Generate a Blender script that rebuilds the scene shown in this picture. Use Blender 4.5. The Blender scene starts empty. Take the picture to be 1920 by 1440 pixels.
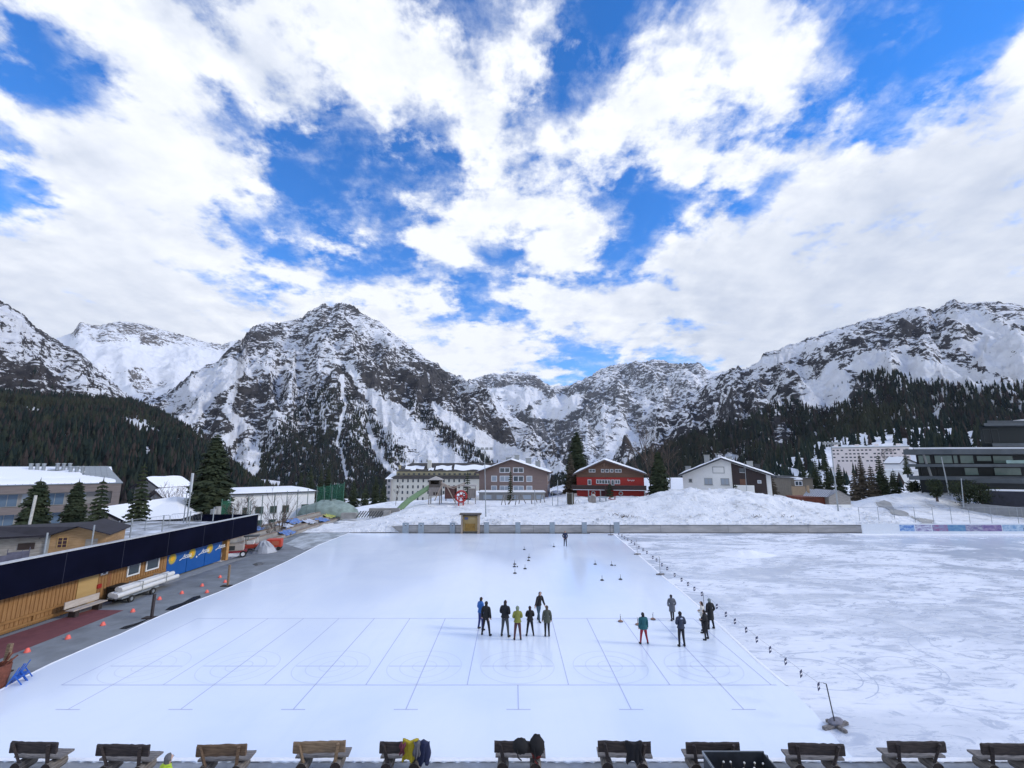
import bpy, math, random
import numpy as np
from mathutils import Vector, Matrix, Euler
R = math.radians
rng = random.Random(7)
sc = bpy.context.scene
COL = sc.collection
# ------------------------------------------------------------------ camera
F, PITCH, CH = 840.0, R(10.19), 9.0
cd = bpy.data.cameras.new('camera'); cam = bpy.data.objects.new('camera', cd); COL.objects.link(cam)
cd.sensor_width = 36; cd.lens = F * 36 / 1920; cd.clip_start = .1; cd.clip_end = 30000
cam.location = (0, 0, CH); cam.rotation_euler = (R(90) + PITCH, 0, 0)
sc.camera = cam
# ------------------------------------------------------------------ light and exposure
sc.view_settings.view_transform = 'Standard'; sc.view_settings.look = 'None'
sc.view_settings.exposure = 0.33; sc.view_settings.gamma = 1
SUN_EL, SUN_AZ = R(28), R(97)          # azimuth clockwise from +Y: sun behind cloud to the right and behind
sd = bpy.data.lights.new('sun', 'SUN'); sun = bpy.data.objects.new('sun', sd); COL.objects.link(sun)
sd.energy = 1.6; sd.angle = R(13); sd.color = (1, .95, .88)
sdir = Vector((math.sin(SUN_AZ) * math.cos(SUN_EL), math.cos(SUN_AZ) * math.cos(SUN_EL), math.sin(SUN_EL)))
sun.rotation_euler = sdir.to_track_quat('Z', 'Y').to_euler()

def direc(px, py):
    a, b = (px - 960) / F, (720 - py) / F
    return (a, math.cos(PITCH) - b * math.sin(PITCH), math.sin(PITCH) + b * math.cos(PITCH))
def G(px, py, z=0.0):                      # a point of the plane z that shows at this place of the photograph
    d = direc(px, py); t = (z - CH) / d[2]
    return (d[0] * t, d[1] * t, z)
def A(px, py, Y):                          # the same at the depth Y
    d = direc(px, py); t = Y / d[1]
    return (d[0] * t, Y, CH + d[2] * t)
def proj(x, y, z):                         # numpy: world point to photograph place
    z = z - CH; c, s = math.cos(PITCH), math.sin(PITCH)
    w = y * c + z * s; v = -y * s + z * c
    return 960 + F * x / w, 720 - F * v / w

# ------------------------------------------------------------------ sky: Nishita with broken cloud, laid out by azimuth and elevation
COV = [  # cloud cover, rows of elevation from the top down
 "9 8 7 6 5 6 9 9 9 8 2 1 3 5 3 7 5 9 9 5 0 1 5 1 1",
 "4 8 9 7 3 6 9 9 9 9 5 1 8 7 5 8 6 8 9 6 0 5 1 6 6",
 "6 2 7 9 7 5 8 9 9 9 8 3 8 4 5 7 5 7 9 4 0 0 1 5 9",
 "8 2 7 9 9 6 7 8 9 8 6 7 8 1 7 9 8 8 8 4 2 0 3 9 9",
 "8 8 8 9 9 8 4 4 3 5 5 9 6 3 8 9 8 7 4 5 1 4 8 9 9",
 "5 6 8 9 9 9 5 0 0 3 2 7 5 7 8 7 8 3 4 4 7 9 9 9 9",
 "1 3 8 9 9 9 3 0 2 4 3 6 6 8 5 1 0 5 8 9 9 9 9 9 9",
 "7 7 9 9 9 8 4 3 2 3 8 9 8 9 5 3 8 9 9 9 9 9 9 9 9",
 "9 9 9 9 9 8 6 6 3 5 8 8 3 7 4 8 9 9 9 9 9 9 9 9 9",
 "9 9 9 9 9 8 6 8 7 7 6 1 4 8 9 9 9 9 9 9 9 9 9 9 9",
 "9 9 9 9 9 8 7 9 7 7 8 7 8 8 9 8 8 9 9 9 9 9 9 9 9",
 "9 9 9 9 9 9 9 9 9 9 9 9 8 7 6 7 7 9 9 9 9 9 9 9 9",
 "9 9 9 9 9 9 9 9 9 9 9 8 7 4 1 4 6 8 9 9 9 9 9 9 9"]
GRY = [
 "2 1 1 3 3 1 1 1 1 1 1 1 1 1 1 1 1 1 1 1 1 1 1 1 1",
 "2 1 1 3 3 3 2 0 0 0 1 1 1 1 1 1 1 0 0 1 1 0 0 1 1",
 "2 1 1 1 2 3 2 1 0 0 1 1 1 1 1 1 1 0 0 1 1 1 1 1 0",
 "1 2 1 0 1 3 3 2 1 1 1 1 0 1 1 0 0 0 1 1 1 1 1 1 0",
 "2 2 2 0 0 1 3 2 1 1 1 0 0 1 1 0 0 1 1 1 1 1 1 2 2",
 "2 3 3 2 0 0 2 2 1 1 1 0 1 1 0 0 1 1 1 1 1 2 4 5 5",
 "2 2 2 2 1 0 2 1 1 1 1 1 0 0 1 1 1 1 2 2 3 5 5 5 5",
 "1 1 1 2 1 1 2 1 1 1 0 0 0 0 1 1 1 3 3 4 5 5 4 4 4",
 "3 2 2 2 1 1 1 1 1 1 0 0 0 0 1 2 3 4 2 3 5 5 4 4 3",
 "4 3 3 3 2 1 1 1 0 0 1 1 1 0 1 3 4 5 4 4 5 4 4 3 4",
 "4 4 3 3 3 2 1 1 0 0 1 0 0 1 2 3 4 5 4 4 4 4 4 4 4",
 "4 4 4 4 3 2 1 1 0 0 0 0 1 1 1 2 3 4 4 4 4 4 4 4 4",
 "4 4 4 4 3 2 1 1 0 0 0 0 0 1 1 1 2 3 4 4 4 4 4 4 4"]
def table(T):
    return np.array([[float(v) / 9 for v in r.split()] for r in T])
def sample(T, px, py):
    u = min(max(px / 80, 0), 23.999); v = min(max(py / 60, 0), 11.999)
    i, j = int(v), int(u); a, b = v - i, u - j
    return (T[i, j] * (1 - b) + T[i, j + 1] * b) * (1 - a) + (T[i + 1, j] * (1 - b) + T[i + 1, j + 1] * b) * a
TC, TG = table(COV), table(GRY)
AZ0, DAZ, DEL, NEL = -62.0, 4.0, 3.6, 16
w = bpy.data.worlds.new('World'); sc.world = w; w.use_nodes = True
nt = w.node_tree; nt.nodes.clear(); N = nt.nodes; L = nt.links
def nd(tree, t, **k):
    n = tree.nodes.new(t)
    for a, b in k.items(): setattr(n, a, b)
    return n
def mth(tree, op, a, b=None, c=None, clamp=False):
    n = tree.nodes.new('ShaderNodeMath'); n.operation = op; n.use_clamp = clamp
    for i, v in enumerate((a, b, c)):
        if v is None: continue
        if isinstance(v, (int, float)): n.inputs[i].default_value = v
        else: tree.links.new(v, n.inputs[i])
    return n.outputs[0]
def noise(tree, vec, scale, detail=4, rough=.5, dist=0, dims='3D', out=0, lac=2.0):
    n = tree.nodes.new('ShaderNodeTexNoise'); n.noise_dimensions = dims
    n.inputs['Scale'].default_value = scale; n.inputs['Detail'].default_value = detail
    n.inputs['Roughness'].default_value = rough; n.inputs['Distortion'].default_value = dist
    n.inputs['Lacunarity'].default_value = lac
    if vec is not None: tree.links.new(vec, n.inputs['Vector'])
    return n.outputs[out]
def mrange(tree, v, a, b, c=0, d=1, smooth=False):
    n = tree.nodes.new('ShaderNodeMapRange'); n.interpolation_type = 'SMOOTHSTEP' if smooth else 'LINEAR'
    tree.links.new(v, n.inputs[0])
    for i, x in enumerate((a, b, c, d)): n.inputs[i + 1].default_value = x
    return n.outputs[0]
def mixc(tree, f, a, b, mode='MIX'):
    n = tree.nodes.new('ShaderNodeMix'); n.data_type = 'RGBA'; n.blend_type = mode
    for i, v in ((0, f), (6, a), (7, b)):
        if isinstance(v, (int, float)): n.inputs[i].default_value = v
        elif isinstance(v, tuple): n.inputs[i].default_value = (*v[:3], 1)
        else: tree.links.new(v, n.inputs[i])
    return n.outputs[2]
tc = nd(nt, 'ShaderNodeTexCoord'); dirv = tc.outputs['Generated']
sp = nd(nt, 'ShaderNodeSeparateXYZ'); L.new(dirv, sp.inputs[0])
X, Y, Z = sp.outputs
# cloud layer coordinates (a flat layer overhead) and warp
zz = mth(nt, 'ADD', mth(nt, 'MAXIMUM', Z, 0.0), .22)
cb = nd(nt, 'ShaderNodeCombineXYZ'); L.new(mth(nt, 'DIVIDE', X, zz), cb.inputs[0]); L.new(mth(nt, 'DIVIDE', Y, zz), cb.inputs[1])
P = cb.outputs[0]
warp = noise(nt, P, 1.6, 5, .62, out=1, dims='2D')
sw = nd(nt, 'ShaderNodeSeparateColor'); L.new(warp, sw.inputs[0])
az = mth(nt, 'MULTIPLY', mth(nt, 'ARCTAN2', X, Y), 180 / math.pi)
el = mth(nt, 'MULTIPLY', mth(nt, 'ARCSINE', Z), 180 / math.pi)
az = mth(nt, 'ADD', az, mth(nt, 'MULTIPLY', mth(nt, 'SUBTRACT', sw.outputs[0], .5), 7))
el = mth(nt, 'ADD', el, mth(nt, 'MULTIPLY', mth(nt, 'SUBTRACT', sw.outputs[1], .5), 5.5))
u = mth(nt, 'DIVIDE', mth(nt, 'SUBTRACT', az, AZ0), DAZ * 31, clamp=True)
cov = gry = None
for k in range(NEL):
    e = 2 + k * DEL
    ramp = nd(nt, 'ShaderNodeValToRGB'); cr = ramp.color_ramp; cr.interpolation = 'LINEAR'
    while len(cr.elements) < 32: cr.elements.new(len(cr.elements) / 40)
    for i in range(32):
        a_ = R(min(max(AZ0 + i * DAZ, -58), 58)); x_, y_, z_ = math.sin(a_) * math.cos(R(e)), math.cos(a_) * math.cos(R(e)), math.sin(R(e))
        px_, py_ = proj(x_ * 1e4, y_ * 1e4, z_ * 1e4 + CH)
        cr.elements[i].position = i / 31
        cr.elements[i].color = (sample(TC, px_, py_), sample(TG, px_, py_), 0, 1)
    L.new(u, ramp.inputs[0])
    s2 = nd(nt, 'ShaderNodeSeparateColor'); L.new(ramp.outputs[0], s2.inputs[0])
    wt = mth(nt, 'SUBTRACT', 1, mth(nt, 'ABSOLUTE', mth(nt, 'DIVIDE', mth(nt, 'SUBTRACT', el, e), DEL)), clamp=True)
    if k == NEL - 1: wt = mth(nt, 'ADD', mth(nt, 'DIVIDE', mth(nt, 'SUBTRACT', el, e - DEL), DEL), 0, clamp=True)
    if k == 0: wt = mth(nt, 'SUBTRACT', 1, mth(nt, 'DIVIDE', mth(nt, 'SUBTRACT', el, e), DEL), clamp=True)
    cov = mth(nt, 'MULTIPLY', wt, s2.outputs[0]) if cov is None else mth(nt, 'MULTIPLY_ADD', wt, s2.outputs[0], cov)
    gry = mth(nt, 'MULTIPLY', wt, s2.outputs[1]) if gry is None else mth(nt, 'MULTIPLY_ADD', wt, s2.outputs[1], gry)
f1 = noise(nt, P, 4.4, 9, .60, .08, dims='2D')
mp = nd(nt, 'ShaderNodeMapping'); L.new(P, mp.inputs[0]); mp.inputs['Location'].default_value = (-.045, .035, 0)
f1b = noise(nt, mp.outputs[0], 4.4, 5, .60, .08, dims='2D')
f2 = noise(nt, P, 10.0, 5, .65, .1, dims='2D')
vo = nd(nt, 'ShaderNodeTexVoronoi', feature='SMOOTH_F1', voronoi_dimensions='2D'); vo.inputs['Scale'].default_value = 4.2; vo.inputs['Smoothness'].default_value = .6
vad = nd(nt, 'ShaderNodeVectorMath', operation='MULTIPLY_ADD'); L.new(warp, vad.inputs[0]); vad.inputs[1].default_value = (.5, .5, 0); L.new(P, vad.inputs[2]); L.new(vad.outputs[0], vo.inputs['Vector'])
puff = mth(nt, 'SUBTRACT', .42, vo.outputs['Distance'])
calm = mth(nt, 'SUBTRACT', 1, mth(nt, 'MULTIPLY', mth(nt, 'POWER', cov, 4), .55))
dens = mth(nt, 'MULTIPLY_ADD', mth(nt, 'MULTIPLY', mth(nt, 'SUBTRACT', f1, .5), 1.9), calm, mth(nt, 'MULTIPLY', cov, 1.07))
dens = mth(nt, 'MULTIPLY_ADD', mth(nt, 'MULTIPLY', puff, .85), calm, dens)
dens = mth(nt, 'ADD', dens, mth(nt, 'MULTIPLY', mth(nt, 'SUBTRACT', f2, .5), .75))
alpha = mrange(nt, dens, .50, .93, 0, 1, True)
veil = mth(nt, 'MULTIPLY', mrange(nt, dens, .12, .62, 0, 1, True), mrange(nt, noise(nt, P, 6.5, 6, .68, .15, dims='2D'), .42, .72, 0, .55))
alpha = mth(nt, 'SUBTRACT', 1, mth(nt, 'MULTIPLY', mth(nt, 'SUBTRACT', 1, alpha), mth(nt, 'SUBTRACT', 1, veil)))
lit = mth(nt, 'MULTIPLY_ADD', mth(nt, 'SUBTRACT', f1b, f1), 2.4, mth(nt, 'MULTIPLY', puff, -.30))
shade = mth(nt, 'ADD', mth(nt, 'MULTIPLY', gry, 1.2), mth(nt, 'MULTIPLY', mrange(nt, dens, .95, 1.7), .14))
shade = mth(nt, 'ADD', shade, mth(nt, 'MULTIPLY', lit, mth(nt, 'POWER', calm, 1.3))); shade = mth(nt, 'ADD', shade, mth(nt, 'MULTIPLY', mth(nt, 'SUBTRACT', f2, .5), .14), clamp=True)
ccol = mixc(nt, shade, (.86, .885, .93), (.43, .495, .63))
sky = nd(nt, 'ShaderNodeTexSky', sky_type='NISHITA', sun_disc=False, sun_elevation=SUN_EL, sun_rotation=SUN_AZ, altitude=1800)
sky.air_density = 1.0; sky.dust_density = .3; sky.ozone_density = 2.0
skyc = mixc(nt, 1.0, sky.outputs[0], (1.25, 1.28, 1.5), 'MULTIPLY')
hs = nd(nt, 'ShaderNodeHueSaturation'); hs.inputs['Saturation'].default_value = 1.32; L.new(skyc, hs.inputs['Color'])
bg1 = nd(nt, 'ShaderNodeBackground'); L.new(hs.outputs[0], bg1.inputs[0]); bg1.inputs[1].default_value = .15
bg2 = nd(nt, 'ShaderNodeBackground'); L.new(ccol, bg2.inputs[0]); bg2.inputs[1].default_value = 1.0
mx = nd(nt, 'ShaderNodeMixShader'); L.new(alpha, mx.inputs[0]); L.new(bg1.outputs[0], mx.inputs[1]); L.new(bg2.outputs[0], mx.inputs[2])
wo = nd(nt, 'ShaderNodeOutputWorld'); L.new(mx.outputs[0], wo.inputs[0])
w.cycles.sampling_method = 'MANUAL'; w.cycles.sample_map_resolution = 512

# ------------------------------------------------------------------ materials
MATS = {}
def mat(name, col, rough=.7, metal=0, var=0, vscale=3.0, bump=0, bscale=20, spec=.5, trans=0, stretch=None, col2=None, emit=0, det=5):
    if name in MATS: return MATS[name]
    m = bpy.data.materials.new(name); m.use_nodes = True; t = m.node_tree; b = t.nodes['Principled BSDF']
    b.inputs['Base Color'].default_value = (*col, 1); b.inputs['Roughness'].default_value = rough
    b.inputs['Metallic'].default_value = metal; b.inputs['Specular IOR Level'].default_value = spec
    if trans: b.inputs['Transmission Weight'].default_value = trans
    tc = t.nodes.new('ShaderNodeTexCoord'); v = tc.outputs['Object']
    if stretch:
        mp = t.nodes.new('ShaderNodeMapping'); mp.inputs['Scale'].default_value = stretch; t.links.new(v, mp.inputs[0]); v = mp.outputs[0]
    if var or col2:
        n = noise(t, v, vscale, det, .6)
        if col2: c = mixc(t, mrange(t, n, .38, .62), col, col2)
        else:
            c = mixc(t, mrange(t, n, .3, .7), tuple(max(0, x * (1 - var)) for x in col), tuple(min(1, x * (1 + var)) for x in col))
        t.links.new(c, b.inputs['Base Color'])
    if bump:
        n = noise(t, v, bscale, 4, .6); bp = t.nodes.new('ShaderNodeBump'); bp.inputs['Strength'].default_value = bump
        bp.inputs['Distance'].default_value = .05; t.links.new(n, bp.inputs['Height']); t.links.new(bp.outputs[0], b.inputs['Normal'])
    MATS[name] = m; return m
def newmat(name):
    m = bpy.data.materials.new(name); m.use_nodes = True; MATS[name] = m
    return m, m.node_tree, m.node_tree.nodes['Principled BSDF']

# ------------------------------------------------------------------ object helpers
def tag(o, label=None, cat=None, group=None, kind=None):
    if label: o['label'] = label
    if cat: o['category'] = cat
    if group: o['group'] = group
    if kind: o['kind'] = kind
    return o
def empty(name, loc=(0, 0, 0), rz=0, label=None, cat=None, group=None):
    o = bpy.data.objects.new(name, None); COL.objects.link(o); o.empty_display_size = .2
    o.location = loc; o.rotation_euler = (0, 0, rz)
    return tag(o, label, cat, group)
def mesh_np(name, V, Fq, m, parent=None, smooth=True, attrs=None):
    me = bpy.data.meshes.new(name); V = np.asarray(V, np.float32); Fq = np.asarray(Fq, np.int32); k = Fq.shape[1]
    me.vertices.add(len(V)); me.vertices.foreach_set('co', V.ravel())
    me.loops.add(Fq.size); me.loops.foreach_set('vertex_index', Fq.ravel())
    me.polygons.add(len(Fq)); me.polygons.foreach_set('loop_start', np.arange(0, Fq.size, k, dtype=np.int32))
    me.polygons.foreach_set('loop_total', np.full(len(Fq), k, np.int32))
    me.polygons.foreach_set('use_smooth', np.full(len(Fq), smooth))
    me.update(calc_edges=True)
    for a, arr in (attrs or {}).items():
        at = me.attributes.new(a, 'FLOAT', 'POINT'); at.data.foreach_set('value', np.asarray(arr, np.float32))
    if m: me.materials.append(m)
    o = bpy.data.objects.new(name, me); COL.objects.link(o)
    if parent: o.parent = parent
    return o
def grid_faces(nr, nc):
    i = np.arange(nr - 1)[:, None] * nc + np.arange(nc - 1)[None]
    return np.stack([i, i + 1, i + nc + 1, i + nc], -1).reshape(-1, 4)
class MB:
    def __init__(s): s.v = []; s.f = []; s.m = []; s.cur = 0; s.sm = []
    def add(s, vs, fs, smooth=False):
        b = len(s.v); s.v += [tuple(p) for p in vs]
        for f in fs: s.f.append([b + i for i in f]); s.m.append(s.cur); s.sm.append(smooth)
    def box(s, x0, x1, y0, y1, z0, z1, rot=None, at=None):
        vs = [Vector((x, y, z)) for z in (z0, z1) for y in (y0, y1) for x in (x0, x1)]
        if rot is not None: vs = [rot @ v for v in vs]
        if at is not None: vs = [v + Vector(at) for v in vs]
        s.add(vs, [(0, 2, 3, 1), (4, 5, 7, 6), (0, 1, 5, 4), (2, 6, 7, 3), (0, 4, 6, 2), (1, 3, 7, 5)]); return s
    def beam(s, p, q, w, h=None, up=(0, 0, 1)):
        p, q = Vector(p), Vector(q); h = h or w; d = (q - p); ln = d.length; d.normalize()
        upv = Vector(up)
        if abs(d.dot(upv)) > .99: upv = Vector((0, 1, 0))
        x = d.cross(upv).normalized(); z = x.cross(d)
        M = Matrix((x, d, z)).transposed()
        s.box(-w / 2, w / 2, 0, ln, -h / 2, h / 2, rot=M, at=p); return s
    def tube(s, pts, r, n=8, caps=True, smooth=True):
        pts = [Vector(p) for p in pts]; rs = r if isinstance(r, (list, tuple)) else [r] * len(pts); vs = []
        for i, p in enumerate(pts):
            d = (pts[min(i + 1, len(pts) - 1)] - pts[max(i - 1, 0)])
            if d.length < 1e-6: d = Vector((0, 0, 1))
            d.normalize(); up = Vector((0, 0, 1)) if abs(d.z) < .95 else Vector((1, 0, 0))
            x = d.cross(up).normalized(); y = d.cross(x)
            vs += [p + (x * math.cos(2 * math.pi * k / n) + y * math.sin(2 * math.pi * k / n)) * rs[i] for k in range(n)]
        fs = [(i * n + k, i * n + (k + 1) % n, (i + 1) * n + (k + 1) % n, (i + 1) * n + k) for i in range(len(pts) - 1) for k in range(n)]
        s.add(vs, fs, smooth)
        if caps: s.add(vs[:n], [tuple(range(n))]); s.add(vs[-n:], [tuple(range(n))[::-1]])
        return s
    def lathe(s, prof, c=(0, 0, 0), n=16, smooth=True):
        vs = [(c[0] + r * math.cos(2 * math.pi * k / n), c[1] + r * math.sin(2 * math.pi * k / n), c[2] + z) for r, z in prof for k in range(n)]
        fs = [(i * n + k, i * n + (k + 1) % n, (i + 1) * n + (k + 1) % n, (i + 1) * n + k) for i in range(len(prof) - 1) for k in range(n)]
        s.add(vs, fs, smooth)
        if prof[0][0] > 1e-4: s.add(vs[:n], [tuple(range(n))[::-1]])
        if prof[-1][0] > 1e-4: s.add(vs[-n:], [tuple(range(n))])
        return s
    def prism(s, poly, y0, y1):              # polygon in x, z drawn out along y
        n = len(poly); vs = [(x, y0, z) for x, z in poly] + [(x, y1, z) for x, z in poly]
        s.add(vs, [tuple(range(n)), tuple(range(2 * n - 1, n - 1, -1))] + [(i, i + n, (i + 1) % n + n, (i + 1) % n) for i in range(n)]); return s
    def slab(s, poly, z0, z1):               # polygon in x, y drawn out along z
        n = len(poly); vs = [(x, y, z0) for x, y in poly] + [(x, y, z1) for x, y in poly]
        s.add(vs, [tuple(range(n - 1, -1, -1)), tuple(range(n, 2 * n))] + [(i, (i + 1) % n, (i + 1) % n + n, i + n) for i in range(n)]); return s
    def blob(s, c, r, n=12, m=8, jit=.0, seed=1):
        rr = random.Random(seed); vs = []
        for i in range(m + 1):
            th = math.pi * i / m
            for k in range(n):
                ph = 2 * math.pi * k / n; j = 1 + rr.uniform(-jit, jit)
                vs.append((c[0] + r[0] * j * math.sin(th) * math.cos(ph), c[1] + r[1] * j * math.sin(th) * math.sin(ph), c[2] + r[2] * j * math.cos(th)))
        s.add(vs, [(i * n + k, (i + 1) * n + k, (i + 1) * n + (k + 1) % n, i * n + (k + 1) % n) for i in range(m) for k in range(n)], True); return s
    def mesh(s, name, ms):
        me = bpy.data.meshes.new(name); me.from_pydata(s.v, [], s.f)
        for m in (ms if isinstance(ms, (list, tuple)) else [ms]): me.materials.append(m)
        me.polygons.foreach_set('material_index', s.m); me.polygons.foreach_set('use_smooth', s.sm)
        me.update(); return me
    def build(s, name, ms, parent=None, bevel=0):
        me = s.mesh(name, ms); o = bpy.data.objects.new(name, me); COL.objects.link(o)
        if parent: o.parent = parent
        if bevel:
            b = o.modifiers.new('bevel', 'BEVEL'); b.width = bevel; b.segments = 2; b.limit_method = 'ANGLE'
        return o
def link(name, me, parent=None, loc=(0, 0, 0), rz=0):
    o = bpy.data.objects.new(name, me); COL.objects.link(o); o.location = loc; o.rotation_euler = (0, 0, rz)
    if parent: o.parent = parent
    return o
def copy_tree(o, parent=None):
    c = o.copy(); COL.objects.link(c)
    if parent: c.parent = parent; c.matrix_parent_inverse = o.matrix_parent_inverse
    for ch in list(o.children): copy_tree(ch, c)
    return c
def text_mesh(name, body, size, m, parent, loc, rot, shear=0, extrude=.01):
    cu = bpy.data.curves.new(name, 'FONT'); cu.body = body; cu.size = size; cu.extrude = extrude; cu.shear = shear; cu.align_x = 'CENTER'
    o = bpy.data.objects.new(name, cu); COL.objects.link(o); dg = bpy.context.evaluated_depsgraph_get()
    me = bpy.data.meshes.new_from_object(o.evaluated_get(dg)); bpy.data.objects.remove(o)
    me.materials.clear(); me.materials.append(m)
    t = link(name, me, parent, loc); t.rotation_euler = rot
    return t
# numpy gradient noise
_p = np.random.RandomState(3).permutation(256); _p = np.concatenate([_p, _p, _p])
_g = np.random.RandomState(4).uniform(0, 2 * np.pi, 256); _gx, _gy = np.cos(_g), np.sin(_g)
def pn(x, y):
    xi = np.floor(x).astype(int); yi = np.floor(y).astype(int); xf = x - xi; yf = y - yi
    xi &= 255; yi &= 255; u = xf * xf * xf * (xf * (xf * 6 - 15) + 10); v = yf * yf * yf * (yf * (yf * 6 - 15) + 10)
    def g(a, b, dx, dy):
        h = _p[_p[(xi + a) & 255] + ((yi + b) & 255)] & 255; return _gx[h] * dx + _gy[h] * dy
    a = g(0, 0, xf, yf); b = g(1, 0, xf - 1, yf); c = g(0, 1, xf, yf - 1); d = g(1, 1, xf - 1, yf - 1)
    return (a + u * (b - a) + v * ((c + u * (d - c)) - (a + u * (b - a)))) * 1.4
def fbm(x, y, oct=5, gain=.5, ridge=False):
    s = 0; a = 1; n = 0; f = 1
    for k in range(oct):
        q = pn(x * f + 17.3 * k, y * f - 9.1 * k)
        s = s + a * ((1 - 2 * np.abs(q)) if ridge else q); n += a; a *= gain; f *= 2.03
    return s / n
def sstep(x, a, b):
    t = np.clip((x - a) / (b - a), 0, 1); return t * t * (3 - 2 * t)
def gz(x, y, cx, cy, rx, ry, h):
    return h * np.exp(-((x - cx) / rx) ** 2 - ((y - cy) / ry) ** 2)
# ------------------------------------------------------------------ ground, mountains and forest
def snow_mat(name, dirt=.12, col=(.86, .88, .915), scale=.5, fine=3.0, bump=.5, dist=.3):
    m, t, b = newmat(name); v = nd(t, 'ShaderNodeTexCoord').outputs['Object']
    n1 = noise(t, v, scale, 6, .62, .6); n2 = noise(t, v, fine, 6, .65)
    f = mth(t, 'MULTIPLY', mrange(t, n1, .5, .72), mrange(t, n2, .35, .7))
    c = mixc(t, mth(t, 'MULTIPLY', f, dirt * 5, clamp=True), col, (.46, .47, .48))
    t.links.new(c, b.inputs['Base Color']); b.inputs['Roughness'].default_value = .75; b.inputs['Specular IOR Level'].default_value = .25
    bp = nd(t, 'ShaderNodeBump'); bp.inputs['Strength'].default_value = bump; bp.inputs['Distance'].default_value = dist
    t.links.new(mth(t, 'ADD', n1, mth(t, 'MULTIPLY', n2, .35)), bp.inputs['Height']); t.links.new(bp.outputs[0], b.inputs['Normal'])
    return m
M_snow = snow_mat('snow'); M_dirty = snow_mat('snow_bank', .34, (.86, .88, .91), .35, 1.9, 1.0, .8)
M_roofsnow = snow_mat('roof_snow', .0, (.87, .89, .92), .6, 4, .3, .1)

def mountain_mat(name, rockA, rockB, scale=1.0, rot=(0, 25, 20), seed=0., bshade=1.0):
    m, t, b = newmat(name); v = nd(t, 'ShaderNodeTexCoord').outputs['Object']
    mp = nd(t, 'ShaderNodeMapping'); mp.inputs['Rotation'].default_value = tuple(R(a) for a in rot)
    mp.inputs['Scale'].default_value = (.45, .8, 1.25); mp.inputs['Location'].default_value = (seed, seed * .7, 0); t.links.new(v, mp.inputs[0])
    n1 = noise(t, mp.outputs[0], .038 * scale, 10, .68, .7)
    n2 = noise(t, mp.outputs[0], .10 * scale, 7, .68, .6)
    n3 = noise(t, v, .004 * scale, 4, .5, .3)
    rk = nd(t, 'ShaderNodeAttribute', attribute_name='rock').outputs['Fac']
    nz = nd(t, 'ShaderNodeSeparateXYZ'); t.links.new(nd(t, 'ShaderNodeNewGeometry').outputs['Normal'], nz.inputs[0])
    steep = mth(t, 'MULTIPLY', mth(t, 'SUBTRACT', .72, nz.outputs[2]), .10)
    val = mth(t, 'ADD', mth(t, 'MULTIPLY', n1, .50), mth(t, 'MULTIPLY', n2, .50))
    val = mth(t, 'ADD', val, mth(t, 'MULTIPLY', mth(t, 'SUBTRACT', n3, .5), .30))
    val = mth(t, 'ADD', val, steep)
    val = mth(t, 'ADD', val, mth(t, 'MULTIPLY', mth(t, 'SUBTRACT', rk, .5), .25))
    f = mrange(t, val, .530, .548)
    n4 = noise(t, v, .05 * scale, 6, .7); rc = mixc(t, mrange(t, n4, .35, .65), rockA, rockB)
    c = mixc(t, f, (.88, .90, .94), rc); t.links.new(c, b.inputs['Base Color'])
    b.inputs['Roughness'].default_value = .85; b.inputs['Specular IOR Level'].default_value = .15
    bp = nd(t, 'ShaderNodeBump'); bp.inputs['Strength'].default_value = .8 * bshade; bp.inputs['Distance'].default_value = 22
    t.links.new(n1, bp.inputs['Height']); t.links.new(bp.outputs[0], b.inputs['Normal'])
    return m
def seg_d(px, py, pts):
    d = np.full(px.shape, 1e9); tt = np.zeros(px.shape); n = len(pts) - 1
    for i in range(n):
        ax, ay, bx, by = *pts[i], *pts[i + 1]; L2 = (bx - ax) ** 2 + (by - ay) ** 2
        s = np.clip(((px - ax) * (bx - ax) + (py - ay) * (by - ay)) / L2, 0, 1)
        e = np.hypot(px - ax - s * (bx - ax), py - ay - s * (by - ay)); k = e < d; d = np.where(k, e, d); tt = np.where(k, (i + s) / n, tt)
    return d, tt
def field(px, py, base, feats, wob=7):
    wx = px + wob * fbm(px / 37, py / 37, 4); wy = py + wob * fbm(px / 37 + 50, py / 37, 4)
    v = np.full(px.shape, float(base)) if np.isscalar(base) else base.copy()
    for ft in feats:
        if ft[0] == 'L':                      # a band along a line: points, width at start and end, value
            d, t = seg_d(wx, wy, ft[1]); wd = ft[2] + (ft[3] - ft[2]) * t; k = 1 - sstep(d, wd * .5, wd)
        elif ft[0] == 'B':                    # a rounded patch: centre, radii, angle, value
            (cx, cy), (rx, ry), an = ft[1], ft[2], R(ft[3]); a, b_ = wx - cx, wy - cy
            q = np.hypot((a * math.cos(an) + b_ * math.sin(an)) / rx, (-a * math.sin(an) + b_ * math.cos(an)) / ry); k = 1 - sstep(q, .7, 1.15)
        elif ft[0] == 'Y':                    # below a line
            xs = [p[0] for p in ft[1]]; ys = [p[1] for p in ft[1]]; k = sstep(wy - np.interp(wx, xs, ys), -ft[2], ft[2])
        v = v + (ft[-1] - v) * k
    return v
def ridge_az(pts):
    az, tn = [], []
    for p in pts:
        d = direc(*p); az.append(math.atan2(d[0], d[1])); tn.append(d[2] / math.hypot(d[0], d[1]))
    return np.array(az), np.array(tn)
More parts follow.
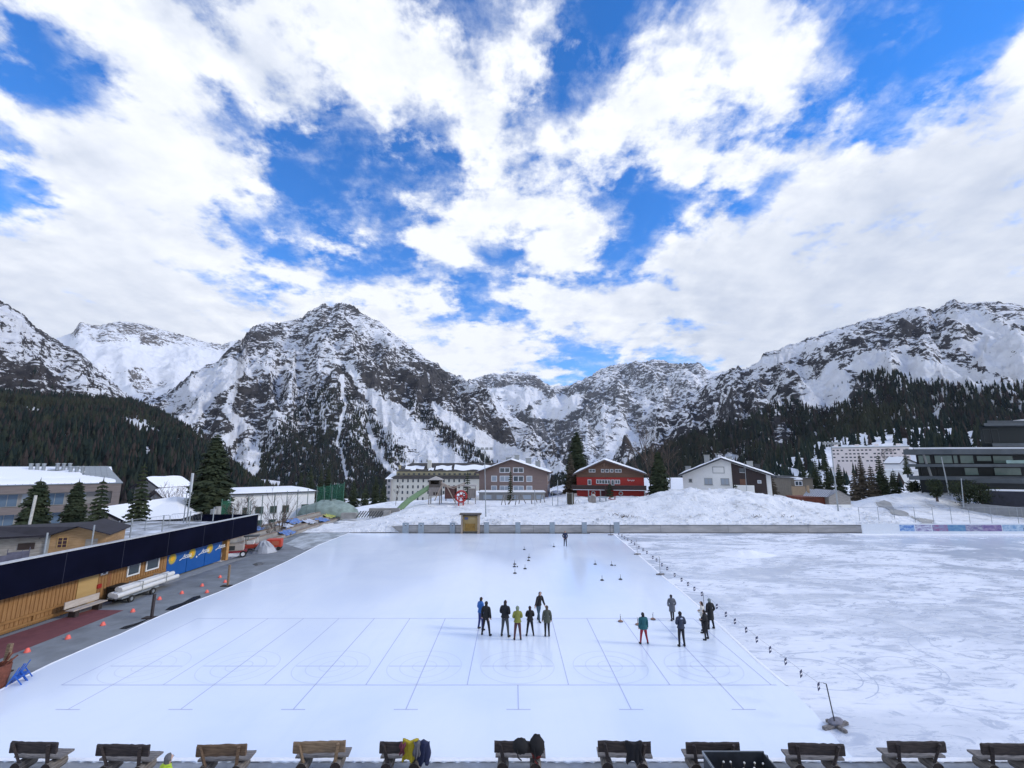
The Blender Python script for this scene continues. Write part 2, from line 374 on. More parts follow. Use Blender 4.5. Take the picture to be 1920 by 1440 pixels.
def mountain(name, m, pts, dist, foot, footz, nc, nr, amp, wl, rock=.5, rfeat=(), ffeat=None, forest=0, p=1.2, spur=.10, seed=0, jag=1.0, tree=(9, 17), floor=0., gully=1.0, larch=.3):
    az, tn = ridge_az(pts); a = np.linspace(az[0], az[-1], nc)
    D = np.interp(a, az, dist) if not np.isscalar(dist) else np.full(nc, float(dist))
    D = D * (1 + spur * pn(a * 9 + seed, a * 0 + seed * 1.7)); tnr = np.interp(a, az, tn)
    FR = (np.interp(a, az, foot) if not np.isscalar(foot) else np.full(nc, float(foot)))
    zr = CH + D * tnr; nb = 14
    t = np.concatenate([np.linspace(0, 1, nr), 1 + np.linspace(.02, .5, nb)])[:, None]
    r = FR[None] + (D - FR)[None] * t; prof = np.where(t <= 1, np.abs(t) ** p, 1 - (t - 1) * 1.6)
    h = footz + (zr - footz)[None] * prof; X_ = np.sin(a)[None] * r; Y_ = np.cos(a)[None] * r
    w_ = np.minimum(1, np.abs(t) * 3 + .1) * np.where(t <= 1, 1 - .80 * t ** 5, .25)
    n = fbm(X_ / wl + seed, Y_ / wl, 8, .53, True) - .35
    g = fbm(a[None] * 13 + .35 * pn(X_ / wl * .7, Y_ / wl * .7 + 3) + seed, t * 1.6 + X_ * 0, 2, .5, True)
    h = h + amp * w_ * (n + gully * .55 * (g - .3) * np.sin(np.pi * np.clip(t, 0, 1)) ** .7)
    jg = fbm(a * 240 + seed * 3, a * 0 + 2, 5, .6); h = h + jag * (amp * .10) * jg[None] * np.exp(-((t - 1) / .05) ** 2)
    PX, PY = proj(X_, Y_, h)
    rk = field(PX, PY, rock, rfeat) if rfeat else np.full(X_.shape, float(rock))
    o = mesh_np(name, np.stack([X_, Y_, h], -1).reshape(-1, 3), grid_faces(len(t), nc), m, attrs={'rock': rk.ravel()})
    tag(o, kind='structure')
    if forest:
        fr = np.random.RandomState(int(seed * 10) + 5); fd = field(PX, PY, 0., ffeat)[:nr]
        rr = (r[:nr] * np.gradient(r[:nr], axis=0)).clip(0); pw = (fd.clip(0) * rr).ravel(); pw /= pw.sum()
        idx = fr.choice(pw.size, forest, p=pw); i, j = idx // nc, idx % nc; i = np.minimum(i, nr - 2); j = np.minimum(j, nc - 2)
        fi, fj = fr.rand(forest), fr.rand(forest)
        def bl(q): return (q[i, j] * (1 - fj) + q[i, j + 1] * fj) * (1 - fi) + (q[i + 1, j] * (1 - fj) + q[i + 1, j + 1] * fj) * fi
        TREES.append((bl(X_), bl(Y_), bl(h), fr.uniform(tree[0], tree[1], forest) * (.6 + .4 * fd[i, j]), fr.rand(forest) < larch))
    return a, r, h
TREES = []
def merge_trees(name, sets, label):
    # one low conifer: ragged tiers
    def conifer(seed, tiers, sides, wid, droop):
        q = np.random.RandomState(seed); V, Fc = [], []
        for k in range(tiers):
            z0 = .04 + .80 * k / tiers; z1 = min(1, z0 + 1.5 / tiers); r0 = wid * (1 - z0) ** .85
            b = len(V); V.append((0, 0, z1))
            for s_ in range(sides):
                th = 2 * np.pi * s_ / sides + q.rand() * .5; rr = r0 * (.65 + .6 * q.rand()); V.append((rr * np.cos(th), rr * np.sin(th), z0 - droop * q.rand() / tiers))
            for s_ in range(sides): Fc.append((b, b + 1 + s_, b + 1 + (s_ + 1) % sides))
        return np.array(V), np.array(Fc)
    protos = [conifer(s_, 5, 6, wd, .5) for s_, wd in ((1, .17), (2, .20), (3, .15), (4, .24))]
    VV, FF, TT, nb = [], [], [], 0; q = np.random.RandomState(9)
    for (x, y, z, hgt, la) in sets:
        pick = q.randint(0, 4, len(x))
        for k, (pv, pf) in enumerate(protos):
            s_ = np.where(pick == k)[0]
            if not len(s_): continue
            th = q.rand(len(s_)) * 6.28; c, sn = np.cos(th)[:, None], np.sin(th)[:, None]; H_ = hgt[s_][:, None]
            wj = H_ * q.uniform(.75, 1.25, (len(s_), 1))
            vx = (pv[:, 0] * c - pv[:, 1] * sn) * wj + x[s_][:, None]; vy = (pv[:, 0] * sn + pv[:, 1] * c) * wj + y[s_][:, None]
            vz = pv[:, 2] * H_ + z[s_][:, None] - .5
            VV.append(np.stack([vx, vy, vz], -1).reshape(-1, 3)); n = len(pv)
            FF.append((pf[None] + (np.arange(len(s_)) * n)[:, None, None] + nb).reshape(-1, 3)); nb += n * len(s_)
            ti = q.rand(len(s_)) * .5 + np.where(la[s_], .5, 0); TT.append(np.repeat(ti, n))
    o = mesh_np(name, np.concatenate(VV), np.concatenate(FF), M_forest, smooth=False, attrs={'tint': np.concatenate(TT)})
    tag(o, label, 'forest', kind='stuff'); return o
m, t, b = newmat('forest'); M_forest = m
tv = nd(t, 'ShaderNodeAttribute', attribute_name='tint').outputs['Fac']; rp = nd(t, 'ShaderNodeValToRGB'); t.links.new(tv, rp.inputs[0])
for i, (ps, c) in enumerate(((0, (.010, .019, .020)), (.3, (.018, .030, .026)), (.5, (.034, .042, .028)), (.52, (.026, .023, .024)), (1, (.058, .047, .042)))):
    e = rp.color_ramp.elements[i] if i < 2 else rp.color_ramp.elements.new(ps)
    e.position = ps; e.color = (*c, 1)
nf = noise(t, nd(t, 'ShaderNodeTexCoord').outputs['Object'], .008, 4, .6, .5); fc = mixc(t, mrange(t, nf, .5, .66, 0, .7), rp.outputs[0], (.046, .050, .028)); t.links.new(fc, b.inputs['Base Color']); b.inputs['Roughness'].default_value = .9; b.inputs['Specular IOR Level'].default_value = .1  # broad olive drift varies the tone and paints in sunlit stretches of forest

# far valley floor and near terrain in one sheet out to the horizon
ra = np.concatenate([np.linspace(3, 60, 50), np.geomspace(62, 9000, 190)]); aa = np.radians(np.linspace(-100, 100, 420))
RR, AA = np.meshgrid(ra, aa, indexing='ij'); gx, gy = np.sin(AA) * RR, np.cos(AA) * RR
def ground_h(x, y):
    r = np.hypot(x, y)
    h = -.25 + 0 * x
    h = h - 2.6 * sstep(-x, 31, 46) * sstep(y, 5, 20)
    h = np.where(y > 62, h + 2.6 * sstep(y, 64, 88) * sstep(x, -24, -8) * (1 - .35 * sstep(x, 45, 70)), h)
    h = h - 12 * sstep(y, 108, 240) * (1 - sstep(x, 40, 100)) - 45 * sstep(r, 260, 900) * (1 - .5 * sstep(x, 60, 200))
    h = h + .9 * fbm(x / 40, y / 40, 4) * sstep(r, 66, 120)
    return h
mesh_np('ground', np.stack([gx, gy, ground_h(gx, gy)], -1).reshape(-1, 3), grid_faces(len(ra), len(aa)), M_snow)['kind'] = 'structure'

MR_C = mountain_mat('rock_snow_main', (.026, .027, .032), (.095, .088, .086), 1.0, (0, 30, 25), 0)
MR_D = mountain_mat('rock_snow_far', (.07, .075, .085), (.15, .15, .155), .75, (0, 35, 0), 90)  # rock made paler and bluer: distance haze mixed into its colour
MR_E = mountain_mat('rock_snow_right', (.028, .030, .038), (.085, .080, .082), 1.1, (0, -22, -20), 30)
MR_A = mountain_mat('rock_snow_left', (.06, .06, .065), (.19, .165, .14), .8, (0, -15, 10), 60)
MR_B = mountain_mat('rock_snow_shoulder', (.028, .028, .034), (.085, .078, .078), 1.3, (0, 30, 30), 75)
# far left peak with its snow bowl
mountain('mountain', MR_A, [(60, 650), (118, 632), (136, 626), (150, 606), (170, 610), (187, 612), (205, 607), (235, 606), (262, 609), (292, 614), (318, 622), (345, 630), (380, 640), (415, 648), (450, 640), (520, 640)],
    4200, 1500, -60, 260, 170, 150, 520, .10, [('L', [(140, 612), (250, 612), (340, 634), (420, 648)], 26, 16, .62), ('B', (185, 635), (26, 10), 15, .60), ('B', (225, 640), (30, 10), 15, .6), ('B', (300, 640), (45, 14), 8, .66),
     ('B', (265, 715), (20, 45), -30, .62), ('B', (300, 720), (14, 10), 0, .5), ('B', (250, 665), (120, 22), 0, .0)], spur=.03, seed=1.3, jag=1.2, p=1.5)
# far peaks in the middle
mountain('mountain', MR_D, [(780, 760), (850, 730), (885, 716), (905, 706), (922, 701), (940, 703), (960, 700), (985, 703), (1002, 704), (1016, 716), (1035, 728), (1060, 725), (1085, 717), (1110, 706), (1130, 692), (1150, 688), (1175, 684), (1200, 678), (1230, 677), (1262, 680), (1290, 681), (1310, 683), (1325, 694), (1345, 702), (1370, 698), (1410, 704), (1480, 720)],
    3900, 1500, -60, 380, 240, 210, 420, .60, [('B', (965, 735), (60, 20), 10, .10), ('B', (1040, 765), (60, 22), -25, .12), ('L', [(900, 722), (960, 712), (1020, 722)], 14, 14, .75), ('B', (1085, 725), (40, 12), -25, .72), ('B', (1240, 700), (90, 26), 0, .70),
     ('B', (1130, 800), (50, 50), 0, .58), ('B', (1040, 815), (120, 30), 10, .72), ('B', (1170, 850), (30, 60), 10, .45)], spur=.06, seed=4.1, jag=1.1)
# right mountain
mountain('mountain', MR_E, [(1100, 900), (1160, 862), (1200, 832), (1240, 800), (1275, 768), (1300, 748), (1335, 720), (1370, 702), (1410, 684), (1450, 664), (1490, 647), (1530, 636), (1565, 622), (1600, 612), (1640, 601), (1680, 590), (1710, 584), (1735, 580), (1752, 585), (1770, 578), (1780, 569), (1789, 562), (1798, 568), (1815, 571), (1845, 569), (1880, 571), (1905, 575), (1925, 583), (1990, 600), (2100, 640)],
    [1500] * 4 + [1600] * 6 + [1900] * 8 + [2100] * 12, 560, -30, 520, 300, 120, 300, .60,
    [('B', (1720, 700), (170, 30), 12, .06), ('B', (1860, 640), (110, 38), 18, .08), ('B', (1550, 720), (50, 50), -30, .18), ('L', [(1380, 708), (1460, 672), (1600, 618)], 9, 9, .20), ('B', (1900, 700), (80, 40), 10, .12),
     ('B', (1660, 620), (85, 28), -12, .70), ('B', (1560, 670), (70, 30), -30, .66), ('B', (1840, 578), (60, 8), 4, .66), ('B', (1790, 620), (55, 22), 12, .60), ('B', (1850, 695), (90, 6), 22, .62), ('B', (1360, 760), (110, 40), -38, .66), ('B', (1620, 740), (28, 12), 0, .5),
     ('L', [(1560, 690), (1520, 760), (1500, 810)], 16, 20, .12), ('Y', [(1100, 990), (1300, 870), (1500, 790), (1700, 740), (2100, 740)], 25, .5)],
    [('Y', [(1100, 900), (1200, 862), (1290, 822), (1400, 790), (1440, 768), (1500, 758), (1530, 775), (1575, 770), (1640, 725), (1700, 722), (1790, 728), (1920, 735), (2100, 740)], 12, 1.0), ('B', (1660, 712), (60, 12), 0, .7), ('B', (1570, 745), (22, 28), 0, .02), ('B', (1465, 820), (24, 22), -30, .06), ('B', (1345, 880), (60, 18), -30, .12),
     ('B', (1760, 775), (16, 22), 10, .2), ('B', (1640, 755), (10, 12), 10, .3)],
    forest=20000, spur=.07, seed=7.7, tree=(9, 18), p=1.25, larch=.28)
# shoulder on the left
mountain('mountain', MR_B, [(-160, 440), (-60, 515), (0, 557), (20, 570), (45, 586), (62, 606), (95, 628), (125, 648), (150, 668), (180, 692), (210, 716), (240, 742), (265, 760), (300, 785), (360, 820), (430, 860)],
    [1500] * 8 + [1400] * 8, 700, -30, 320, 240, 85, 260, .36, [('L', [(0, 562), (60, 606), (150, 672), (250, 752)], 13, 12, .82), ('L', [(0, 660), (90, 650), (150, 690), (230, 750)], 22, 22, .62), ('B', (30, 600), (40, 14), 35, .25), ('B', (80, 690), (90, 40), 20, .56), ('Y', [(0, 690), (240, 760)], 20, .60)],
    [('B', (55, 725), (40, 24), 0, .9), ('B', (100, 735), (50, 18), 0, .35), ('Y', [(-160, 740), (0, 745), (240, 750), (400, 800)], 10, .8), ('B', (170, 725), (60, 15), 30, .15)], forest=2200, spur=.04, seed=2.9, tree=(10, 17), p=1.15, larch=.6)
# the main peak
mountain('mountain', MR_C, [(230, 800), (300, 745), (330, 728), (360, 706), (385, 692), (408, 684), (428, 655), (450, 636), (468, 622), (482, 613), (500, 609), (520, 612), (536, 606), (550, 604), (566, 600), (576, 588), (590, 580), (606, 571), (618, 574), (636, 569), (650, 574), (664, 578), (680, 590), (700, 602), (720, 614), (742, 632), (765, 648), (790, 664), (815, 686), (850, 702), (880, 716), (905, 738), (935, 764), (965, 792), (1000, 826), (1040, 868), (1090, 920)],
    [1900] * 8 + [2250] * 14 + [2200] * 8 + [1900] * 7, 1000, -60, 640, 420, 150, 300, .60,
    [('B', (390, 720), (75, 26), -28, .10), ('B', (330, 770), (60, 22), -35, .30), ('L', [(450, 690), (400, 740), (345, 800)], 12, 10, .08), ('B', (435, 655), (26, 16), -30, .82), ('B', (500, 622), (36, 14), -12, .78), ('B', (640, 585), (45, 14), 0, .72), ('B', (720, 636), (40, 12), 28, .35),
     ('B', (610, 640), (90, 34), 0, .56), ('B', (480, 770), (60, 26), 0, .62), ('B', (820, 730), (90, 34), 38, .80), ('B', (720, 670), (60, 22), 20, .72), ('B', (900, 780), (90, 22), 42, .80), ('Y', [(430, 870), (560, 740), (625, 715), (680, 740), (800, 850)], 8, .60),
     ('L', [(655, 690), (690, 735), (735, 785), (800, 840), (880, 900)], 9, 26, .04), ('L', [(815, 760), (860, 800), (930, 845), (1010, 890)], 8, 32, .05), ('L', [(725, 745), (780, 800), (850, 860)], 5, 6, .10),
     ('L', [(640, 705), (646, 760), (632, 835)], 5, 3, .08), ('L', [(605, 750), (608, 815)], 10, 3, .10), ('L', [(672, 760), (680, 790)], 12, 6, .08), ('L', [(690, 800), (705, 850), (735, 890)], 5, 12, .08),
     ('L', [(440, 730), (425, 770), (455, 800), (400, 850)], 8, 12, .10), ('L', [(540, 830), (480, 900)], 8, 14, .15), ('B', (465, 870), (30, 40), 10, .25), ('L', [(640, 830), (650, 900)], 5, 8, .2)],
    [('Y', [(380, 1000), (430, 880), (470, 850), (520, 800), (570, 750), (625, 715), (680, 760), (740, 830), (790, 900), (1000, 900)], 14, .55), ('Y', [(430, 890), (600, 810), (740, 870), (800, 900)], 22, 1.0), ('L', [(770, 760), (880, 850), (1000, 900)], 14, 30, .5), ('B', (780, 890), (50, 30), 0, .1),
     ('L', [(655, 690), (690, 735), (735, 785), (800, 840), (880, 900)], 14, 30, .0), ('L', [(815, 760), (860, 800), (930, 845), (1010, 890)], 10, 34, .0), ('L', [(690, 800), (705, 850), (735, 890)], 5, 10, .0), ('L', [(640, 705), (646, 760), (632, 835), (650, 900)], 5, 5, .0), ('B', (465, 870), (26, 40), 10, .05)],
    forest=14000, spur=.05, seed=5.5, tree=(9, 17), p=1.15, larch=.35, gully=1.3)
# wooded hill on the left and the low hill on the right
mountain('hill', MR_B, [(-200, 730), (0, 742), (120, 752), (240, 756), (300, 780), (350, 810), (400, 850), (440, 886), (480, 920), (520, 960)],
    [800] * 5 + [720] * 5, 240, -14, 200, 120, 14, 90, .15, (), [('Y', [(-200, 700), (600, 700)], 10, 1.0), ('B', (50, 772), (60, 9), 5, .15), ('B', (260, 800), (45, 16), 20, .22), ('B', (30, 815), (40, 5), 5, .3), ('B', (140, 760), (50, 6), 3, .4), ('B', (275, 850), (10, 14), 0, .02), ('B', (205, 850), (22, 6), -20, .05)], forest=14000, spur=.03, seed=8.8, tree=(7, 14), p=1.15, larch=.3)
mountain('hill', M_snow, [(1400, 925), (1440, 880), (1475, 852), (1515, 834), (1560, 822), (1620, 812), (1690, 804), (1760, 800), (1850, 808), (1960, 800), (2120, 790)],
    [330, 340, 360, 400, 420, 430, 440, 440, 420, 400, 400], 200, -6, 160, 100, 7, 60, .1, (), [('Y', [(1660, 790), (2200, 790)], 10, .8), ('B', (1640, 880), (110, 50), 0, .0), ('B', (1585, 830), (70, 6), -10, .4), ('B', (1540, 848), (30, 5), 0, .7), ('B', (1590, 880), (60, 20), 0, .3), ('B', (1800, 815), (40, 6), 0, .3)], forest=620, spur=.03, seed=11.8, tree=(8, 14), p=1.3, larch=.15)
merge_trees('forest', TREES, 'dark conifer and larch forest covering the lower mountain slopes')
# ------------------------------------------------------------------ rink, apron, banks
def ice_mat(name, clean):
    m, t, b = newmat(name); v = nd(t, 'ShaderNodeTexCoord').outputs['Object']
    if clean:
        n1 = noise(t, v, .12, 5, .6, .5); mp = nd(t, 'ShaderNodeMapping'); mp.inputs['Scale'].default_value = (1.5, .12, 1); t.links.new(v, mp.inputs[0])
        n2 = noise(t, mp.outputs[0], 1.2, 6, .6)
        c = mixc(t, mrange(t, n1, .35, .65), (.74, .82, .955), (.81, .875, .965)); c = mixc(t, mth(t, 'MULTIPLY', mrange(t, n2, .5, .8), .35), c, (.70, .79, .95))
        b.inputs['Roughness'].default_value = .16; t.links.new(mrange(t, n1, .3, .7, .07, .20), b.inputs['Roughness'])
        h = noise(t, v, 30, 3, .6); bs = .02
    else:
        mp = nd(t, 'ShaderNodeMapping'); mp.inputs['Scale'].default_value = (.55, 1.25, 1); mp.inputs['Rotation'].default_value = (0, 0, R(-14)); t.links.new(v, mp.inputs[0])
        n1 = noise(t, mp.outputs[0], .16, 8, .66, 1.2); n2 = noise(t, mp.outputs[0], .9, 8, .68, 1.8)
        mp2 = nd(t, 'ShaderNodeMapping'); mp2.inputs['Scale'].default_value = (.25, 3, 1); mp2.inputs['Rotation'].default_value = (0, 0, R(-48)); t.links.new(v, mp2.inputs[0])
        n3 = noise(t, mp2.outputs[0], 2.2, 7, .7, .6); n5 = noise(t, v, .07, 4, .6, .8)
        sy = nd(t, 'ShaderNodeSeparateXYZ'); t.links.new(v, sy.inputs[0])
        far = mrange(t, sy.outputs[1], 22, 50); wetm = mth(t, 'MULTIPLY', mrange(t, sy.outputs[0], 36, 56), mrange(t, sy.outputs[1], 38, 50))
        k = mth(t, 'MULTIPLY', mrange(t, mth(t, 'ADD', n1, mth(t, 'MULTIPLY_ADD', n5, .30, mth(t, 'MULTIPLY', wetm, .10))), .60, .72), mth(t, 'ADD', .38, mth(t, 'MULTIPLY', far, .40)))
        k2 = mth(t, 'MULTIPLY', mrange(t, n2, .50, .62), .75); k3 = mth(t, 'MULTIPLY', mrange(t, n3, .56, .70), mth(t, 'SUBTRACT', .50, mth(t, 'MULTIPLY', far, .35)))
        c = mixc(t, k, (.84, .87, .93), (.40, .46, .56)); c = mixc(t, k2, c, (.44, .50, .62)); c = mixc(t, k3, c, (.42, .47, .58))
        n4 = noise(t, v, .5, 5, .6); c = mixc(t, mrange(t, n4, .52, .70, 0, .6), c, (.90, .92, .96))
        t.links.new(mrange(t, mth(t, 'ADD', k, k2), 0, .6, .55, .22), b.inputs['Roughness'])
        h = noise(t, v, 5, 7, .75); bs = .35
    t.links.new(c, b.inputs['Base Color']); b.inputs['IOR'].default_value = 1.31
    bp = nd(t, 'ShaderNodeBump'); bp.inputs['Strength'].default_value = bs; bp.inputs['Distance'].default_value = .03
    t.links.new(h, bp.inputs['Height']); t.links.new(bp.outputs[0], b.inputs['Normal'])
    return m
M_ice = ice_mat('ice_clean', True); M_rough = ice_mat('ice_rough', False)
M_asph = mat('asphalt', (.20, .22, .24), .85, var=.28, vscale=.6, bump=.3, bscale=30)
M_wet = mat('wet_paving', (.24, .26, .29), .35, var=.35, vscale=1.2, bump=.2, bscale=12)
M_edge = mat('scraped_snow', (.86, .88, .93), .8, var=.06, vscale=4, bump=.6, bscale=6)
# paving in front of the ice, on which the benches stand
mb = MB(); mb.slab([(-70, 2), (110, 2), (110, 15.95), (-70, 15.95)], -.2, -.03); mb.build('pavement', M_wet)['kind'] = 'structure'
# melting ragged rim of the ice on the paving
xs = np.arange(-34, 42, .05); yo = 15.62 + .10 * fbm(xs * .8, xs * 0, 4) + .05 * np.abs(np.sin(xs * 9 + 2 * fbm(xs, xs * 0 + 5, 3)))
far = 62.2
edgeL = [G(*p) for p in [(655, 999.5), (600, 1021), (540, 1052), (480, 1080), (412, 1110), (350, 1134), (285, 1162), (225, 1190), (185, 1206), (100, 1243), (45, 1270), (0, 1295), (-110, 1352)]]
lim = [p[0] for p in edgeL][::-1]; limy = [p[1] for p in edgeL][::-1]
poly = [(p[0], p[1]) for p in edgeL] + [(x, y) for x, y in zip(xs, yo) if x > -23]
def sheet(name, poly, z, m, thick=.05):
    mb = MB(); mb.slab(poly, z - thick, z); return mb.build(name, m)
right_top = G(1150, 1001)
BR = [(1150, 1001), (1190, 1034), (1238, 1077), (1290, 1120), (1352, 1176), (1420, 1240), (1480, 1290), (1530, 1340), (1560, 1378), (1590, 1440)]
BRp = [G(*p) for p in BR]; BRp = BRp[:-1] + [(10.6, 15.66, 0)]
cleanpoly = [(p[0], p[1]) for p in edgeL][::-1]                      # from near left to far left
cleanpoly = [(-34, 15.6)] + cleanpoly + [(edgeL[0][0] + .3, far)] + [(p[0], p[1]) for p in BRp] + [(x, y) for x, y in list(zip(xs, yo))[::-1] if -34 < x < 10.5]
sheet('ice_rink', cleanpoly, .012, M_ice)['kind'] = 'structure'
roughpoly = [(BRp[0][0] - 3, far)] + [(100, far), (100, 15.9)] + [(x, y) for x, y in list(zip(xs, yo + .004))[::-1] if x > 5]
sheet('ice_rough', roughpoly, .002, M_rough)['kind'] = 'structure'
# asphalt apron on the left with the red walkway and wet patches
sheet('apron', [(-27.45, 10), (-20, 10), (-15, 12), (-18, 40), (-21.5, far - .2), (-28.2, 82), (-28.4, 52), (-27.45, 47)], -.045, M_asph)['kind'] = 'structure'
M_red = mat('red_carpet', (.17, .055, .062), .9, var=.15, vscale=2)
q = [G(-60, 1262), G(0, 1234), G(232, 1143), G(170, 1142), G(110, 1160), G(0, 1196), G(-60, 1215)]
tag(sheet('carpet', [(p[0], p[1]) for p in q], -.036, M_red, .006), 'long dark red carpet laid along the wooden wall on the asphalt', 'carpet')
M_pud = mat('puddle', (.035, .038, .042), .12)
for pts in ([(226, 1182), (236, 1177), (255, 1172), (275, 1165), (292, 1158), (285, 1162), (262, 1174), (240, 1182)], [(312, 1147), (322, 1140), (345, 1133), (365, 1122), (378, 1119), (380, 1123), (360, 1133), (345, 1141), (330, 1147)], [(476, 1061), (488, 1057), (500, 1058), (496, 1062), (482, 1064)]):
    o = sheet('puddle', [G(p[0] - 3, p[1] - 4)[:2] for p in pts], -.038, M_pud, .003); o['kind'] = 'structure'
M_slab = mat('slabs_ice', (.22, .24, .25), .4, vscale=.9, col2=(.56, .60, .63), stretch=(1, .5, 1))
sheet('broken_paving', [G(*p)[:2] for p in [(535, 1019), (560, 1006), (600, 992), (630, 982), (645, 976), (652, 990), (656, 1001), (600, 1022), (570, 1030)]], -.036, M_slab, .004)['kind'] = 'structure'
sheet('path', [(-28.4, 44), (-27.4, 44), (-26.2, 47.5), (-26.6, 33), (-27.4, 33)], -.03, mat('light_concrete', (.33, .34, .33), .85, var=.15), .01)['kind'] = 'structure'
# scraped snow rims: along the apron and between clean and rough ice
def rim(name, pts, wd, hh, m, seed=0):
    P_ = []; tot = 0
    for a_, b_ in zip(pts[:-1], pts[1:]):
        n = max(2, int(math.dist(a_[:2], b_[:2]) / .18))
        for i in range(n): P_.append([a_[k] + (b_[k] - a_[k]) * i / n for k in range(2)])
    P_ = np.array(P_); T_ = np.gradient(P_, axis=0); T_ /= np.linalg.norm(T_, axis=1)[:, None]; Nn = np.stack([-T_[:, 1], T_[:, 0]], 1)
    s_ = np.arange(len(P_)) * .18; wv = wd * (1 + .5 * fbm(s_ * .9, s_ * 0 + seed, 4)); hv = hh * (1 + .7 * fbm(s_ * 1.7, s_ * 0 + seed + 4, 4))
    prof = [(-1, 0), (-.6, .55), (-.1, 1), (.35, .7), (1, 0)]
    V_ = np.stack([np.concatenate([P_ + Nn * (wv * a_)[:, None], (.004 + hv * b_)[:, None]], 1) for a_, b_ in prof], 1)
    o = mesh_np(name, V_.reshape(-1, 3), grid_faces(len(P_), len(prof)), m); o['kind'] = 'structure'; return o
rim('snow_rim', BRp[:7], .11, .03, M_edge, 1); rim('snow_rim', edgeL, .09, .03, M_edge, 5)
rim('snow_rim', [(-34, 15.75, 0), (38, 15.72, 0)], .10, .03, M_edge, 8)
# painted markings under the ice
M_line = mat('ice_line', (.52, .57, .80), .2); M_faint = mat('ice_line_faint', (.72, .79, .92), .2); zl = .0165
mk = MB(); mf = MB()
def line(mb, p, q, w_): mb.beam((p[0], p[1], zl), (q[0], q[1], zl), w_, .002)
cx0 = G(971, 1285)[0]; LW = 4.2
yh, yb, yt, yg = G(960, 1331)[1], G(960, 1285)[1], G(960, 1249.5)[1], G(960, 1160)[1]
fy1, fy2 = G(960, 1033)[1], G(960, 1007)[1]
dx = (G(965, 1000)[0] - 0) / 60 * .0
line(mk, (cx0 - 4.5 * LW, yb), (cx0 + 2.55 * LW, yb), .045); line(mk, (cx0 - 4.5 * LW, yg), (cx0 + 2.5 * LW, yg), .04)
line(mf, (cx0 - 4.5 * LW, fy1), (cx0 + .5 * LW, fy1), .05); line(mf, (cx0 - 4 * LW, fy2), (cx0 + .5 * LW, fy2), .06)
for k in range(-4, 3):
    c = cx0 + k * LW
    line(mk, (c, yh), (c, yg if k != 0 else yb), .045); line(mk, (c - .45, yh), (c + .45, yh), .05)
    line(mk, (c - 1.62, yt), (c + 1.62, yt), .04)
    for r_ in (.54, 1.1, 1.66):
        ci = MB(); n = 56; m_ = mf
        vs = [(c + (r_ + d_) * math.cos(2 * math.pi * i / n), yt + (r_ + d_) * math.sin(2 * math.pi * i / n), zl + .0005 * k) for d_ in (-.022, .022) for i in range(n)]
        m_.add(vs, [(i, (i + 1) % n, n + (i + 1) % n, n + i) for i in range(n)])
    line(mf, (c, fy1 - .2), (c, fy2), .05)
for k in range(-5, 3): line(mk, (cx0 + (k + .5) * LW, yb), (cx0 + (k + .5) * LW, yg), .04); line(mf, (cx0 + (k + .5) * LW, fy1), (cx0 + (k + .5) * LW, fy2), .05)
mk.build('rink_markings', M_line)['kind'] = 'structure'; mf.build('rink_markings', M_faint)['kind'] = 'structure'
# skated rings in the rough ice
M_ring = mat('ice_scratch', (.50, .56, .68), .3); mr = MB()
for (px_, py_, rr_, a0, a1) in ((1640, 1245, 2.6, -2.6, 1.2), (1700, 1250, 1.2, -2, 2.4), (1530, 1262, 1.7, -2.2, 1.7), (1510, 1262, 2.6, -1.2, .8), (1760, 1262, 3.6, -2.4, .5), (1820, 1215, 1.6, 1.4, 5), (1850, 1225, 3.0, 1.2, 3.4), (1600, 1180, 3.2, -.6, 1.2)):
    c = G(px_, py_); n = 40
    pts = [(c[0] + rr_ * math.cos(a0 + (a1 - a0) * i / n), c[1] + rr_ * .9 * math.sin(a0 + (a1 - a0) * i / n)) for i in range(n + 1)]
    for a_, b_ in zip(pts[:-1], pts[1:]): mr.beam((a_[0], a_[1], .0045), (b_[0], b_[1], .0045), .04, .002)
mr.build('ice_scratches', M_ring)['kind'] = 'structure'

# snow bank and playground terrace beyond the far boards
bx = np.arange(-34, 128, .42); by = np.concatenate([np.arange(62.75, 96, .38), np.arange(96, 130, 1.2)]); BX, BY = np.meshgrid(bx, by)
def bank_h(x, y):
    h = .85 * sstep(y, 62.6, 63.6) + .85 * sstep(y, 64, 80) + .1 * sstep(y, 80, 92) + 1.1 * sstep(x, -3, 12) * sstep(y, 70, 90)
    h = h * sstep(x, -27 + (y - 63) * .06, -15) * (1 - .8 * sstep(x, 52, 58))
    h = h + gz(x, y, -13.5, 84, 7, 7, .25) + gz(x, y, 34, 76, 11, 8, 2.5) + gz(x, y, 27, 75, 7, 6, 1.0) + gz(x, y, 44, 75, 7, 6, .9) + gz(x, y, 18, 78, 8, 6, .4)
    h = h + gz(x, y, -3, 67.5, 9, 2.2, .5) + gz(x, y, 8, 68, 9, 2, .35)
    h = h + gz(x, y, 72, 86, 9, 7, 2.6) + gz(x, y, 84, 88, 8, 6, 2.7) + gz(x, y, 96, 88, 8, 6, 1.6) + gz(x, y, 57, 70, 6, 5, 1.2) + gz(x, y, 90, 76, 5, 4, 1.5) + gz(x, y, 84, 66, 8, 3, .7) + gz(x, y, 100, 67, 9, 3, .9)
    h = h + .32 * sstep(y, 63, 66) * (fbm(x / 5, y / 4, 5) + .5 * (fbm(x / 2.2 + 9, y / 2.2, 4, .55, True) - .3)) * (1 + 1.2 * sstep(h, 1.5, 4))
    return h - 4 * sstep(y, 112, 130) - .6 * sstep(-x, 28, 33)
mesh_np('snow_bank', np.stack([BX, BY, bank_h(BX, BY)], -1).reshape(-1, 3), grid_faces(len(by), len(bx)), M_dirty)['kind'] = 'structure'
def bh(x, y): return float(bank_h(np.array([float(x)]), np.array([float(y)]))[0])
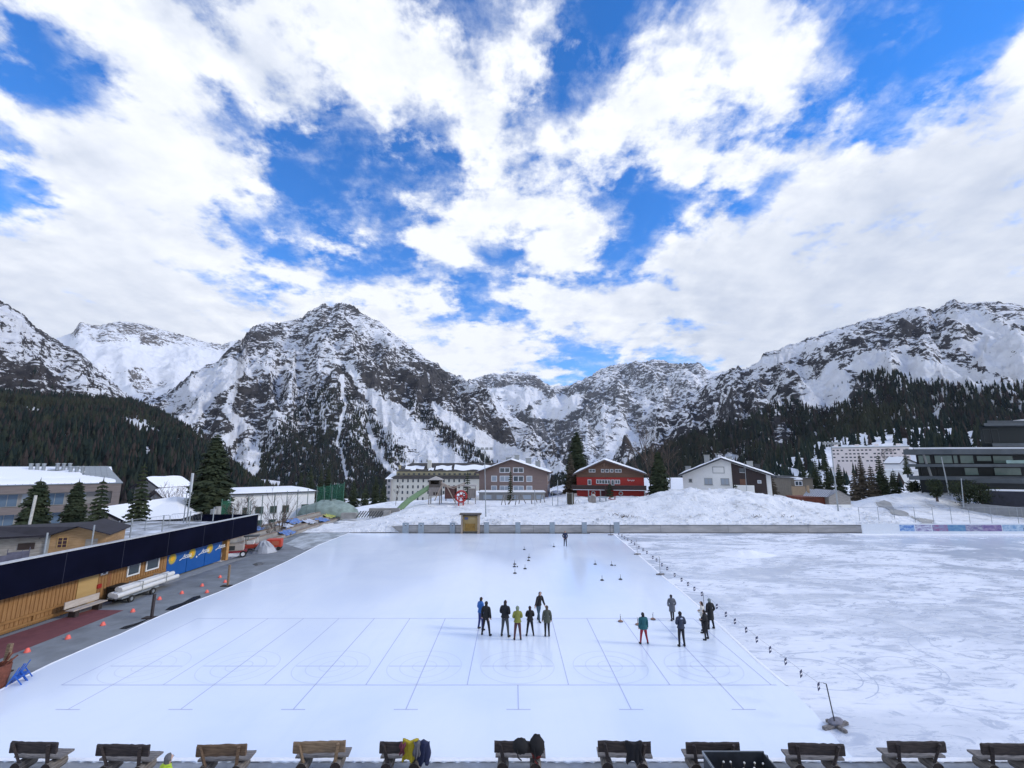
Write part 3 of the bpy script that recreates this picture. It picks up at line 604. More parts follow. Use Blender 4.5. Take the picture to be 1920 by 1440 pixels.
def onbank(px, Y): 
    x = (px - 960) / F * Y / math.cos(PITCH); z = bh(x, Y)
    for _ in range(4):
        d = Y * math.cos(PITCH) + (z - CH) * math.sin(PITCH); x = (px - 960) / F * d; z = bh(x, Y)
    return (x, Y, z)
cr_ = np.random.RandomState(12); VV, FF = [], []
for i in range(900):
    x_ = cr_.uniform(-20, 60); y_ = 62.9 + abs(cr_.normal(0, 3.2)) if i % 3 else cr_.uniform(63, 80); r_ = .05 + .16 * cr_.rand() ** 2; c_ = np.array([x_, y_, bh(x_, y_) + r_ * .3]); b0 = len(VV) * 8
    VV.append(c_ + cr_.uniform(.6, 1.1, (8, 1)) * r_ * np.array([[-1, -1, -1], [1, -1, -1], [1, 1, -1], [-1, 1, -1], [-1, -1, 1], [1, -1, 1], [1, 1, 1], [-1, 1, 1]])); FF += [[b0 + k for k in f_] for f_ in ((0, 3, 2, 1), (4, 5, 6, 7), (0, 1, 5, 4), (1, 2, 6, 5), (2, 3, 7, 6), (3, 0, 4, 7))]
tag(mesh_np('snow_chunks', np.concatenate(VV), FF, M_dirty, smooth=False), 'broken lumps of ploughed snow strewn over the bank', 'snow', kind='stuff')
# snow heap standing on the rough ice
mb = MB(); c = G(1397, 1040); rr = np.random.RandomState(2)
gxh, gyh = np.meshgrid(np.linspace(-4, 4, 60), np.linspace(-2.2, 2.2, 34)); q_ = np.hypot(gxh / 3.6, gyh / 1.9)
hz = .42 * (1 - sstep(q_, .15, 1)) * (1 + .5 * fbm(gxh, gyh, 4)) - .03
mesh_np('snow_heap', np.stack([gxh + c[0], gyh + c[1], hz], -1).reshape(-1, 3), grid_faces(34, 60), M_edge)['kind'] = 'structure'
# grey path on the right and its kerb
M_path = mat('path_grit', (.34, .34, .33), .9, var=.2, vscale=1)
pa, pb = onbank(1650, 84), onbank(1745, 63.4); V_ = []
for i in range(40):
    t_ = i / 39; x_ = pa[0] + (pb[0] - pa[0]) * t_ + 1.5 * math.sin(t_ * 3); y_ = pa[1] + (pb[1] - pa[1]) * t_
    for j in range(9): xx_ = x_ + (j / 8 - .5) * (1.6 + 1.0 * t_) * (1 + .4 * math.sin(i * .7)); V_.append((xx_, y_, bh(xx_, y_) + .10))
mesh_np('path', V_, grid_faces(40, 9), M_path)['kind'] = 'structure'
# ------------------------------------------------------------------ people
M_skin = mat('skin', (.55, .36, .28), .6); M_eye = mat('eye_dark', (.02, .015, .015), .3)
def cloth(col): return mat('cloth_%.3f_%.3f_%.3f' % col, col, .85, var=.2, vscale=9, bump=.3, bscale=25)
def person(label, foot, top, jac, tro, hair, rz=0, arms='down', legs=0.0, spread=.10, lean=0.0, turn=0.0, hairlen=0, hat=None, hem=0, skirt=0, shoe=(.02, .02, .022), group=None, hgt=None, collar=None, wide=1.0):
    g = G(*foot) if len(foot) == 2 else foot
    h = hgt or (A(top[0], top[1], g[1])[2]); k = h / 1.78
    root = empty('person', g if len(foot) == 3 else (g[0], g[1], .012), rz, label, 'person', group)
    V, E, Rd, B = [], [], [], []
    def j(p, r, par=None, bone=None):
        V.append(Vector(p) * k); Rd.append(tuple(x * k for x in (r if isinstance(r, tuple) else (r, r))))
        if par is not None: E.append((par, len(V) - 1)); B.append(bone)
        return len(V) - 1
    ln = lean
    pel = j((0, 0, .97), (.155 * wide, .105)); sp = j((0, ln * .3, 1.14), (.135 * wide, .10), pel, 'torso'); ch = j((0, ln * .7, 1.34), (.165 * wide, .115), sp, 'torso')
    nk = j((0, ln + .005, 1.51), .055, ch, 'neck'); hb = j((0, ln + .02, 1.585), (.066, .078), nk, 'head'); hm = j((0, ln + .03, 1.665), (.076, .092), hb, 'head'); j((0, ln + .015, 1.745), (.05, .062), hm, 'head')
    ct, st = math.sin(turn), math.cos(turn)
    j((ct * .115, ln + .03 + st * .112, 1.65), .014, hm, 'head')
    for s in (-1, 1): j((s * .082 * st, ln + .02 - s * ct * .082, 1.66), .014, hm, 'head')
    for s in (-1, 1):
        sh = j((s * .175 * wide, ln * .9, 1.445), .062, ch, 'arm')
        if arms == 'folded': el, wr, hd = (s * .245, ln + .02, 1.17), (s * .02, ln + .21, 1.17 + s * .03), (-s * .09, ln + .23, 1.19 + s * .03)
        elif arms == 'pocket': el, wr, hd = (s * .285, ln - .05, 1.17), (s * .225, ln + .09, .98), (s * .20, ln + .13, .92)
        elif arms == 'reach': el, wr, hd = ((s * .32, ln + .06, 1.22), (s * .50, ln + .15, 1.02), (s * .56, ln + .18, .95)) if s > 0 else ((s * .27, ln - .02, 1.18), (s * .34, ln + .05, .94), (s * .35, ln + .08, .86))
        elif arms == 'front': el, wr, hd = (s * .25, ln - .02, 1.17), (s * .12, ln + .20, 1.08), (s * .05, ln + .25, 1.10)
        elif arms == 'back': el, wr, hd = (s * .27, ln - .08, 1.18), (s * .12, ln - .17, 1.0), (s * .04, ln - .18, .96)
        else: el, wr, hd = (s * .235, ln - .02, 1.17), (s * .26, ln + .03, .93), (s * .262, ln + .05, .85)
        e_ = j(el, .048, sh, 'arm'); w_ = j(wr, .033, e_, 'arm'); m_ = j([wr[i] + (hd[i] - wr[i]) * .6 for i in range(3)], (.040, .020), w_, 'hand')
        dv = Vector(hd) - Vector(wr); dn = dv.normalized(); sd = dn.cross(Vector((0, 0, 1)) if abs(dn.z) < .9 else Vector((0, 1, 0))).normalized()
        for fi, (o_, l_) in enumerate(((-.030, .075), (-.010, .088), (.010, .084), (.028, .068))):
            a_ = j(Vector(hd) * .9 + Vector(wr) * .1 + sd * o_, .0095, m_, 'hand'); j(Vector(hd) + sd * o_ * 1.1 + dn * l_ * .55 + Vector((0, .015, 0)), .008, a_, 'hand')
        a_ = j(Vector(wr) + dv * .5 + sd * -.045, .011, m_, 'hand'); j(Vector(wr) + dv * .95 + sd * -.062, .009, a_, 'hand')
    for s in (-1, 1):
        st_ = s * legs
        hp = j((s * .092, 0, .90), .092 * wide, pel, 'pelvis'); kn = j((s * (.092 + spread * .5), st_ * .5 + .03, .50), .062, hp, 'leg')
        an = j((s * (.092 + spread), st_ - .01, .10), .042, kn, 'leg'); hl = j((s * (.092 + spread), st_ - .04, .045), .042, an, 'foot'); j((s * (.105 + spread * 1.15), st_ + .16, .032), (.040, .030), hl, 'foot')
    me = bpy.data.meshes.new('skeleton'); me.from_pydata(V, E, []); o = bpy.data.objects.new('skeleton', me); COL.objects.link(o)
    o.modifiers.new('s', 'SKIN'); sb = o.modifiers.new('u', 'SUBSURF'); sb.levels = 1
    if not me.skin_vertices: me.attributes  # the modifier adds the layer below
    lay = me.skin_vertices[0].data if len(me.skin_vertices) else None
    if lay is None:
        bpy.context.view_layer.objects.active = o; bpy.ops.mesh.customdata_skin_add(); lay = me.skin_vertices[0].data
    for i, r in enumerate(Rd): lay[i].radius = r; lay[i].use_root = (i == 0)
    dg = bpy.context.evaluated_depsgraph_get(); body = bpy.data.meshes.new_from_object(o.evaluated_get(dg)); bpy.data.objects.remove(o)
    body.name = 'body'; body.materials.clear(); body.materials.append(M_skin)
    bo = link('body', body, root)
    co = np.array([v.co[:] for v in body.vertices]); no = np.array([v.normal[:] for v in body.vertices])
    Va = np.array([v[:] for v in V]); best = np.full(len(co), 1e9); reg = np.zeros(len(co), int); names = ['torso', 'neck', 'head', 'arm', 'hand', 'pelvis', 'leg', 'foot']
    for (a, b), bn in zip(E, B):
        p, q = Va[a], Va[b]; d = q - p; L2 = (d @ d) + 1e-9; t = np.clip(((co - p) @ d) / L2, 0, 1); e = np.linalg.norm(co - p - t[:, None] * d, axis=1) - .5 * np.mean(Rd[b]); kk = e < best; best = np.where(kk, e, best); reg = np.where(kk, names.index(bn), reg)
    zc = co[:, 2] / k
    def shell(name, mask, off, m, extra=None):
        vi = np.where(mask)[0]; ix = {v: i for i, v in enumerate(vi)}; fs = [[ix[v] for v in p.vertices] for p in body.polygons if all(v in ix for v in p.vertices)]
        mb = MB(); mb.add(co[vi] + no[vi] * off * k, fs, True)
        if extra: extra(mb)
        return mb.build(name, m, root)
    hemz = hem or .93
    def skirtf(mb):
        z1 = 1.10; prof = [(1.0, z1), (1.12, .98), (1.2, hemz + .05), (1.22, hemz)]; n = 18; vs = []
        for f_, z in prof:
            for i in range(n): vs.append((math.cos(2 * math.pi * i / n) * .175 * wide * f_ * k, (math.sin(2 * math.pi * i / n) * .135 * f_ + .0) * k, z * k))
        mb.add(vs, [(i * n + c_, i * n + (c_ + 1) % n, (i + 1) * n + (c_ + 1) % n, (i + 1) * n + c_) for i in range(len(prof) - 1) for c_ in range(n)], True)
        mb.add(vs[-n:], [tuple(range(n))])
    shell('trousers', (reg != 4) & (reg != 3) & (zc < 1.04) & (zc > .07), .012, cloth(tro))
    shell('jacket', ((zc > .96) & (zc < 1.575) & (reg != 4) | (reg == 3)), .026, cloth(jac), skirtf)
    if collar: shell('hood', ((reg == 1) | (reg == 0)) & (zc > 1.40) & (np.abs(co[:, 0]) < .13 * k) & (co[:, 1] < (ln + .06) * k), .055, cloth(collar))
    for s in (-1, 1): shell('shoe', (reg == 7) & (co[:, 0] * s > 0) | ((reg == 6) & (zc < .13) & (co[:, 0] * s > 0)), .014, cloth(shoe))
    fx = co[:, 0] * ct + (co[:, 1] - (ln + .02) * k) * st
    def lh(mb):
        if hairlen: mb.blob((-ct * .05 * k, (ln - .035 * st) * k, (1.64 - hairlen * .5) * k), (.085 * k, .055 * k, (hairlen * .5 + .08) * k), 10, 8, .06, 3)
    shell('hat' if hat else 'hair', (reg == 2) & ((fx < .035 * k) | (zc > 1.715)) & (zc > 1.52), .024 if hat else .017, cloth(hat or hair), lh)
    for s in (-1, 1):
        e = MB(); e.blob((ct * .105 * k + s * .03 * st * k, (ln + .03 + st * .105 - s * ct * .03) * k, 1.672 * k), (.009, .009, .007), 6, 4); e.build('eye', M_eye, root)
    return root
PG = 'ice stock players standing on the ice'
bk = (.012, .013, .016)
person('man in bright blue jacket and trousers, half hidden, leftmost of the group', (901, 1181), (902, 1119), (.03, .13, .40), (.025, .04, .17), (.03, .02, .015), rz=-.9, arms='front', group=PG)
person('person in all black, arm hanging, standing before the blue jacket', (911, 1192), (909, 1127), bk, bk, (.02, .015, .012), rz=-.35, arms='down', spread=.14, group=PG)
person('tall man in a black sweater and wide dark grey trousers', (947, 1194.5), (949, 1125), (.012, .013, .018), (.055, .062, .068), (.03, .02, .018), rz=-.4, arms='front', turn=.5, wide=1.08, group=PG)
person('person in yellow green jacket and maroon trousers with folded arms, seen from behind', (970.5, 1200.5), (969, 1136), (.22, .23, .05), (.09, .035, .04), (.22, .27, .22), rz=.05, arms='folded', hat=(.20, .25, .18), spread=.08, group=PG)
person('woman in black with long dark hair and folded arms', (994, 1193), (990, 1136), bk, bk, (.035, .018, .015), rz=.1, arms='folded', hairlen=.30, spread=.12, group=PG)
person('striding man in black jacket and dark teal jeans, arms held away', (1010, 1165), (1012, 1108), (.014, .013, .014), (.035, .07, .10), (.015, .012, .012), rz=-2.5, arms='reach', legs=.22, lean=.14, spread=.03, hat=(.015, .015, .018), group=PG)
person('woman in an olive green coat and black leggings with long brown hair', (1026, 1194), (1025, 1135), (.075, .085, .065), bk, (.10, .07, .05), rz=.05, arms='down', hem=.80, hairlen=.28, spread=.02, group=PG)
person('man in navy, hands in pockets, alone at the far end', (1060, 1024), (1059, 995), (.02, .028, .07), (.02, .025, .045), (.02, .015, .015), rz=math.pi, arms='pocket', group=PG, spread=.05)
person('person in a teal jacket and red trousers seen from behind', (1208, 1208), (1207, 1148), (.018, .11, .13), (.28, .015, .03), (.015, .012, .014), rz=.1, arms='down', hem=.84, spread=.13, wide=1.2, hairlen=.18, collar=(.10, .28, .30), group=PG)
person('person in a long grey coat and dark leggings near the snow edge', (1261.5, 1164), (1261, 1115), (.11, .12, .14), (.015, .016, .02), (.03, .025, .028), rz=.05, arms='pocket', hem=.62, legs=.12, lean=.05, spread=.02, wide=1.1, group=PG)
person('young man in a navy jacket with a pale hood', (1279, 1213), (1276, 1146), (.035, .045, .075), (.012, .013, .02), (.015, .012, .012), rz=.1, arms='front', collar=(.55, .60, .72), spread=.05, group=PG)
person('woman in a white sweater and black trousers with long dark hair', (1319.5, 1186), (1317, 1127), (.62, .60, .55), bk, (.04, .02, .015), rz=1.1, arms='folded', hairlen=.32, group=PG)
person('person in black coat with head bowed in front of the woman in white', (1325.5, 1200), (1326, 1143), (.010, .010, .012), bk, (.012, .01, .01), rz=.8, arms='front', lean=.05, group=PG)
person('tall person in a long black coat with a grey woollen hat', (1334, 1180), (1329, 1122), (.011, .012, .014), bk, (.1, .1, .1), rz=.3, arms='pocket', hem=.55, hat=(.16, .20, .21), wide=1.05, group=PG)
gg = G(314, 1421, 1.62); person('person in a lime yellow jacket and grey cap cut off by the bottom edge', (gg[0], gg[1], -.03), None, (.42, .58, .04), (.03, .03, .04), (.1, .1, .1), rz=-.6, arms='down', hat=(.13, .13, .14), hgt=1.76)

# ------------------------------------------------------------------ ice stocks
M_sd = mat('stock_rubber', (.03, .035, .04), .6); M_st = mat('stock_tan', (.30, .17, .12), .5); M_sg = mat('stock_grip', (.10, .085, .07), .6); M_sw = mat('stock_white', (.75, .74, .68), .4)
def stock_mesh(body):
    a = MB(); a.lathe([(.145, 0), (.15, .015), (.148, .035), (.10, .055)], n=20)
    b_ = MB(); b_.lathe([(.148, .034), (.12, .060), (.06, .085), (.022, .11), (.016, .12)], n=20)
    c = MB(); c.tube([(0, 0, .11), (0, 0, .30), (.012, .005, .36), (.03, .01, .385)], [.016, .018, .02, .015], 8)
    return a.mesh('plate', M_sd), b_.mesh('body', body), c.mesh('handle', M_sg)
smd, smt = stock_mesh(M_sd), stock_mesh(M_st)
def stock(px, py, label, sm=smd, rz=0, z=.012, loc=None):
    g = loc or G(px, py); r_ = empty('curling_stock', (g[0], g[1], z), rz, label, 'ice stock', 'ice stocks on the ice')
    for nm, me in zip(('plate', 'body', 'handle'), sm): link(nm, me, r_)
    return r_
for px, py, lb in ((983, 1031, 'dark ice stock standing by itself left of the far man'), (1038.5, 1025.5, 'farthest dark ice stock, just left of the far man'), (992, 1046, 'dark ice stock, rear one of the pair below the lone stock'), (991, 1051.5, 'dark ice stock, front one of the pair below the lone stock'),
    (965, 1058.5, 'dark ice stock at the back of the left cluster of three'), (964.5, 1063.2, 'dark ice stock beside a small puck in the left cluster'), (984.5, 1067, 'dark ice stock right of the left cluster'), (965.5, 1075.5, 'nearest dark ice stock of the left cluster'),
    (1116, 1058.5, 'brownish ice stock farthest left in the right group of four'), (1147, 1060.5, 'brownish ice stock beside a small puck in the right group'), (1163.5, 1087, 'ice stock nearest the snow edge in the right group'), (1129, 1088.5, 'ice stock at the front left of the right group')): stock(px, py, lb, rz=px)
for px, py, lb in ((1163.5, 1166, 'tan ice stock left of the person in teal'), (1224.5, 1162, 'pale tan ice stock with an upright handle right of the person in teal'), (1196, 1172, 'tan ice stock half hidden behind the person in teal')): stock(px, py, lb, smt, rz=px)
for px, py, lb in ((970, 1063.4, 'small black puck by the left stock cluster'), (1153.3, 1061, 'small black puck by the right stock group')):
    g = G(px, py); mb = MB(); mb.lathe([(.055, 0), (.06, .02), (.06, .07), (.045, .085)], n=14); o = mb.build('puck', M_sd); o.location = (g[0], g[1], .012); tag(o, lb, 'puck', 'small pucks on the ice')

# ------------------------------------------------------------------ benches along the near rim
def wood(name, c1, c2, s=(1, 8, 8)): return mat(name, c1, .8, vscale=3, col2=c2, stretch=s, bump=.5, bscale=14, det=8)
W_dark = wood('wood_dark', (.022, .017, .018), (.060, .045, .042)); W_brown = wood('wood_brown', (.10, .062, .038), (.20, .13, .08)); W_tan = wood('wood_tan', (.17, .115, .07), (.30, .21, .13))
W_seat = wood('wood_grey', (.13, .12, .12), (.27, .25, .24)); W_log = wood('wood_log', (.10, .088, .08), (.24, .215, .19), (8, 1, 8)); W_end = mat('log_end', (.03, .022, .02), .9, var=.4, vscale=20)
def rough_board(mb, x0, x1, y0, y1, z0, z1, seed, n=14, j=.012):
    q = random.Random(seed); vs = []
    for i in range(n + 1):
        x = x0 + (x1 - x0) * i / n; a, b, c, d = (q.uniform(-j, j) for _ in range(4)); e = q.uniform(-.02, .02) if i in (0, n) else 0
        ch = min(.03, (z1 - z0) * .25)
        vs += [(x + e, y0, z0 + ch + a), (x + e, y0 + ch, z0 + a), (x, y1 - ch, z0 + b), (x, y1, z0 + ch + b), (x, y1, z1 - ch + c), (x, y1 - ch, z1 + c), (x + e, y0 + ch, z1 + d), (x + e, y0, z1 - ch + d)]
    fs = [(i * 8 + k, i * 8 + (k + 1) % 8, (i + 1) * 8 + (k + 1) % 8, (i + 1) * 8 + k) for i in range(n) for k in range(8)]
    mb.add(vs, fs); mb.add(vs[:8], [tuple(range(8))[::-1]]); mb.add(vs[-8:], [tuple(range(8))])
def bench(px0, px1, pytop, back, label, seed, sup=None, shift=.0):
    p0, p1 = G(px0, pytop, .92), G(px1, pytop, .92); W = p1[0] - p0[0]; xm = (p0[0] + p1[0]) / 2
    root = empty('bench', (xm + shift, p0[1] + .12, -.03), random.Random(seed).uniform(-.05, .05), label, 'bench', 'rustic wooden benches along the near rim of the ice'); h = W / 2
    a = MB(); rough_board(a, -h, h, -.12, -.045, .64, .95, seed); a.build('backrest', back, root)
    a = MB(); rough_board(a, -h + .02, h + .06, .02, .44, .44, .50, seed + 1, j=.006); a.build('seat', W_seat, root)
    for sx in (-1, 1):
        a = MB(); x = sx * h * .62; a.beam((x + sx * .10, -.20, .93), (x - sx * .06, .06, .05), .085, .06); a.build('back_support', sup or back, root)
        a = MB(); a.cur = 0; a.tube([(sx * h * .66, -.10, .22), (sx * h * .66 + .01, .12, .225), (sx * h * .66, .42, .22)], [.165, .17, .16], 14, caps=False)
        a.cur = 1
        for yy, sg in ((-.10, 1), (.42, -1)): a.add([(sx * h * .66 + (.165 if sg > 0 else .16) * math.cos(t_ * .4488), yy, .22 + (.165 if sg > 0 else .16) * math.sin(t_ * .4488)) for t_ in range(14)], [tuple(range(14))[::sg]])
        a.build('log_leg', (W_log, W_end), root)
    return root
BN = [(17, 107, 1392, W_dark, 'dark weathered bench at the far left end of the row, wide seat showing'), (180, 279, 1397, W_dark, 'dark bench just left of the person in lime yellow'), (367, 459, 1397, W_brown, 'brown backed bench just right of the person in lime yellow'),
      (550, 645, 1391, W_tan, 'light tan bench, palest backrest of the row'), (713, 792, 1392, W_dark, 'dark bench with yellow and navy jackets hung over it'), (928, 1021, 1391, W_dark, 'dark bench with black bags on its backrest'), (1123, 1222, 1391, W_dark, 'dark bench with a black scarf hung over the middle'),
      (1288, 1387, 1393, W_dark, 'dark bench partly hidden behind the cart of ice stocks'), (1482, 1583, 1395, W_dark, 'dark bench just right of the cart of ice stocks'), (1667, 1773, 1391, W_dark, 'dark bench nearest below the flag post, second from the right end'), (1843, 1945, 1395, W_dark, 'dark bench cut off by the right edge of the picture')]
for i, (a_, b_, c_, m_, lb) in enumerate(BN): bench(a_, b_, c_, m_, lb, i * 7 + 1, shift=(.02 if i < 4 else -.02))
# clothes left on the benches
def drape(name, label, cat, px0, px1, py0, m, drop, seed, thick=.06, y=None, group='clothes left on the benches'):
    p0, p1 = G(px0, py0, .98), G(px1, py0, .98); q = random.Random(seed); nx, nz = 14, 12; vs = []
    def pt(u, v, s):
        x = p0[0] + (p1[0] - p0[0]) * u; env = .75 + .25 * math.sin(math.pi * min(1, max(0, u))) ** .5
        dd = drop * (.90 + .10 * math.sin(u * 11 + seed)) * v
        fold = .025 * math.sin(u * 21 + seed + v * 3) + .015 * math.sin(u * 37 + seed * 2)
        y_ = -.02 * v - .04 + fold * (0.3 + v) - s * thick * env * (.55 + math.sin(math.pi * u) * .45)
        z_ = .985 + .03 * math.sin(u * 8 + seed) * (1 - v) - dd + (0 if s else 0)
        return (x + .025 * math.sin(v * 7 + seed) * (u - .5) * 2, p0[1] + y_ - .02, z_)
    for s in (0, 1):
        for i in range(nz):
            for k in range(nx): vs.append(pt(k / (nx - 1), i / (nz - 1), s))
    fs = []; n = nx * nz
    for s in (0, 1):
        for i in range(nz - 1):
            for k in range(nx - 1):
                a = s * n + i * nx + k; f = (a, a + 1, a + nx + 1, a + nx); fs.append(f if s else f[::-1])
    for k in range(nx - 1): fs += [(k, k + 1, n + k + 1, n + k), ((nz - 1) * nx + k, n + (nz - 1) * nx + k, n + (nz - 1) * nx + k + 1, (nz - 1) * nx + k + 1)]
    for i in range(nz - 1): fs += [(i * nx, n + i * nx, n + (i + 1) * nx, (i + 1) * nx), (i * nx + nx - 1, (i + 1) * nx + nx - 1, n + (i + 1) * nx + nx - 1, n + i * nx + nx - 1)]
    mb = MB(); mb.add(vs, fs, True); o = mb.build(name, m); return tag(o, label, cat, group)
drape('jacket', 'yellow jacket draped over the back of a dark bench', 'jacket', 758, 785, 1384, cloth((.42, .33, .02)), .55, 1, .12)
drape('jacket', 'navy jacket hanging beside the yellow one', 'jacket', 783, 808, 1386, cloth((.012, .018, .06)), .62, 4, .14)
drape('jacket', 'grey jacket squeezed between the yellow and navy jackets', 'jacket', 778, 791, 1387, cloth((.12, .12, .14)), .38, 9, .20)
drape('scarf', 'dusky red scarf peeping out left of the yellow jacket', 'scarf', 751, 761, 1391, cloth((.16, .04, .06)), .3, 6, .05)
drape('scarf', 'black scarf hung over the middle of a dark bench', 'scarf', 1172, 1201, 1388, cloth((.010, .010, .014)), .55, 7, .08)
def bag(label, px, py, r, m, seed, z=.95):
    g = G(px, py, z); mb = MB(); mb.blob((0, 0, 0), r, 14, 10, .10, seed); mb.tube([(-r[0] * .4, -r[1] * .9, -.02), (-r[0] * .3, -r[1] * 1.3, -r[2] * .9), (r[0] * .1, -r[1] * 1.2, -r[2] * 1.3)], .018, 6); o = mb.build('bag', m); o.location = g; return tag(o, label, 'bag', 'bags piled on one bench')
bag('flat black bag lying on the left of the bench back', 976, 1399, (.24, .16, .20), cloth((.009, .009, .011)), 3)
bag('bulging black backpack on the right of the bench back', 1007, 1397, (.22, .17, .27), cloth((.012, .011, .013)), 5)
bag('dark red bag lying on the bench seat under the backpacks', 1006, 1413, (.15, .12, .14), cloth((.14, .012, .010)), 8, .62)

# ------------------------------------------------------------------ cart full of ice stocks
c0, c1 = A(1318, 1409, 14.3), A(1431, 1409, 14.3); zt = c0[2]
M_cart = mat('cart_steel', (.045, .052, .062), .45, .3, var=.3, vscale=4); M_blue = mat('blue_plate', (.02, .05, .42), .4)
cart = empty('stock_cart', ((c0[0] + c1[0]) / 2, 13.7, -.03), 0, 'open dark steel cart filled with ice stocks, handle loop at its right end', 'cart'); W = c1[0] - c0[0]; h_ = W / 2; zt += .03
mb = MB(); mb.box(-h_, h_, .57, .60, .3, zt); mb.box(-h_, -h_ + .03, -.6, .57, .3, zt); mb.box(h_ - .03, h_, -.6, .57, .3, zt - .02); mb.box(-h_, h_, -.63, -.6, .3, zt); mb.box(-h_ + .03, h_ - .03, -.6, .57, .3, .34); mb.build('tub', M_cart, cart)
mb = MB(); mb.box(-h_ - .02, h_ + .02, .60, .625, zt - .06, zt + .005); mb.box(-h_ - .025, -h_, -.6, .60, zt - .06, zt + .005); mb.build('rim', mat('galvanised', (.32, .35, .37), .4, .6, var=.2), cart)
mb = MB(); mb.tube([(h_ + .02, .1, .5), (h_ + .12, .45, .75), (h_ + .06, .52, 1.0), (h_ - .0, .50, 1.02), (h_ - .03, .45, .85)], .016, 8); mb.build('handle', mat('black_steel', (.015, .015, .017), .4), cart)
for sx in (-1, 1):
    mb = MB(); mb.tube([(sx * (h_ + .05), -.1, .2), (sx * (h_ + .11), -.1, .2)], .2, 18); mb.build('wheel', mat('tyre', (.02, .02, .02), .8), cart)
mb = MB(); mb.beam((h_, .25, .45), (h_ + .55, .55, .60), .05); mb.build('drawbar', M_cart, cart)
q = random.Random(5); i = 0
for ix in range(6):
    for iy in range(2):
        r_ = empty('ice_stock', (cart.location.x - h_ + .36 + ix * .29 + q.uniform(-.03, .03), 13.7 + .02 + iy * .30, .50), q.uniform(0, 6), 'ice stock with a white knob lying in the steel cart', 'ice stock', 'ice stocks in the cart')
        r_.rotation_euler.x = q.uniform(-.25, .25)
        for nm, me in zip(('plate', 'body', 'handle'), smd if q.random() < .5 else smt): link(nm, me, r_)
        kb = MB(); kb.blob((.03, .01, .40), (.028, .028, .028), 10, 8); kb.build('knob', M_sw, r_)
for k_, (dx_, dy_) in enumerate(((.20, -.05), (.45, -.12))):
    mb = MB(); mb.box(-.14, .14, -.16, .16, -.012, .012); o = mb.build('plate', M_blue); o.location = (cart.location.x - h_ + .22 + dx_ * .9, 13.7 + .18 + dy_, .66 + .03 * k_); o.rotation_euler = (.9, .1, -.2); tag(o, ('upright blue slide plate against the left end of the cart', 'second blue slide plate lying lower in the cart')[k_], 'plate', 'blue slide plates in the cart')

# ------------------------------------------------------------------ flag line between clean and rough ice
M_pole = mat('pole_dark', (.035, .038, .045), .5); M_flag = mat('flag_navy', (.012, .02, .07), .7); M_wh = mat('print_white', (.8, .82, .85), .6); M_sand = mat('sandbag', (.20, .20, .24), .9, var=.3, vscale=6, bump=.8, bscale=8)
def flagpost(px, py, ht, label, big=False, lean=-.0):
    g = G(px, py); r_ = empty('rope_post', (g[0], g[1], .012), .5, label, 'rope post', 'posts carrying the flag rope')
    mb = MB(); mb.tube([(0, 0, .05), (lean * ht * .9, 0, ht)], .02 if big else .014, 8); mb.tube([(lean * ht * .9, 0, ht), (lean * ht * .9 - .12, .02, ht + .04)], .012, 6); mb.build('post', M_pole, r_)
    k = .55 if big else .34; mb = MB(); mb.beam((-k, .1, .05), (k, -.1, .05), .13, .10); mb.beam((-.1, -k * .7, .05), (.1, k * .6, .05), .12, .09); mb.build('base', W_seat, r_, bevel=.01)
    if big: mb = MB(); mb.blob((.12, .05, .13), (.36, .18, .09), 14, 8, .05, 3); mb.build('sandbag', M_sand, r_)
    return g, (g[0] + math.cos(.5) * lean * ht * .9, g[1], ht)
posts = [flagpost(1567, 1364, 1.42, 'nearest rope post with a sandbag on its crossed wooden base', True, -.22), flagpost(1322, 1163, 1.45, 'thin rope post standing behind the white sweater woman'), flagpost(1238, 1078, 1.4, 'rope post at the edge of the rough ice beyond the players'), flagpost(1195, 1040, 1.4, 'rope post halfway to the far boards'), flagpost(1145, 1003.5, 1.4, 'farthest rope post against the far boards')]
FL = [(1535, 1287), (1502, 1263), (1473, 1240), (1444, 1218), (1419, 1199), (1399, 1181), (1378, 1165), (1361, 1152), (1344, 1137), (1316, 1113.5), (1302, 1104), (1290, 1095), (1278, 1087), (1265, 1078), (1251, 1066), (1241, 1059), (1231, 1050), (1224, 1045), (1213, 1036), (1206, 1031), (1198, 1026), (1190, 1019.5), (1184, 1015.5), (1177, 1012), (1171, 1008), (1166, 1004.5), (1160, 1001)]
FD = ['beside the nearest rope post', 'directly above the large rough ice ring', 'third up from the nearest rope post', 'fourth up from the nearest rope post', 'fifth up from the nearest rope post', 'level with the feet of the person with the navy hood', 'just right of the long black coat hem', 'right of the black coated group at waist height', 'just right of the grey woollen hat']
rope = [posts[0][1]]
for i, (px, py) in enumerate(FL):
    g = G(px, py, 1.05); z = 1.17; rope.append((g[0], g[1], z)); k_ = 1.0
    r_ = empty('pennant', (g[0], g[1], z), .75, 'navy pennant ' + (FD[i] if i < len(FD) else 'on the rope, one of the far row running to the boards'), 'pennant', 'navy pennants hanging on the rope' if i < len(FD) else 'far navy pennants on the rope')
    mb = MB(); mb.box(-.13, .13, -.004, .004, -.24, 0); mb.build('cloth', M_flag, r_)
    mb = MB(); mb.box(-.09, .09, -.007, -.0045, -.15, -.10); mb.build('print', M_wh, r_)
rope.append(posts[-1][1]); mb = MB(); mb.tube(rope, .004, 5); tag(mb.build('rope', M_pole), 'thin dark rope carrying the navy pennants along the ice', 'rope')
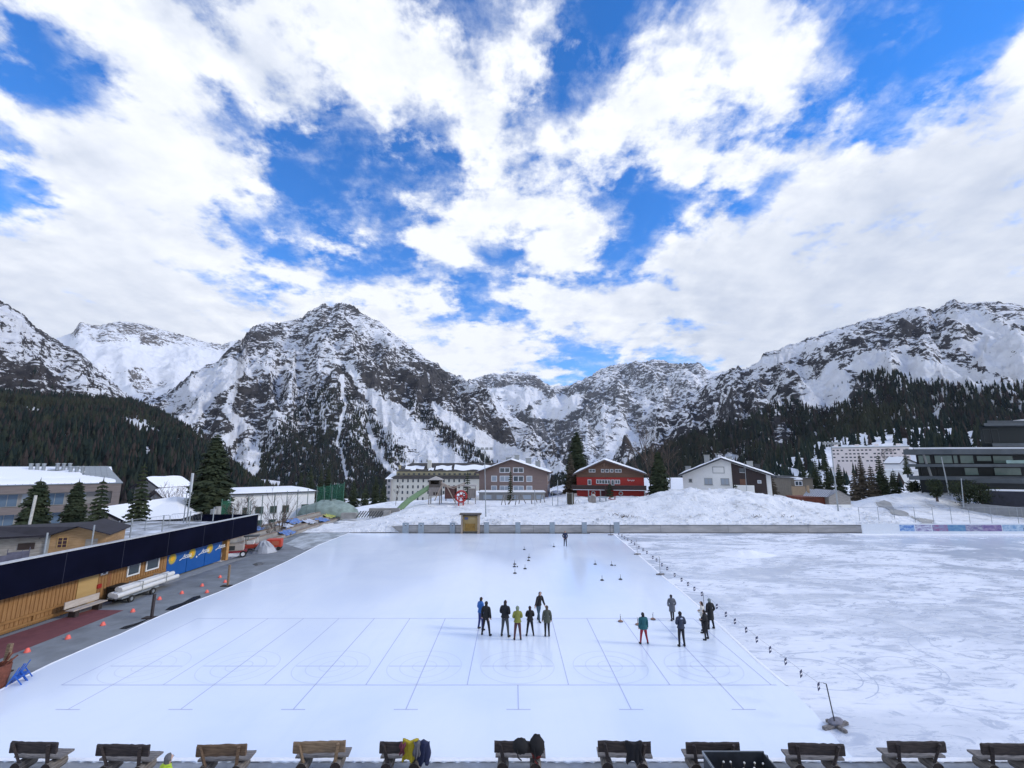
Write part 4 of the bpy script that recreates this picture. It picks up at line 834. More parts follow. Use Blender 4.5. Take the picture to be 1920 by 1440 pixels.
# ------------------------------------------------------------------ building kit
M_glass = mat('window_glass', (.05, .07, .09), .12, spec=.8); M_glassb = mat('window_pale', (.33, .38, .44), .25); M_fw = mat('frame_white', (.72, .74, .76), .5); M_fd = mat('frame_dark', (.04, .045, .05), .5)
M_fg = mat('frame_grey', (.30, .31, .30), .6); M_galv = mat('galvanised_steel', (.33, .36, .38), .45, .5, var=.15)
_wc = {}
def window(par, x, z, w_, h_, fm=None, pm=None, mul=1, y=0.0, t=.08, rz=0.0, sill=False, bar=0):
    """x is the left edge, z the lower edge, on the wall plane at y"""
    fm = fm or M_fw; pm = pm or M_glass; key = (round(w_, 3), round(h_, 3), fm.name, pm.name, mul, t, sill, bar)
    if key not in _wc:
        a = MB(); a.box(0, w_, -.06, .0, 0, t); a.box(0, w_, -.06, 0, h_ - t, h_); a.box(0, t, -.06, 0, t, h_ - t); a.box(w_ - t, w_, -.06, 0, t, h_ - t)
        for k in range(1, mul): xx = w_ * k / mul; a.box(xx - t / 2, xx + t / 2, -.058, 0, t, h_ - t)
        for k in range(1, bar + 1): zz_ = h_ * k / (bar + 1); a.box(t, w_ - t, -.050, 0, zz_ - t / 3, zz_ + t / 3)
        if sill: a.box(-.08, w_ + .08, -.16, 0, -.06, 0)
        b_ = MB(); b_.box(t * .5, w_ - t * .5, -.028, -.002, t * .5, h_ - t * .5); _wc[key] = (a.mesh('window', fm), b_.mesh('pane', pm))
    f_, p_ = _wc[key]; o = link('window', f_, par, (x, y, z), rz); link('pane', p_, o); return o
def side_window(par, y, z, w_, h_, x, right=True, **k):
    return window(par, x, z, w_, h_, y=y, rz=R(90) if right else R(-90), **k)
def gable(root, W, D, eave, apex, wallm, roofm, ax=.5, over=1.0, front=1.0, th=.28, snow=.35, base=0, chim=(), z0=0, snowcut=0.0, eave2=None):
    """house whose gable faces -Y; x 0..W, y 0..D"""
    e2 = eave if eave2 is None else eave2
    mb = MB(); mb.prism([(0, z0), (W, z0), (W, e2), (W * ax, apex), (0, eave)], 0, D); mb.build('wall', wallm, root)
    def sl(off, t_): # slope lines shifted up
        A0, A1 = (-over, eave - over * (apex - eave) / (W * ax)), (W + over, e2 - over * (apex - e2) / (W * (1 - ax)))
        return [(A0[0], A0[1] + off), (W * ax, apex + off), (A1[0], A1[1] + off), (A1[0], A1[1] + off + t_), (W * ax, apex + off + t_), (A0[0], A0[1] + off + t_)]
    def two(mb, off, t_, y0, y1, x0c=0, x1c=0):
        p = sl(off, t_); mb.prism([p[0], p[1], p[4], p[5]], y0, y1); mb.prism([p[1], p[2], p[3], p[4]], y0, y1)
    mb = MB(); two(mb, .012, th, -front, D + .5); rf = mb.build('roof', roofm, root)
    if snow:
        q = random.Random(int(W * 10)); V_ = []; nx, ny = 60, 14; p = sl(.012 + th, 0)
        for i in range(nx + 1):
            u = i / nx; x = p[0][0] + .05 + (p[2][0] - p[0][0] - .1) * u; xm = p[1][0]
            zb = p[0][1] + (p[1][1] - p[0][1]) * (x - p[0][0]) / (xm - p[0][0]) if x < xm else p[1][1] + (p[2][1] - p[1][1]) * (x - xm) / (p[2][0] - xm)
            for j in range(ny + 1):
                v = j / ny; e = min(1, min(u, 1 - u) * 16) ** .5 * min(1, min(v, 1 - v) * 8) ** .5
                V_.append((x, -front + .08 + (D + front + .3) * v, zb - .03 + snow * e * (.8 + .25 * math.sin(x * 1.3 + v * 5) * math.sin(v * 7 + x))))
        V_ = np.array(V_); mesh_np('roof_snow', V_, grid_faces(nx + 1, ny + 1), M_roofsnow, rf)
    for (cx_, cy_, cw, ch_, m_) in chim:
        zb = min(eave, e2); zz_ = (apex - abs(cx_ - W * ax) * (apex - eave) / (W * ax)); mb = MB(); mb.box(cx_ - cw / 2, cx_ + cw / 2, cy_ - .4, cy_ + .4, zz_ - .3, zz_ + ch_); mb.box(cx_ - cw / 2 - .08, cx_ + cw / 2 + .08, cy_ - .48, cy_ + .48, zz_ + ch_, zz_ + ch_ + .12); mb.build('chimney', m_, rf)
    return rf
def PX(Y, z=3.0): return F / (Y * math.cos(PITCH) + (z - CH) * math.sin(PITCH))   # photograph px per metre at this depth

# ------------------------------------------------------------------ 1. wooden rink building on the left, with navy fascia
FX = -27.5
M_pine = mat('pine_boards', (.25, .125, .042), .65, vscale=2.2, col2=(.36, .20, .080), stretch=(1, 6, .35), det=7)
M_pineD = mat('pine_dark', (.20, .085, .035), .6, vscale=3, col2=(.30, .13, .05), stretch=(4, 4, .5)); M_ply = mat('plywood', (.42, .27, .10), .6, vscale=1, col2=(.48, .32, .13), stretch=(1, .4, 2))
M_navy = mat('fascia_navy', (.004, .005, .015), .95, var=.25, vscale=.5, spec=.05); M_bdoor = mat('door_blue', (.004, .085, .33), .45, var=.06, vscale=.7); M_yel = mat('sun_yellow', (.45, .36, .06), .6); M_deck = mat('terrace_edge', (.48, .50, .52), .8, var=.2, vscale=5)
rb = empty('rink_building', (FX, 20, -.03), 0, 'long low wooden rink building with a navy fascia band and blue garage doors', 'building')
Y0 = 20.0
def yat(px, row=None, z=0.0, X=FX):       # depth along the facade at a photograph column
    a = (px - 960) / F; Yv = X / a
    for _ in range(6):
        w_ = (X / a); Yv = (w_ + (CH - z) * math.sin(PITCH)) / math.cos(PITCH)
    return Yv
ye = yat(428, z=1); yb0, yb1 = yat(312, z=1), yat(415, z=1); yw = yat(205, z=1)
mb = MB(); mb.box(-9, -.02, -8, yb0 - Y0, 0, 3.0); mb.box(-9, -.6, yb0 - Y0, ye - Y0, 0, 3.0); mb.build('wall', M_pine, rb)
ztop, zbot = 3.86, 2.02
mb = MB(); mb.box(.55, .75, -9, ye - Y0 + 3.4, zbot + .03, ztop); mb.box(-6, .55, ye - Y0 + 3.3, ye - Y0 + 3.4, zbot + .03, ztop); mb.build('fascia', M_navy, rb)
mj = mat('fascia_joint', (.02, .022, .04), .8)
for k in range(9): mb = MB(); mb.box(.751, .756, -4 + k * 4.1, -3.97 + k * 4.1, zbot + .04, ztop - .01); mb.build('joint', mj, rb)
mb = MB(); mb.box(-12, .549, -9, ye - Y0 + 3.29, 2.8, 3.15); mb.build('roof', mat('roof_deck', (.20, .21, .22), .8, vscale=.5, col2=(.7, .74, .8)), rb)
mb = MB(); mb.box(.38, .80, -9, ye - Y0 + 3.45, ztop + .002, ztop + .06); mb.build('coping', M_deck, rb)
mb = MB(); mb.box(-.3, .0, yw - Y0 - .2, yw - Y0 + .1, 0, 3); mb.build('post', M_pineD, rb)
mb = MB(); mb.box(-.30, .10, ye - Y0 - .42, ye - Y0 - .05, 0, 3.0); mb.build('post', mat('pine_post', (.46, .25, .09), .6, var=.2, vscale=3), rb)
# blue garage doors with the sun emblem and the name of the place
dl = (yb1 - yb0)
for k in range(3):
    a_ = yb0 - Y0 + dl * k / 3; mb = MB(); mb.box(-.10, -.005, a_ + .03, a_ + dl / 3 - .03, .12, 2.9); d_ = mb.build('garage_door', M_bdoor, rb)
    mb = MB(); n = 22; yc, zc_ = a_ + .55, 1.52
    vs = [(.012, yc + .48 * (1 if i % 2 else .74) * math.cos(math.pi * i / n), zc_ + .48 * (1 if i % 2 else .74) * math.sin(math.pi * i / n)) for i in range(2 * n)]; mb.add(vs, [tuple(range(2 * n))]); mb.build('sun_emblem', M_yel, d_)
    mb = MB(); vs = [(.016, yc + .2 * math.cos(math.pi * i / 8), zc_ + .2 * math.sin(math.pi * i / 8)) for i in range(16)]; mb.add(vs, [tuple(range(16))]); mb.build('sun_centre', mat('sun_core', (.75, .40, .02), .6), d_)
    text_mesh('lettering', 'Arosa', .42, M_wh, d_, (.02, a_ + 2.2, 1.34), (R(90), 0, R(90)), .35)
    mb = MB(); mb.beam((.022, a_ + 1.35, 1.22), (.022, a_ + 1.75, 1.36), .02, .05); mb.beam((.022, a_ + 1.75, 1.30), (.022, a_ + 2.8, 1.30), .02, .035); mb.build('swash', M_wh, d_)
mb = MB(); mb.box(-.005, .03, (yb0 + yb1) / 2 - Y0 - .06, (yb0 + yb1) / 2 - Y0 + .06, 1.05, 1.2); mb.build('handle', M_wh, rb)
for (pa_, pb_) in ((238, 262), (273, 298)):
    y_a, y_b = yat(pa_, z=1.6), yat(pb_, z=1.6); window(rb, .0, 1.12, y_b - y_a, 1.35, y=y_a - Y0, rz=R(90), t=.10)
mb = MB(); ya_, yb_ = yat(143, z=1), yat(181, z=1); mb.box(-.01, .03, ya_ - Y0, yb_ - Y0, .05, 2.1); mb.build('door', M_ply, rb)
mb = MB(); ya_, yb_ = yat(188, z=1.6), yat(201, z=1.6); mb.box(.0, .03, ya_ - Y0, yb_ - Y0, 1.72, 1.92); sg = mb.build('sign', M_wh, rb); mb = MB(); mb.box(.032, .036, ya_ - Y0 + .15, yb_ - Y0 - .15, 1.78, 1.86); mb.build('print', M_flag, sg)
mb = MB(); ya_ = yat(181, z=1.2); mb.box(.0, .12, ya_ - Y0, ya_ - Y0 + .28, .95, 1.2); mb.build('hose_box', mat('red_paint', (.34, .02, .015), .5), rb)
ya_, yb_ = yat(-30, z=.6), yat(136, z=.6)
mb = MB(); mb.box(.02, .09, ya_ - Y0, yb_ - Y0, .52, .66); mb.box(.02, .09, ya_ - Y0, yb_ - Y0, .12, .24)
k_ = ya_ + .5
while k_ < yb_: mb.box(.015, .085, k_ - Y0, k_ - Y0 + .1, .13, .64); k_ += 1.9
mb.build('rail', mat('pine_rail', (.29, .15, .05), .6, var=.2, vscale=4), rb)
ya_, yb_ = yat(208, z=.5), yat(308, z=.5); mb = MB(); mb.box(.02, .12, ya_ - Y0 + .3, yb_ - Y0, .75, .88); mb.build('rail', MATS['pine_rail'], rb)
mb = MB(); q = random.Random(2); k_ = -6
while k_ < yb0 - Y0 - .3: mb.box(-.015, .006, k_, k_ + .03, .1, 3.0); k_ += .235
mb.build('batten', mat('pine_batten', (.26, .13, .045), .7, var=.25, vscale=3), rb)
ya_, yb_ = yat(20, z=2.0), yat(175, z=2.0); mb = MB(); mb.tube([(.32, ya_ - Y0, 2.02), (.32, yb_ - Y0, 2.02)], .09, 8); mb.build('awning', M_fg, rb)
# bunker terrace things
zt_ = 3.78
TP = [(333 / 4, 549, 745), (172, 492, 675), (244, 455, 615), (304, 418, 560), (354.5, 388, 515), (399, 360, 480), (436, 350, 448)]
for i, (px, a_, b_) in enumerate(TP):
    y_ = yat(px, z=4, X=FX + .3); ht = A(px, 860 + a_ / 4, y_)[2] - ztop
    mb = MB(); mb.tube([(0, 0, 0), (0, 0, max(.9, ht))], .045, 8); o = mb.build('terrace_post', M_galv); o.location = (FX + .3, y_, ztop - .05)
    tag(o, ['bare steel post on the terrace edge in front of the cabin window', 'steel post on the terrace right of the cabin', 'steel post on the terrace below the tall thin spruce', 'steel post on the terrace midway, before the snowy roof', 'steel post on the terrace at the foot of the tall sign pole', 'steel post on the terrace beside the stacked barrels', 'last steel post on the terrace beside the green netting'][i], 'post', 'steel posts along the terrace edge')
# metal barrier and glass rails behind
for i, (pa_, pb_, Yd, lb) in enumerate(((217, 224, 37.5, 'short'), (227, 272, 39.5, 'glazed'), (274, 316, 42, 'middle'), (318, 376, 45, 'right'))):
    pA, pB = A(pa_, 992 if i < 2 else 985, Yd), A(pb_, 985, Yd + 2.5); r_ = empty('barrier', (pA[0], pA[1], 3.13), math.atan2(pB[1] - pA[1], pB[0] - pA[0]), ['short end piece of metal barrier beside the white gym wall', 'metal barrier with pale glass infill left of the tall thin spruce foot', 'metal barrier in front of the snow covered gym roof', 'metal barrier ending at the foot of the tall sign pole'][i], 'barrier', 'metal barriers along the back of the terrace')
    Lb = math.hypot(pB[0] - pA[0], pB[1] - pA[1]); mb = MB(); mb.tube([(0, 0, 0), (0, 0, 1.0), (.12, 0, 1.12), (Lb - .12, 0, 1.12), (Lb, 0, 1.0), (Lb, 0, 0)], .022, 6)
    mb.tube([(0, 0, .25), (Lb, 0, .25)], .015, 6); mb.build('frame', M_galv, r_)
    mb = MB(); n = max(2, int(Lb / .14))
    for j in range(1, n): mb.tube([(Lb * j / n, 0, .25), (Lb * j / n, 0, 1.1)], .008, 4)
    mb.build('bars', M_galv, r_)
# log cabin on the terrace
M_grey = mat('grey_boards', (.24, .22, .20), .8, vscale=1.5, col2=(.36, .34, .31), stretch=(1, 1, 7)); M_log = mat('cabin_logs', (.33, .20, .09), .7, vscale=1.5, col2=(.42, .27, .14), stretch=(1, 1, 6)); M_roofd = mat('felt_roof', (.022, .02, .028), .85, var=.3, vscale=1.5)
cy = 33.0; pA, pB = A(-40, 1040, cy - 3), A(163, 1035, cy + 1.6)
cb = empty('cabin', (A(88, 1043, 30.2)[0], 30.2, 3.12), R(26), 'log cabin with a dark felt roof and grey weathered side on the terrace', 'cabin')
CW = 3.6
mb = MB(); mb.prism([(0, 0), (CW, 0), (CW, 1.75), (CW * .5, 2.35), (0, 1.75)], 0, 5.2); mb.build('wall', M_log, cb)
mb = MB(); mb.box(-5.2, -.02, .1, 4.2, 0, 1.8); mb.build('side_wall', M_grey, cb)
mb = MB(); mb.add([(-5.6, -.5, 1.72), (-5.6, 2.6, 2.45), (CW * .5, 2.6, 2.5), (CW * .5, -.6, 2.42), (-.2, -.6, 1.74), (-5.6, 2.6, 2.35)], [(0, 1, 2, 3, 4)]);
mb.prism([(-.45, 1.62), (CW * .5, 2.42), (CW + .45, 1.62), (CW + .45, 1.70), (CW * .5, 2.50), (-.45, 1.70)], -.7, 5.4); mb.box(-5.5, -.1, -.45, 4.5, 1.80, 1.87); mb.build('roof', M_roofd, cb)
window(cb, .5, .72, .65, .85, fm=M_ply, pm=mat('pane_red', (.05, .02, .03), .3), bar=2, mul=2, t=.05); mb = MB(); mb.box(2.3, 3.1, -.03, -.005, .0, 1.3); mb.build('door', M_grey, cb); mb = MB(); mb.box(-1.9, -.9, .05, .098, .75, 1.25); mb.build('hatch', mat('hatch_dark', (.035, .02, .015), .6), cb)
mb = MB(); mb.box(-.16, .02, -.12, .08, 0, 1.85); mb.build('corner_post', M_fg, cb)
cb.scale = (.78, .78, .78)
# terrace bits
def lump(name, label, cat, loc, r, m, seed=1, jit=.12, group=None):
    mb = MB(); mb.blob((0, 0, 0), r, 14, 9, jit, seed); o = mb.build(name, m); o.location = loc; return tag(o, label, cat, group)
def zat(px, py, Y): return A(px, py, Y)
p = zat(186, 1018, 34); 
mb = MB(); mb.box(-1.0, 1.0, -.5, .5, 0, .45); mb.box(-.7, .5, -.3, .3, .45, .6); o = mb.build('covered_table', M_fd, bevel=.08); o.location = (p[0], p[1], 3.15); tag(o, 'low table under a black cover on the terrace right of the cabin', 'table')
p = zat(118, 1030, 31); mb = MB(); mb.box(-1.3, 1.3, -.4, .4, .0, .32); mb.box(-1.2, 1.2, -.35, .35, .32, .36); o = mb.build('stacked_seats', M_fd, bevel=.05); o.location = (p[0], p[1], 3.15); o.rotation_euler.z = .4; tag(o, 'row of black covered seats in front of the log cabin', 'seats')
for i, px in enumerate((20, 34)):
    p = zat(px, 1040, 27 + i); mb = MB(); mb.box(-.45, .45, -.03, .03, .0, .75); mb.tube([(-.45, 0, 0), (-.45, 0, .95)], .02, 6); mb.tube([(.45, 0, 0), (.45, 0, .95)], .02, 6); o = mb.build('screen', mat('screen_fabric', (.10, .10, .14), .8, var=.3)); o.location = (p[0], p[1], 3.15); o.rotation_euler.z = .9; tag(o, ('grey fabric wind screen at the left edge of the terrace', 'second grey wind screen below the cabin side wall')[i], 'screen')
for i, (px, hh) in enumerate(((399, 1.0), (407.5, 1.25))):
    p = zat(px, 970, 51 + i * .4); mb = MB(); mb.lathe([(.28, 0), (.30, .1), (.28, .35), (.30, .5), (.28, .75), (.29, hh)], n=14); o = mb.build('barrel', mat('barrel_grey', (.33, .33, .32), .6, var=.2)); o.location = (p[0], p[1], 3.15); tag(o, ('shorter grey barrel behind the terrace edge', 'taller grey barrel beside the green netting')[i], 'barrel')
# tall pole with the white panel and its thinner neighbour
p = A(349.5, 985, 47.5); top = A(357.5, 890, 47.5)
r_ = empty('sign_pole', (p[0], p[1], 3.1), 0, 'tall pole on the terrace carrying a blank white panel', 'pole'); hp = top[2] - 3.1
mb = MB(); mb.tube([(0, 0, 0), (0, 0, hp)], .075, 10); mb.build('pole', M_galv, r_)
mb = MB(); mb.box(-.05, .05, -.55, .55, hp - 1.75, hp + .15); o = mb.build('panel', mat('panel_white', (.55, .57, .58), .6, var=.1, vscale=4), r_); o.rotation_euler.z = R(42); 
mb = MB(); mb.tube([(-.35, 0, 0), (-.35, 0, 3.0)], .05, 8); mb.tube([(-.8, 0, 3.2), (-.8, 0, 3.0), (.35, 0, 3.0)], .03, 6); mb.box(-.5, -.2, -.12, -.02, 2.2, 2.5); mb.build('side_mast', M_galv, r_)
# white stub pole left
p = A(55, 985, 47); r_ = MB(); r_.tube([(0, 0, 0), (.12, 0, 2.9)], .12, 10); o = r_.build('stub_pole', mat('birch_white', (.50, .49, .45), .8, var=.2, vscale=6)); o.location = (p[0], p[1], 3.0); tag(o, 'pale wooden stub pole rising behind the cabin roof', 'pole')

# ------------------------------------------------------------------ 2. houses on the left
M_mod = mat('hotel_cladding', (.15, .125, .115), .7, var=.2, vscale=1.2, stretch=(.3, 1, 3)); M_mroof = mat('metal_roof', (.20, .24, .28), .4, .3, vscale=.6, var=.1)
pL, pR = A(-60, 913, 78), A(228, 906, 92)
ang = math.atan2(pR[1] - pL[1], pR[0] - pL[0]); Lh = math.hypot(pR[0] - pL[0], pR[1] - pL[1]); ze = pL[2]
hb_ = empty('modern_hotel', (pL[0], pL[1], ze - 11), ang, 'long modern hotel with horizontal cladding bands and a shallow snowy metal roof', 'building')
mb = MB(); mb.box(0, Lh - .3, 1.6, 18, 0, 10.2); mb.build('wall', mat('render_grey', (.25, .25, .25), .8), hb_)
for i, z_ in enumerate((9.6, 6.0, 2.6)): mb = MB(); mb.box(-.3, Lh, 0, 1.7 if i else 18, z_, z_ + (1.4 if i == 0 else 1.25)); mb.build('cladding_band', M_mod, hb_)
mb = MB(); mb.box(Lh - 1.2, Lh, .02, 1.58, 2, 9.6); mb.build('end_wall', M_mod, hb_)
for i, z_ in enumerate((7.25, 3.85)):
    x_ = .4
    while x_ < Lh - 4.5:
        if i == 0 or x_ < Lh * .55: window(hb_, x_, z_ + .02, 2.6, 2.2, fm=M_fg, pm=(M_glassb if int(x_ * 3) % 2 else mat('glass_blue', (.10, .16, .24), .2)), mul=2, y=1.595, t=.07)
        x_ += 3.0
zr = A(200, 875, 110)[2] - (ze - 11)
mb = MB(); mb.add([(-.5, -.2, 11.05), (Lh + .2, -.2, 11.05), (Lh - 1.5, 17, zr), (-.5, 17, zr), (-.5, -.2, 11.2), (Lh + .2, -.2, 11.2), (Lh - 1.5, 17, zr + .15), (-.5, 17, zr + .15)], [(0, 3, 2, 1), (4, 5, 6, 7), (0, 1, 5, 4), (1, 2, 6, 5), (2, 3, 7, 6), (0, 4, 7, 3)])
k_ = 0.
while k_ < Lh - 1: mb.beam((k_, -.2, 11.23), (k_, 17, zr + .18), .06, .06); k_ += .9
rf_ = mb.build('roof', M_mroof, hb_)
def roofpt(x, v, o=.0): return (x, -.2 + 17.2 * v, 11.2 + (zr - 11.05) * v + o)
nx, ny = 90, 30; V_ = []
for j in range(ny + 1):
    v = j / ny
    for i in range(nx + 1):
        u = i / nx; x = -.4 + (Lh - .5) * u; e = Lh * (.97 - .42 * v) + 1.2 * math.sin(v * 11) ; k_ = min(1, max(0, (e - x) / .8)); c1_ = 1 - math.exp(-((x - 10) / 2.2) ** 2 - ((v - .75) / .1) ** 2); c2_ = 1 - math.exp(-((x - 20) / 2.6) ** 2 - ((v - .55) / .09) ** 2) - .9 * math.exp(-((v - .25) / .03) ** 2) * (.5 + .5 * math.sin(x * .7))
        V_.append(roofpt(x, v, -.10 + .42 * k_ * max(0, c1_) * max(0, c2_) * min(1, v * 12 + .2) * (1 if v < .88 else max(0, (.97 - v) / .09))))
mesh_np('roof_snow', V_, grid_faces(ny + 1, nx + 1), M_roofsnow, rf_)
for (u_, v_, n_) in ((.33, .72, 3), (.52, .74, 3), (.62, .55, 3)):
    for k in range(n_):
        x, y, z = roofpt(Lh * u_ + k * .9, v_); mb = MB(); mb.lathe([(.3, 0), (.3, 1.25), (.36, 1.3), (.36, 1.45), (0, 1.5)], (x, y, z), 12); mb.build('vent', M_galv, rf_)
# gym with the snowy hip roof
pe0, pe1 = A(185, 950, 54), A(236, 990, 50); gy_ = empty('gym', (A(190, 950, 56)[0], 56, -2), R(12), 'low white walled hall under a broad snow covered roof', 'building')
gx1 = A(382, 970, 62)[0] - gy_.location.x; ge = A(236, 970, 56)[2] + 1.4
mb = MB(); mb.box(.6, gx1 - 1, 1, 17, 0, ge + .4); mb.build('wall', mat('render_white', (.50, .51, .52), .85, var=.08), gy_)
zrg = A(280, 936, 66)[2] + 2
mb = MB(); mb.add([(-.6, 0, ge + 1.5), (3.2, -1.0, ge - .2), (gx1 + .4, -.4, ge + .0), (gx1, 18, ge + .3), (-.6, 18, ge + 1.2), (gx1 * .45, 9, zrg)], [(0, 1, 5), (1, 2, 5), (2, 3, 5), (3, 4, 5), (4, 0, 5), (4, 3, 2, 1, 0)]); mb.build('roof', M_roofd, gy_)
mb = MB(); mb.add([(-.5, .1, ge + 1.75), (3.3, -.8, ge + .1), (gx1 + .2, -.2, ge + .25), (gx1 - .1, 17.8, ge + .6), (-.5, 17.8, ge + 1.5), (gx1 * .45, 9, zrg + .4)], [(0, 1, 5), (1, 2, 5), (2, 3, 5), (3, 4, 5), (4, 0, 5)]); mb.build('roof_snow', M_roofsnow, gy_)
window(gy_, 2.2, .8, 1.0, 1.0, y=1.0)
# small roofs behind
for i, (px0, px1, pe, pa_, Y_, lb) in enumerate(((253, 308, 914, 898, 98, 'small house with a patchy snow roof behind the tall thin spruce'), (275, 322, 938, 921, 80, 'low shed with a snowy lean roof beside the bare brown tree'))):
    a0, a1, a2 = A(px0, pe, Y_), A(px1, pe, Y_), A((px0 + px1) / 2, pa_, Y_); r_ = empty('house', (a0[0], Y_, a0[2] - 6), R(-8), lb, 'house'); gable(r_, a1[0] - a0[0], 8, 6, 6 + a2[2] - a0[2], MATS['render_grey'], M_roofd, snow=.3, over=.5)
    window(r_, 2, 3.6, 1, 1.1)
# white two storey block beyond the terrace
pL, pR = A(437, 928, 72), A(590, 928, 80); ang = math.atan2(pR[1] - pL[1], pR[0] - pL[0]); Lw = math.hypot(pR[0] - pL[0], pR[1] - pL[1]); M_white = mat('render_bright', (.80, .81, .82), .85, var=.04)
wb = empty('apartment_block', (pL[0], pL[1], -3.2), ang, 'white two storey block with a flat snowy roof behind the net poles', 'building'); HW = pL[2] + 3.2
mb = MB(); mb.box(0, Lw, 0, 12, 0, HW); mb.build('wall', M_white, wb)
mb = MB(); mb.box(-.5, Lw + .5, -.5, 12.5, HW, HW + .18); rf_ = mb.build('roof', M_fd, wb)
nx, ny = 50, 16; V_ = [(-.45 + (Lw + .9) * i / nx, -.45 + 12.9 * j / ny, HW + .15 + .6 * min(1, min(i, nx - i) / 7) ** .6 * min(1, min(j, ny - j) / 4) ** .6) for j in range(ny + 1) for i in range(nx + 1)]
mesh_np('roof_snow', V_, grid_faces(ny + 1, nx + 1), M_roofsnow, rf_)
def blockx(px): return (px - 437) / (590 - 437) * Lw * (1 + .06 * (590 - px) / 153)
for r_i, zf in enumerate((.57, .29)):
    for px, w_ in ((455, 6.5), (476, 12.5), (502, 11), (525, 11), (563, 12)):
        if r_i == 1 and px == 455: continue
        window(wb, blockx(px), HW * zf + .1, w_ / 10.2, 1.15, fm=M_fg, pm=mat('glass_green', (.04, .07, .06), .2), t=.05, sill=True)
for z_ in (.57, .29):
    for y_ in (2.2, 5, 8): side_window(wb, y_, HW * z_, .7, 1.3, Lw, fm=M_fg, t=.05)

# ------------------------------------------------------------------ 3. the old long hotel
Yh = 200; k_ = PX(Yh, -4); pL = A(727, 898, Yh); pR = A(975, 898, Yh); Lh = pR[0] - pL[0]; zg = A(727, 947, Yh)[2]; M_old = mat('render_cream', (.56, .545, .48), .85, var=.08, vscale=.3); M_oldg = mat('render_midgrey', (.34, .33, .33), .85); M_slate = mat('slate', (.055, .05, .048), .8, var=.3, vscale=.6); M_och = mat('render_ochre', (.36, .32, .20), .85, var=.1)  # side tower render is a darker neutral grey than the cream wall
oh = empty('grand_hotel', (pL[0], Yh, zg), 0, 'long old cream hotel with rows of small windows and a dark snow streaked mansard roof', 'building'); he = pL[2] - zg
def hx(px): return (px - 727) / 248 * Lh
def hz(py): return A(800, py, Yh)[2] - zg
mb = MB(); mb.box(hx(735), Lh, 0, 16, 0, he); mb.build('wall', M_old, oh)
mb = MB(); mb.box(0, hx(735) - .01, -1, 15, 0, he); mb.build('side_tower', M_oldg, oh)
mb = MB(); mb.prism([(hx(733) - .8, he), (Lh, he), (Lh, he + 1.5), (hx(741), he + 1.5)], -.6, 16.5); rf0 = mb.build('roof', M_slate, oh)
mb = MB(); mb.add([(-.8, -1.6, he), (hx(737), -1.6, he), (hx(741), 5, he + 2.2), (-.0, 5, he + 2.2)], [(0, 1, 2, 3)]); mb.build('roof_snow', M_roofsnow, rf0)
mb = MB(); mb.box(hx(742), Lh, .8, 15, he + 1.52, hz(884)); mb.build('attic', M_och, oh)
hz2, hz3 = hz(883.5), hz(868)
mb = MB(); mb.add([(hx(741), .2, hz2), (Lh + 3, .2, hz2), (Lh + 3, 16, hz2), (hx(741), 16, hz2), (hx(765), 6, hz3), (Lh, 6, hz3), (Lh, 10, hz3), (hx(765), 10, hz3)], [(0, 1, 5, 4), (1, 2, 6, 5), (2, 3, 7, 6), (3, 0, 4, 7), (4, 5, 6, 7), (3, 2, 1, 0)]); rf1 = mb.build('roof', M_slate, oh)
q = random.Random(4)
for (pa_, pb_, v0, v1) in ((757, 793, .25, .62), (768, 778, .1, .3), (802, 812, .10, .4), (815, 845, .22, .65), (830, 846, .1, .3), (850, 905, .12, .72), (905, 938, .3, .7)):
    n = 16; V_ = []
    for j in range(6):
        v = v0 + (v1 - v0) * j / 5
        for i in range(n + 1):
            u = i / n; e = .12 * (v1 - v0) * math.sin(u * 9 + pa_); vv = v + e; V_.append((hx(pa_ + (pb_ - pa_) * u), .2 + 5.8 * vv - .08, hz2 + (hz3 - hz2) * vv + .18 + (.12 if 0 < j < 5 else -.1)))
    mesh_np('roof_snow', V_, grid_faces(6, n + 1), M_roofsnow, rf1)
mb = MB(); mb.box(hx(799), hx(806), 1.8, 3.4, hz(882), hz(863)); mb.build('chimney', M_old, rf1)
mb = MB(); mb.box(hx(742), hx(745), 4, 6, hz(886), hz(872)); mb.build('chimney', M_och, rf1)
mh = mat('shutter_dark', (.045, .045, .048), .4)
for py in (901, 912.5, 923, 935):
    for k in range(14):
        px = 746 + k * 9.6
        if px > 898: break
        if py == 935 and 800 < px: continue
        window(oh, hx(px - 1.5), hz(py + 3.2), 3.0 / k_, 5.6 / k_, fm=mh, pm=M_glass, y=0, t=.12, mul=2)
for k in range(17):
    px = 746 + k * 9.6
    if px < 905: window(oh, hx(px - 2), hz(890.5), 4.5 / k_, 3.0 / k_, fm=M_fd, pm=M_glass, y=.79, t=.1)
for py in (901, 912.5, 923, 935): window(oh, hx(729), hz(py + 3), 4.4 / k_, 5.2 / k_, fm=mh, pm=M_glass, y=-1.0, mul=2, t=.1)

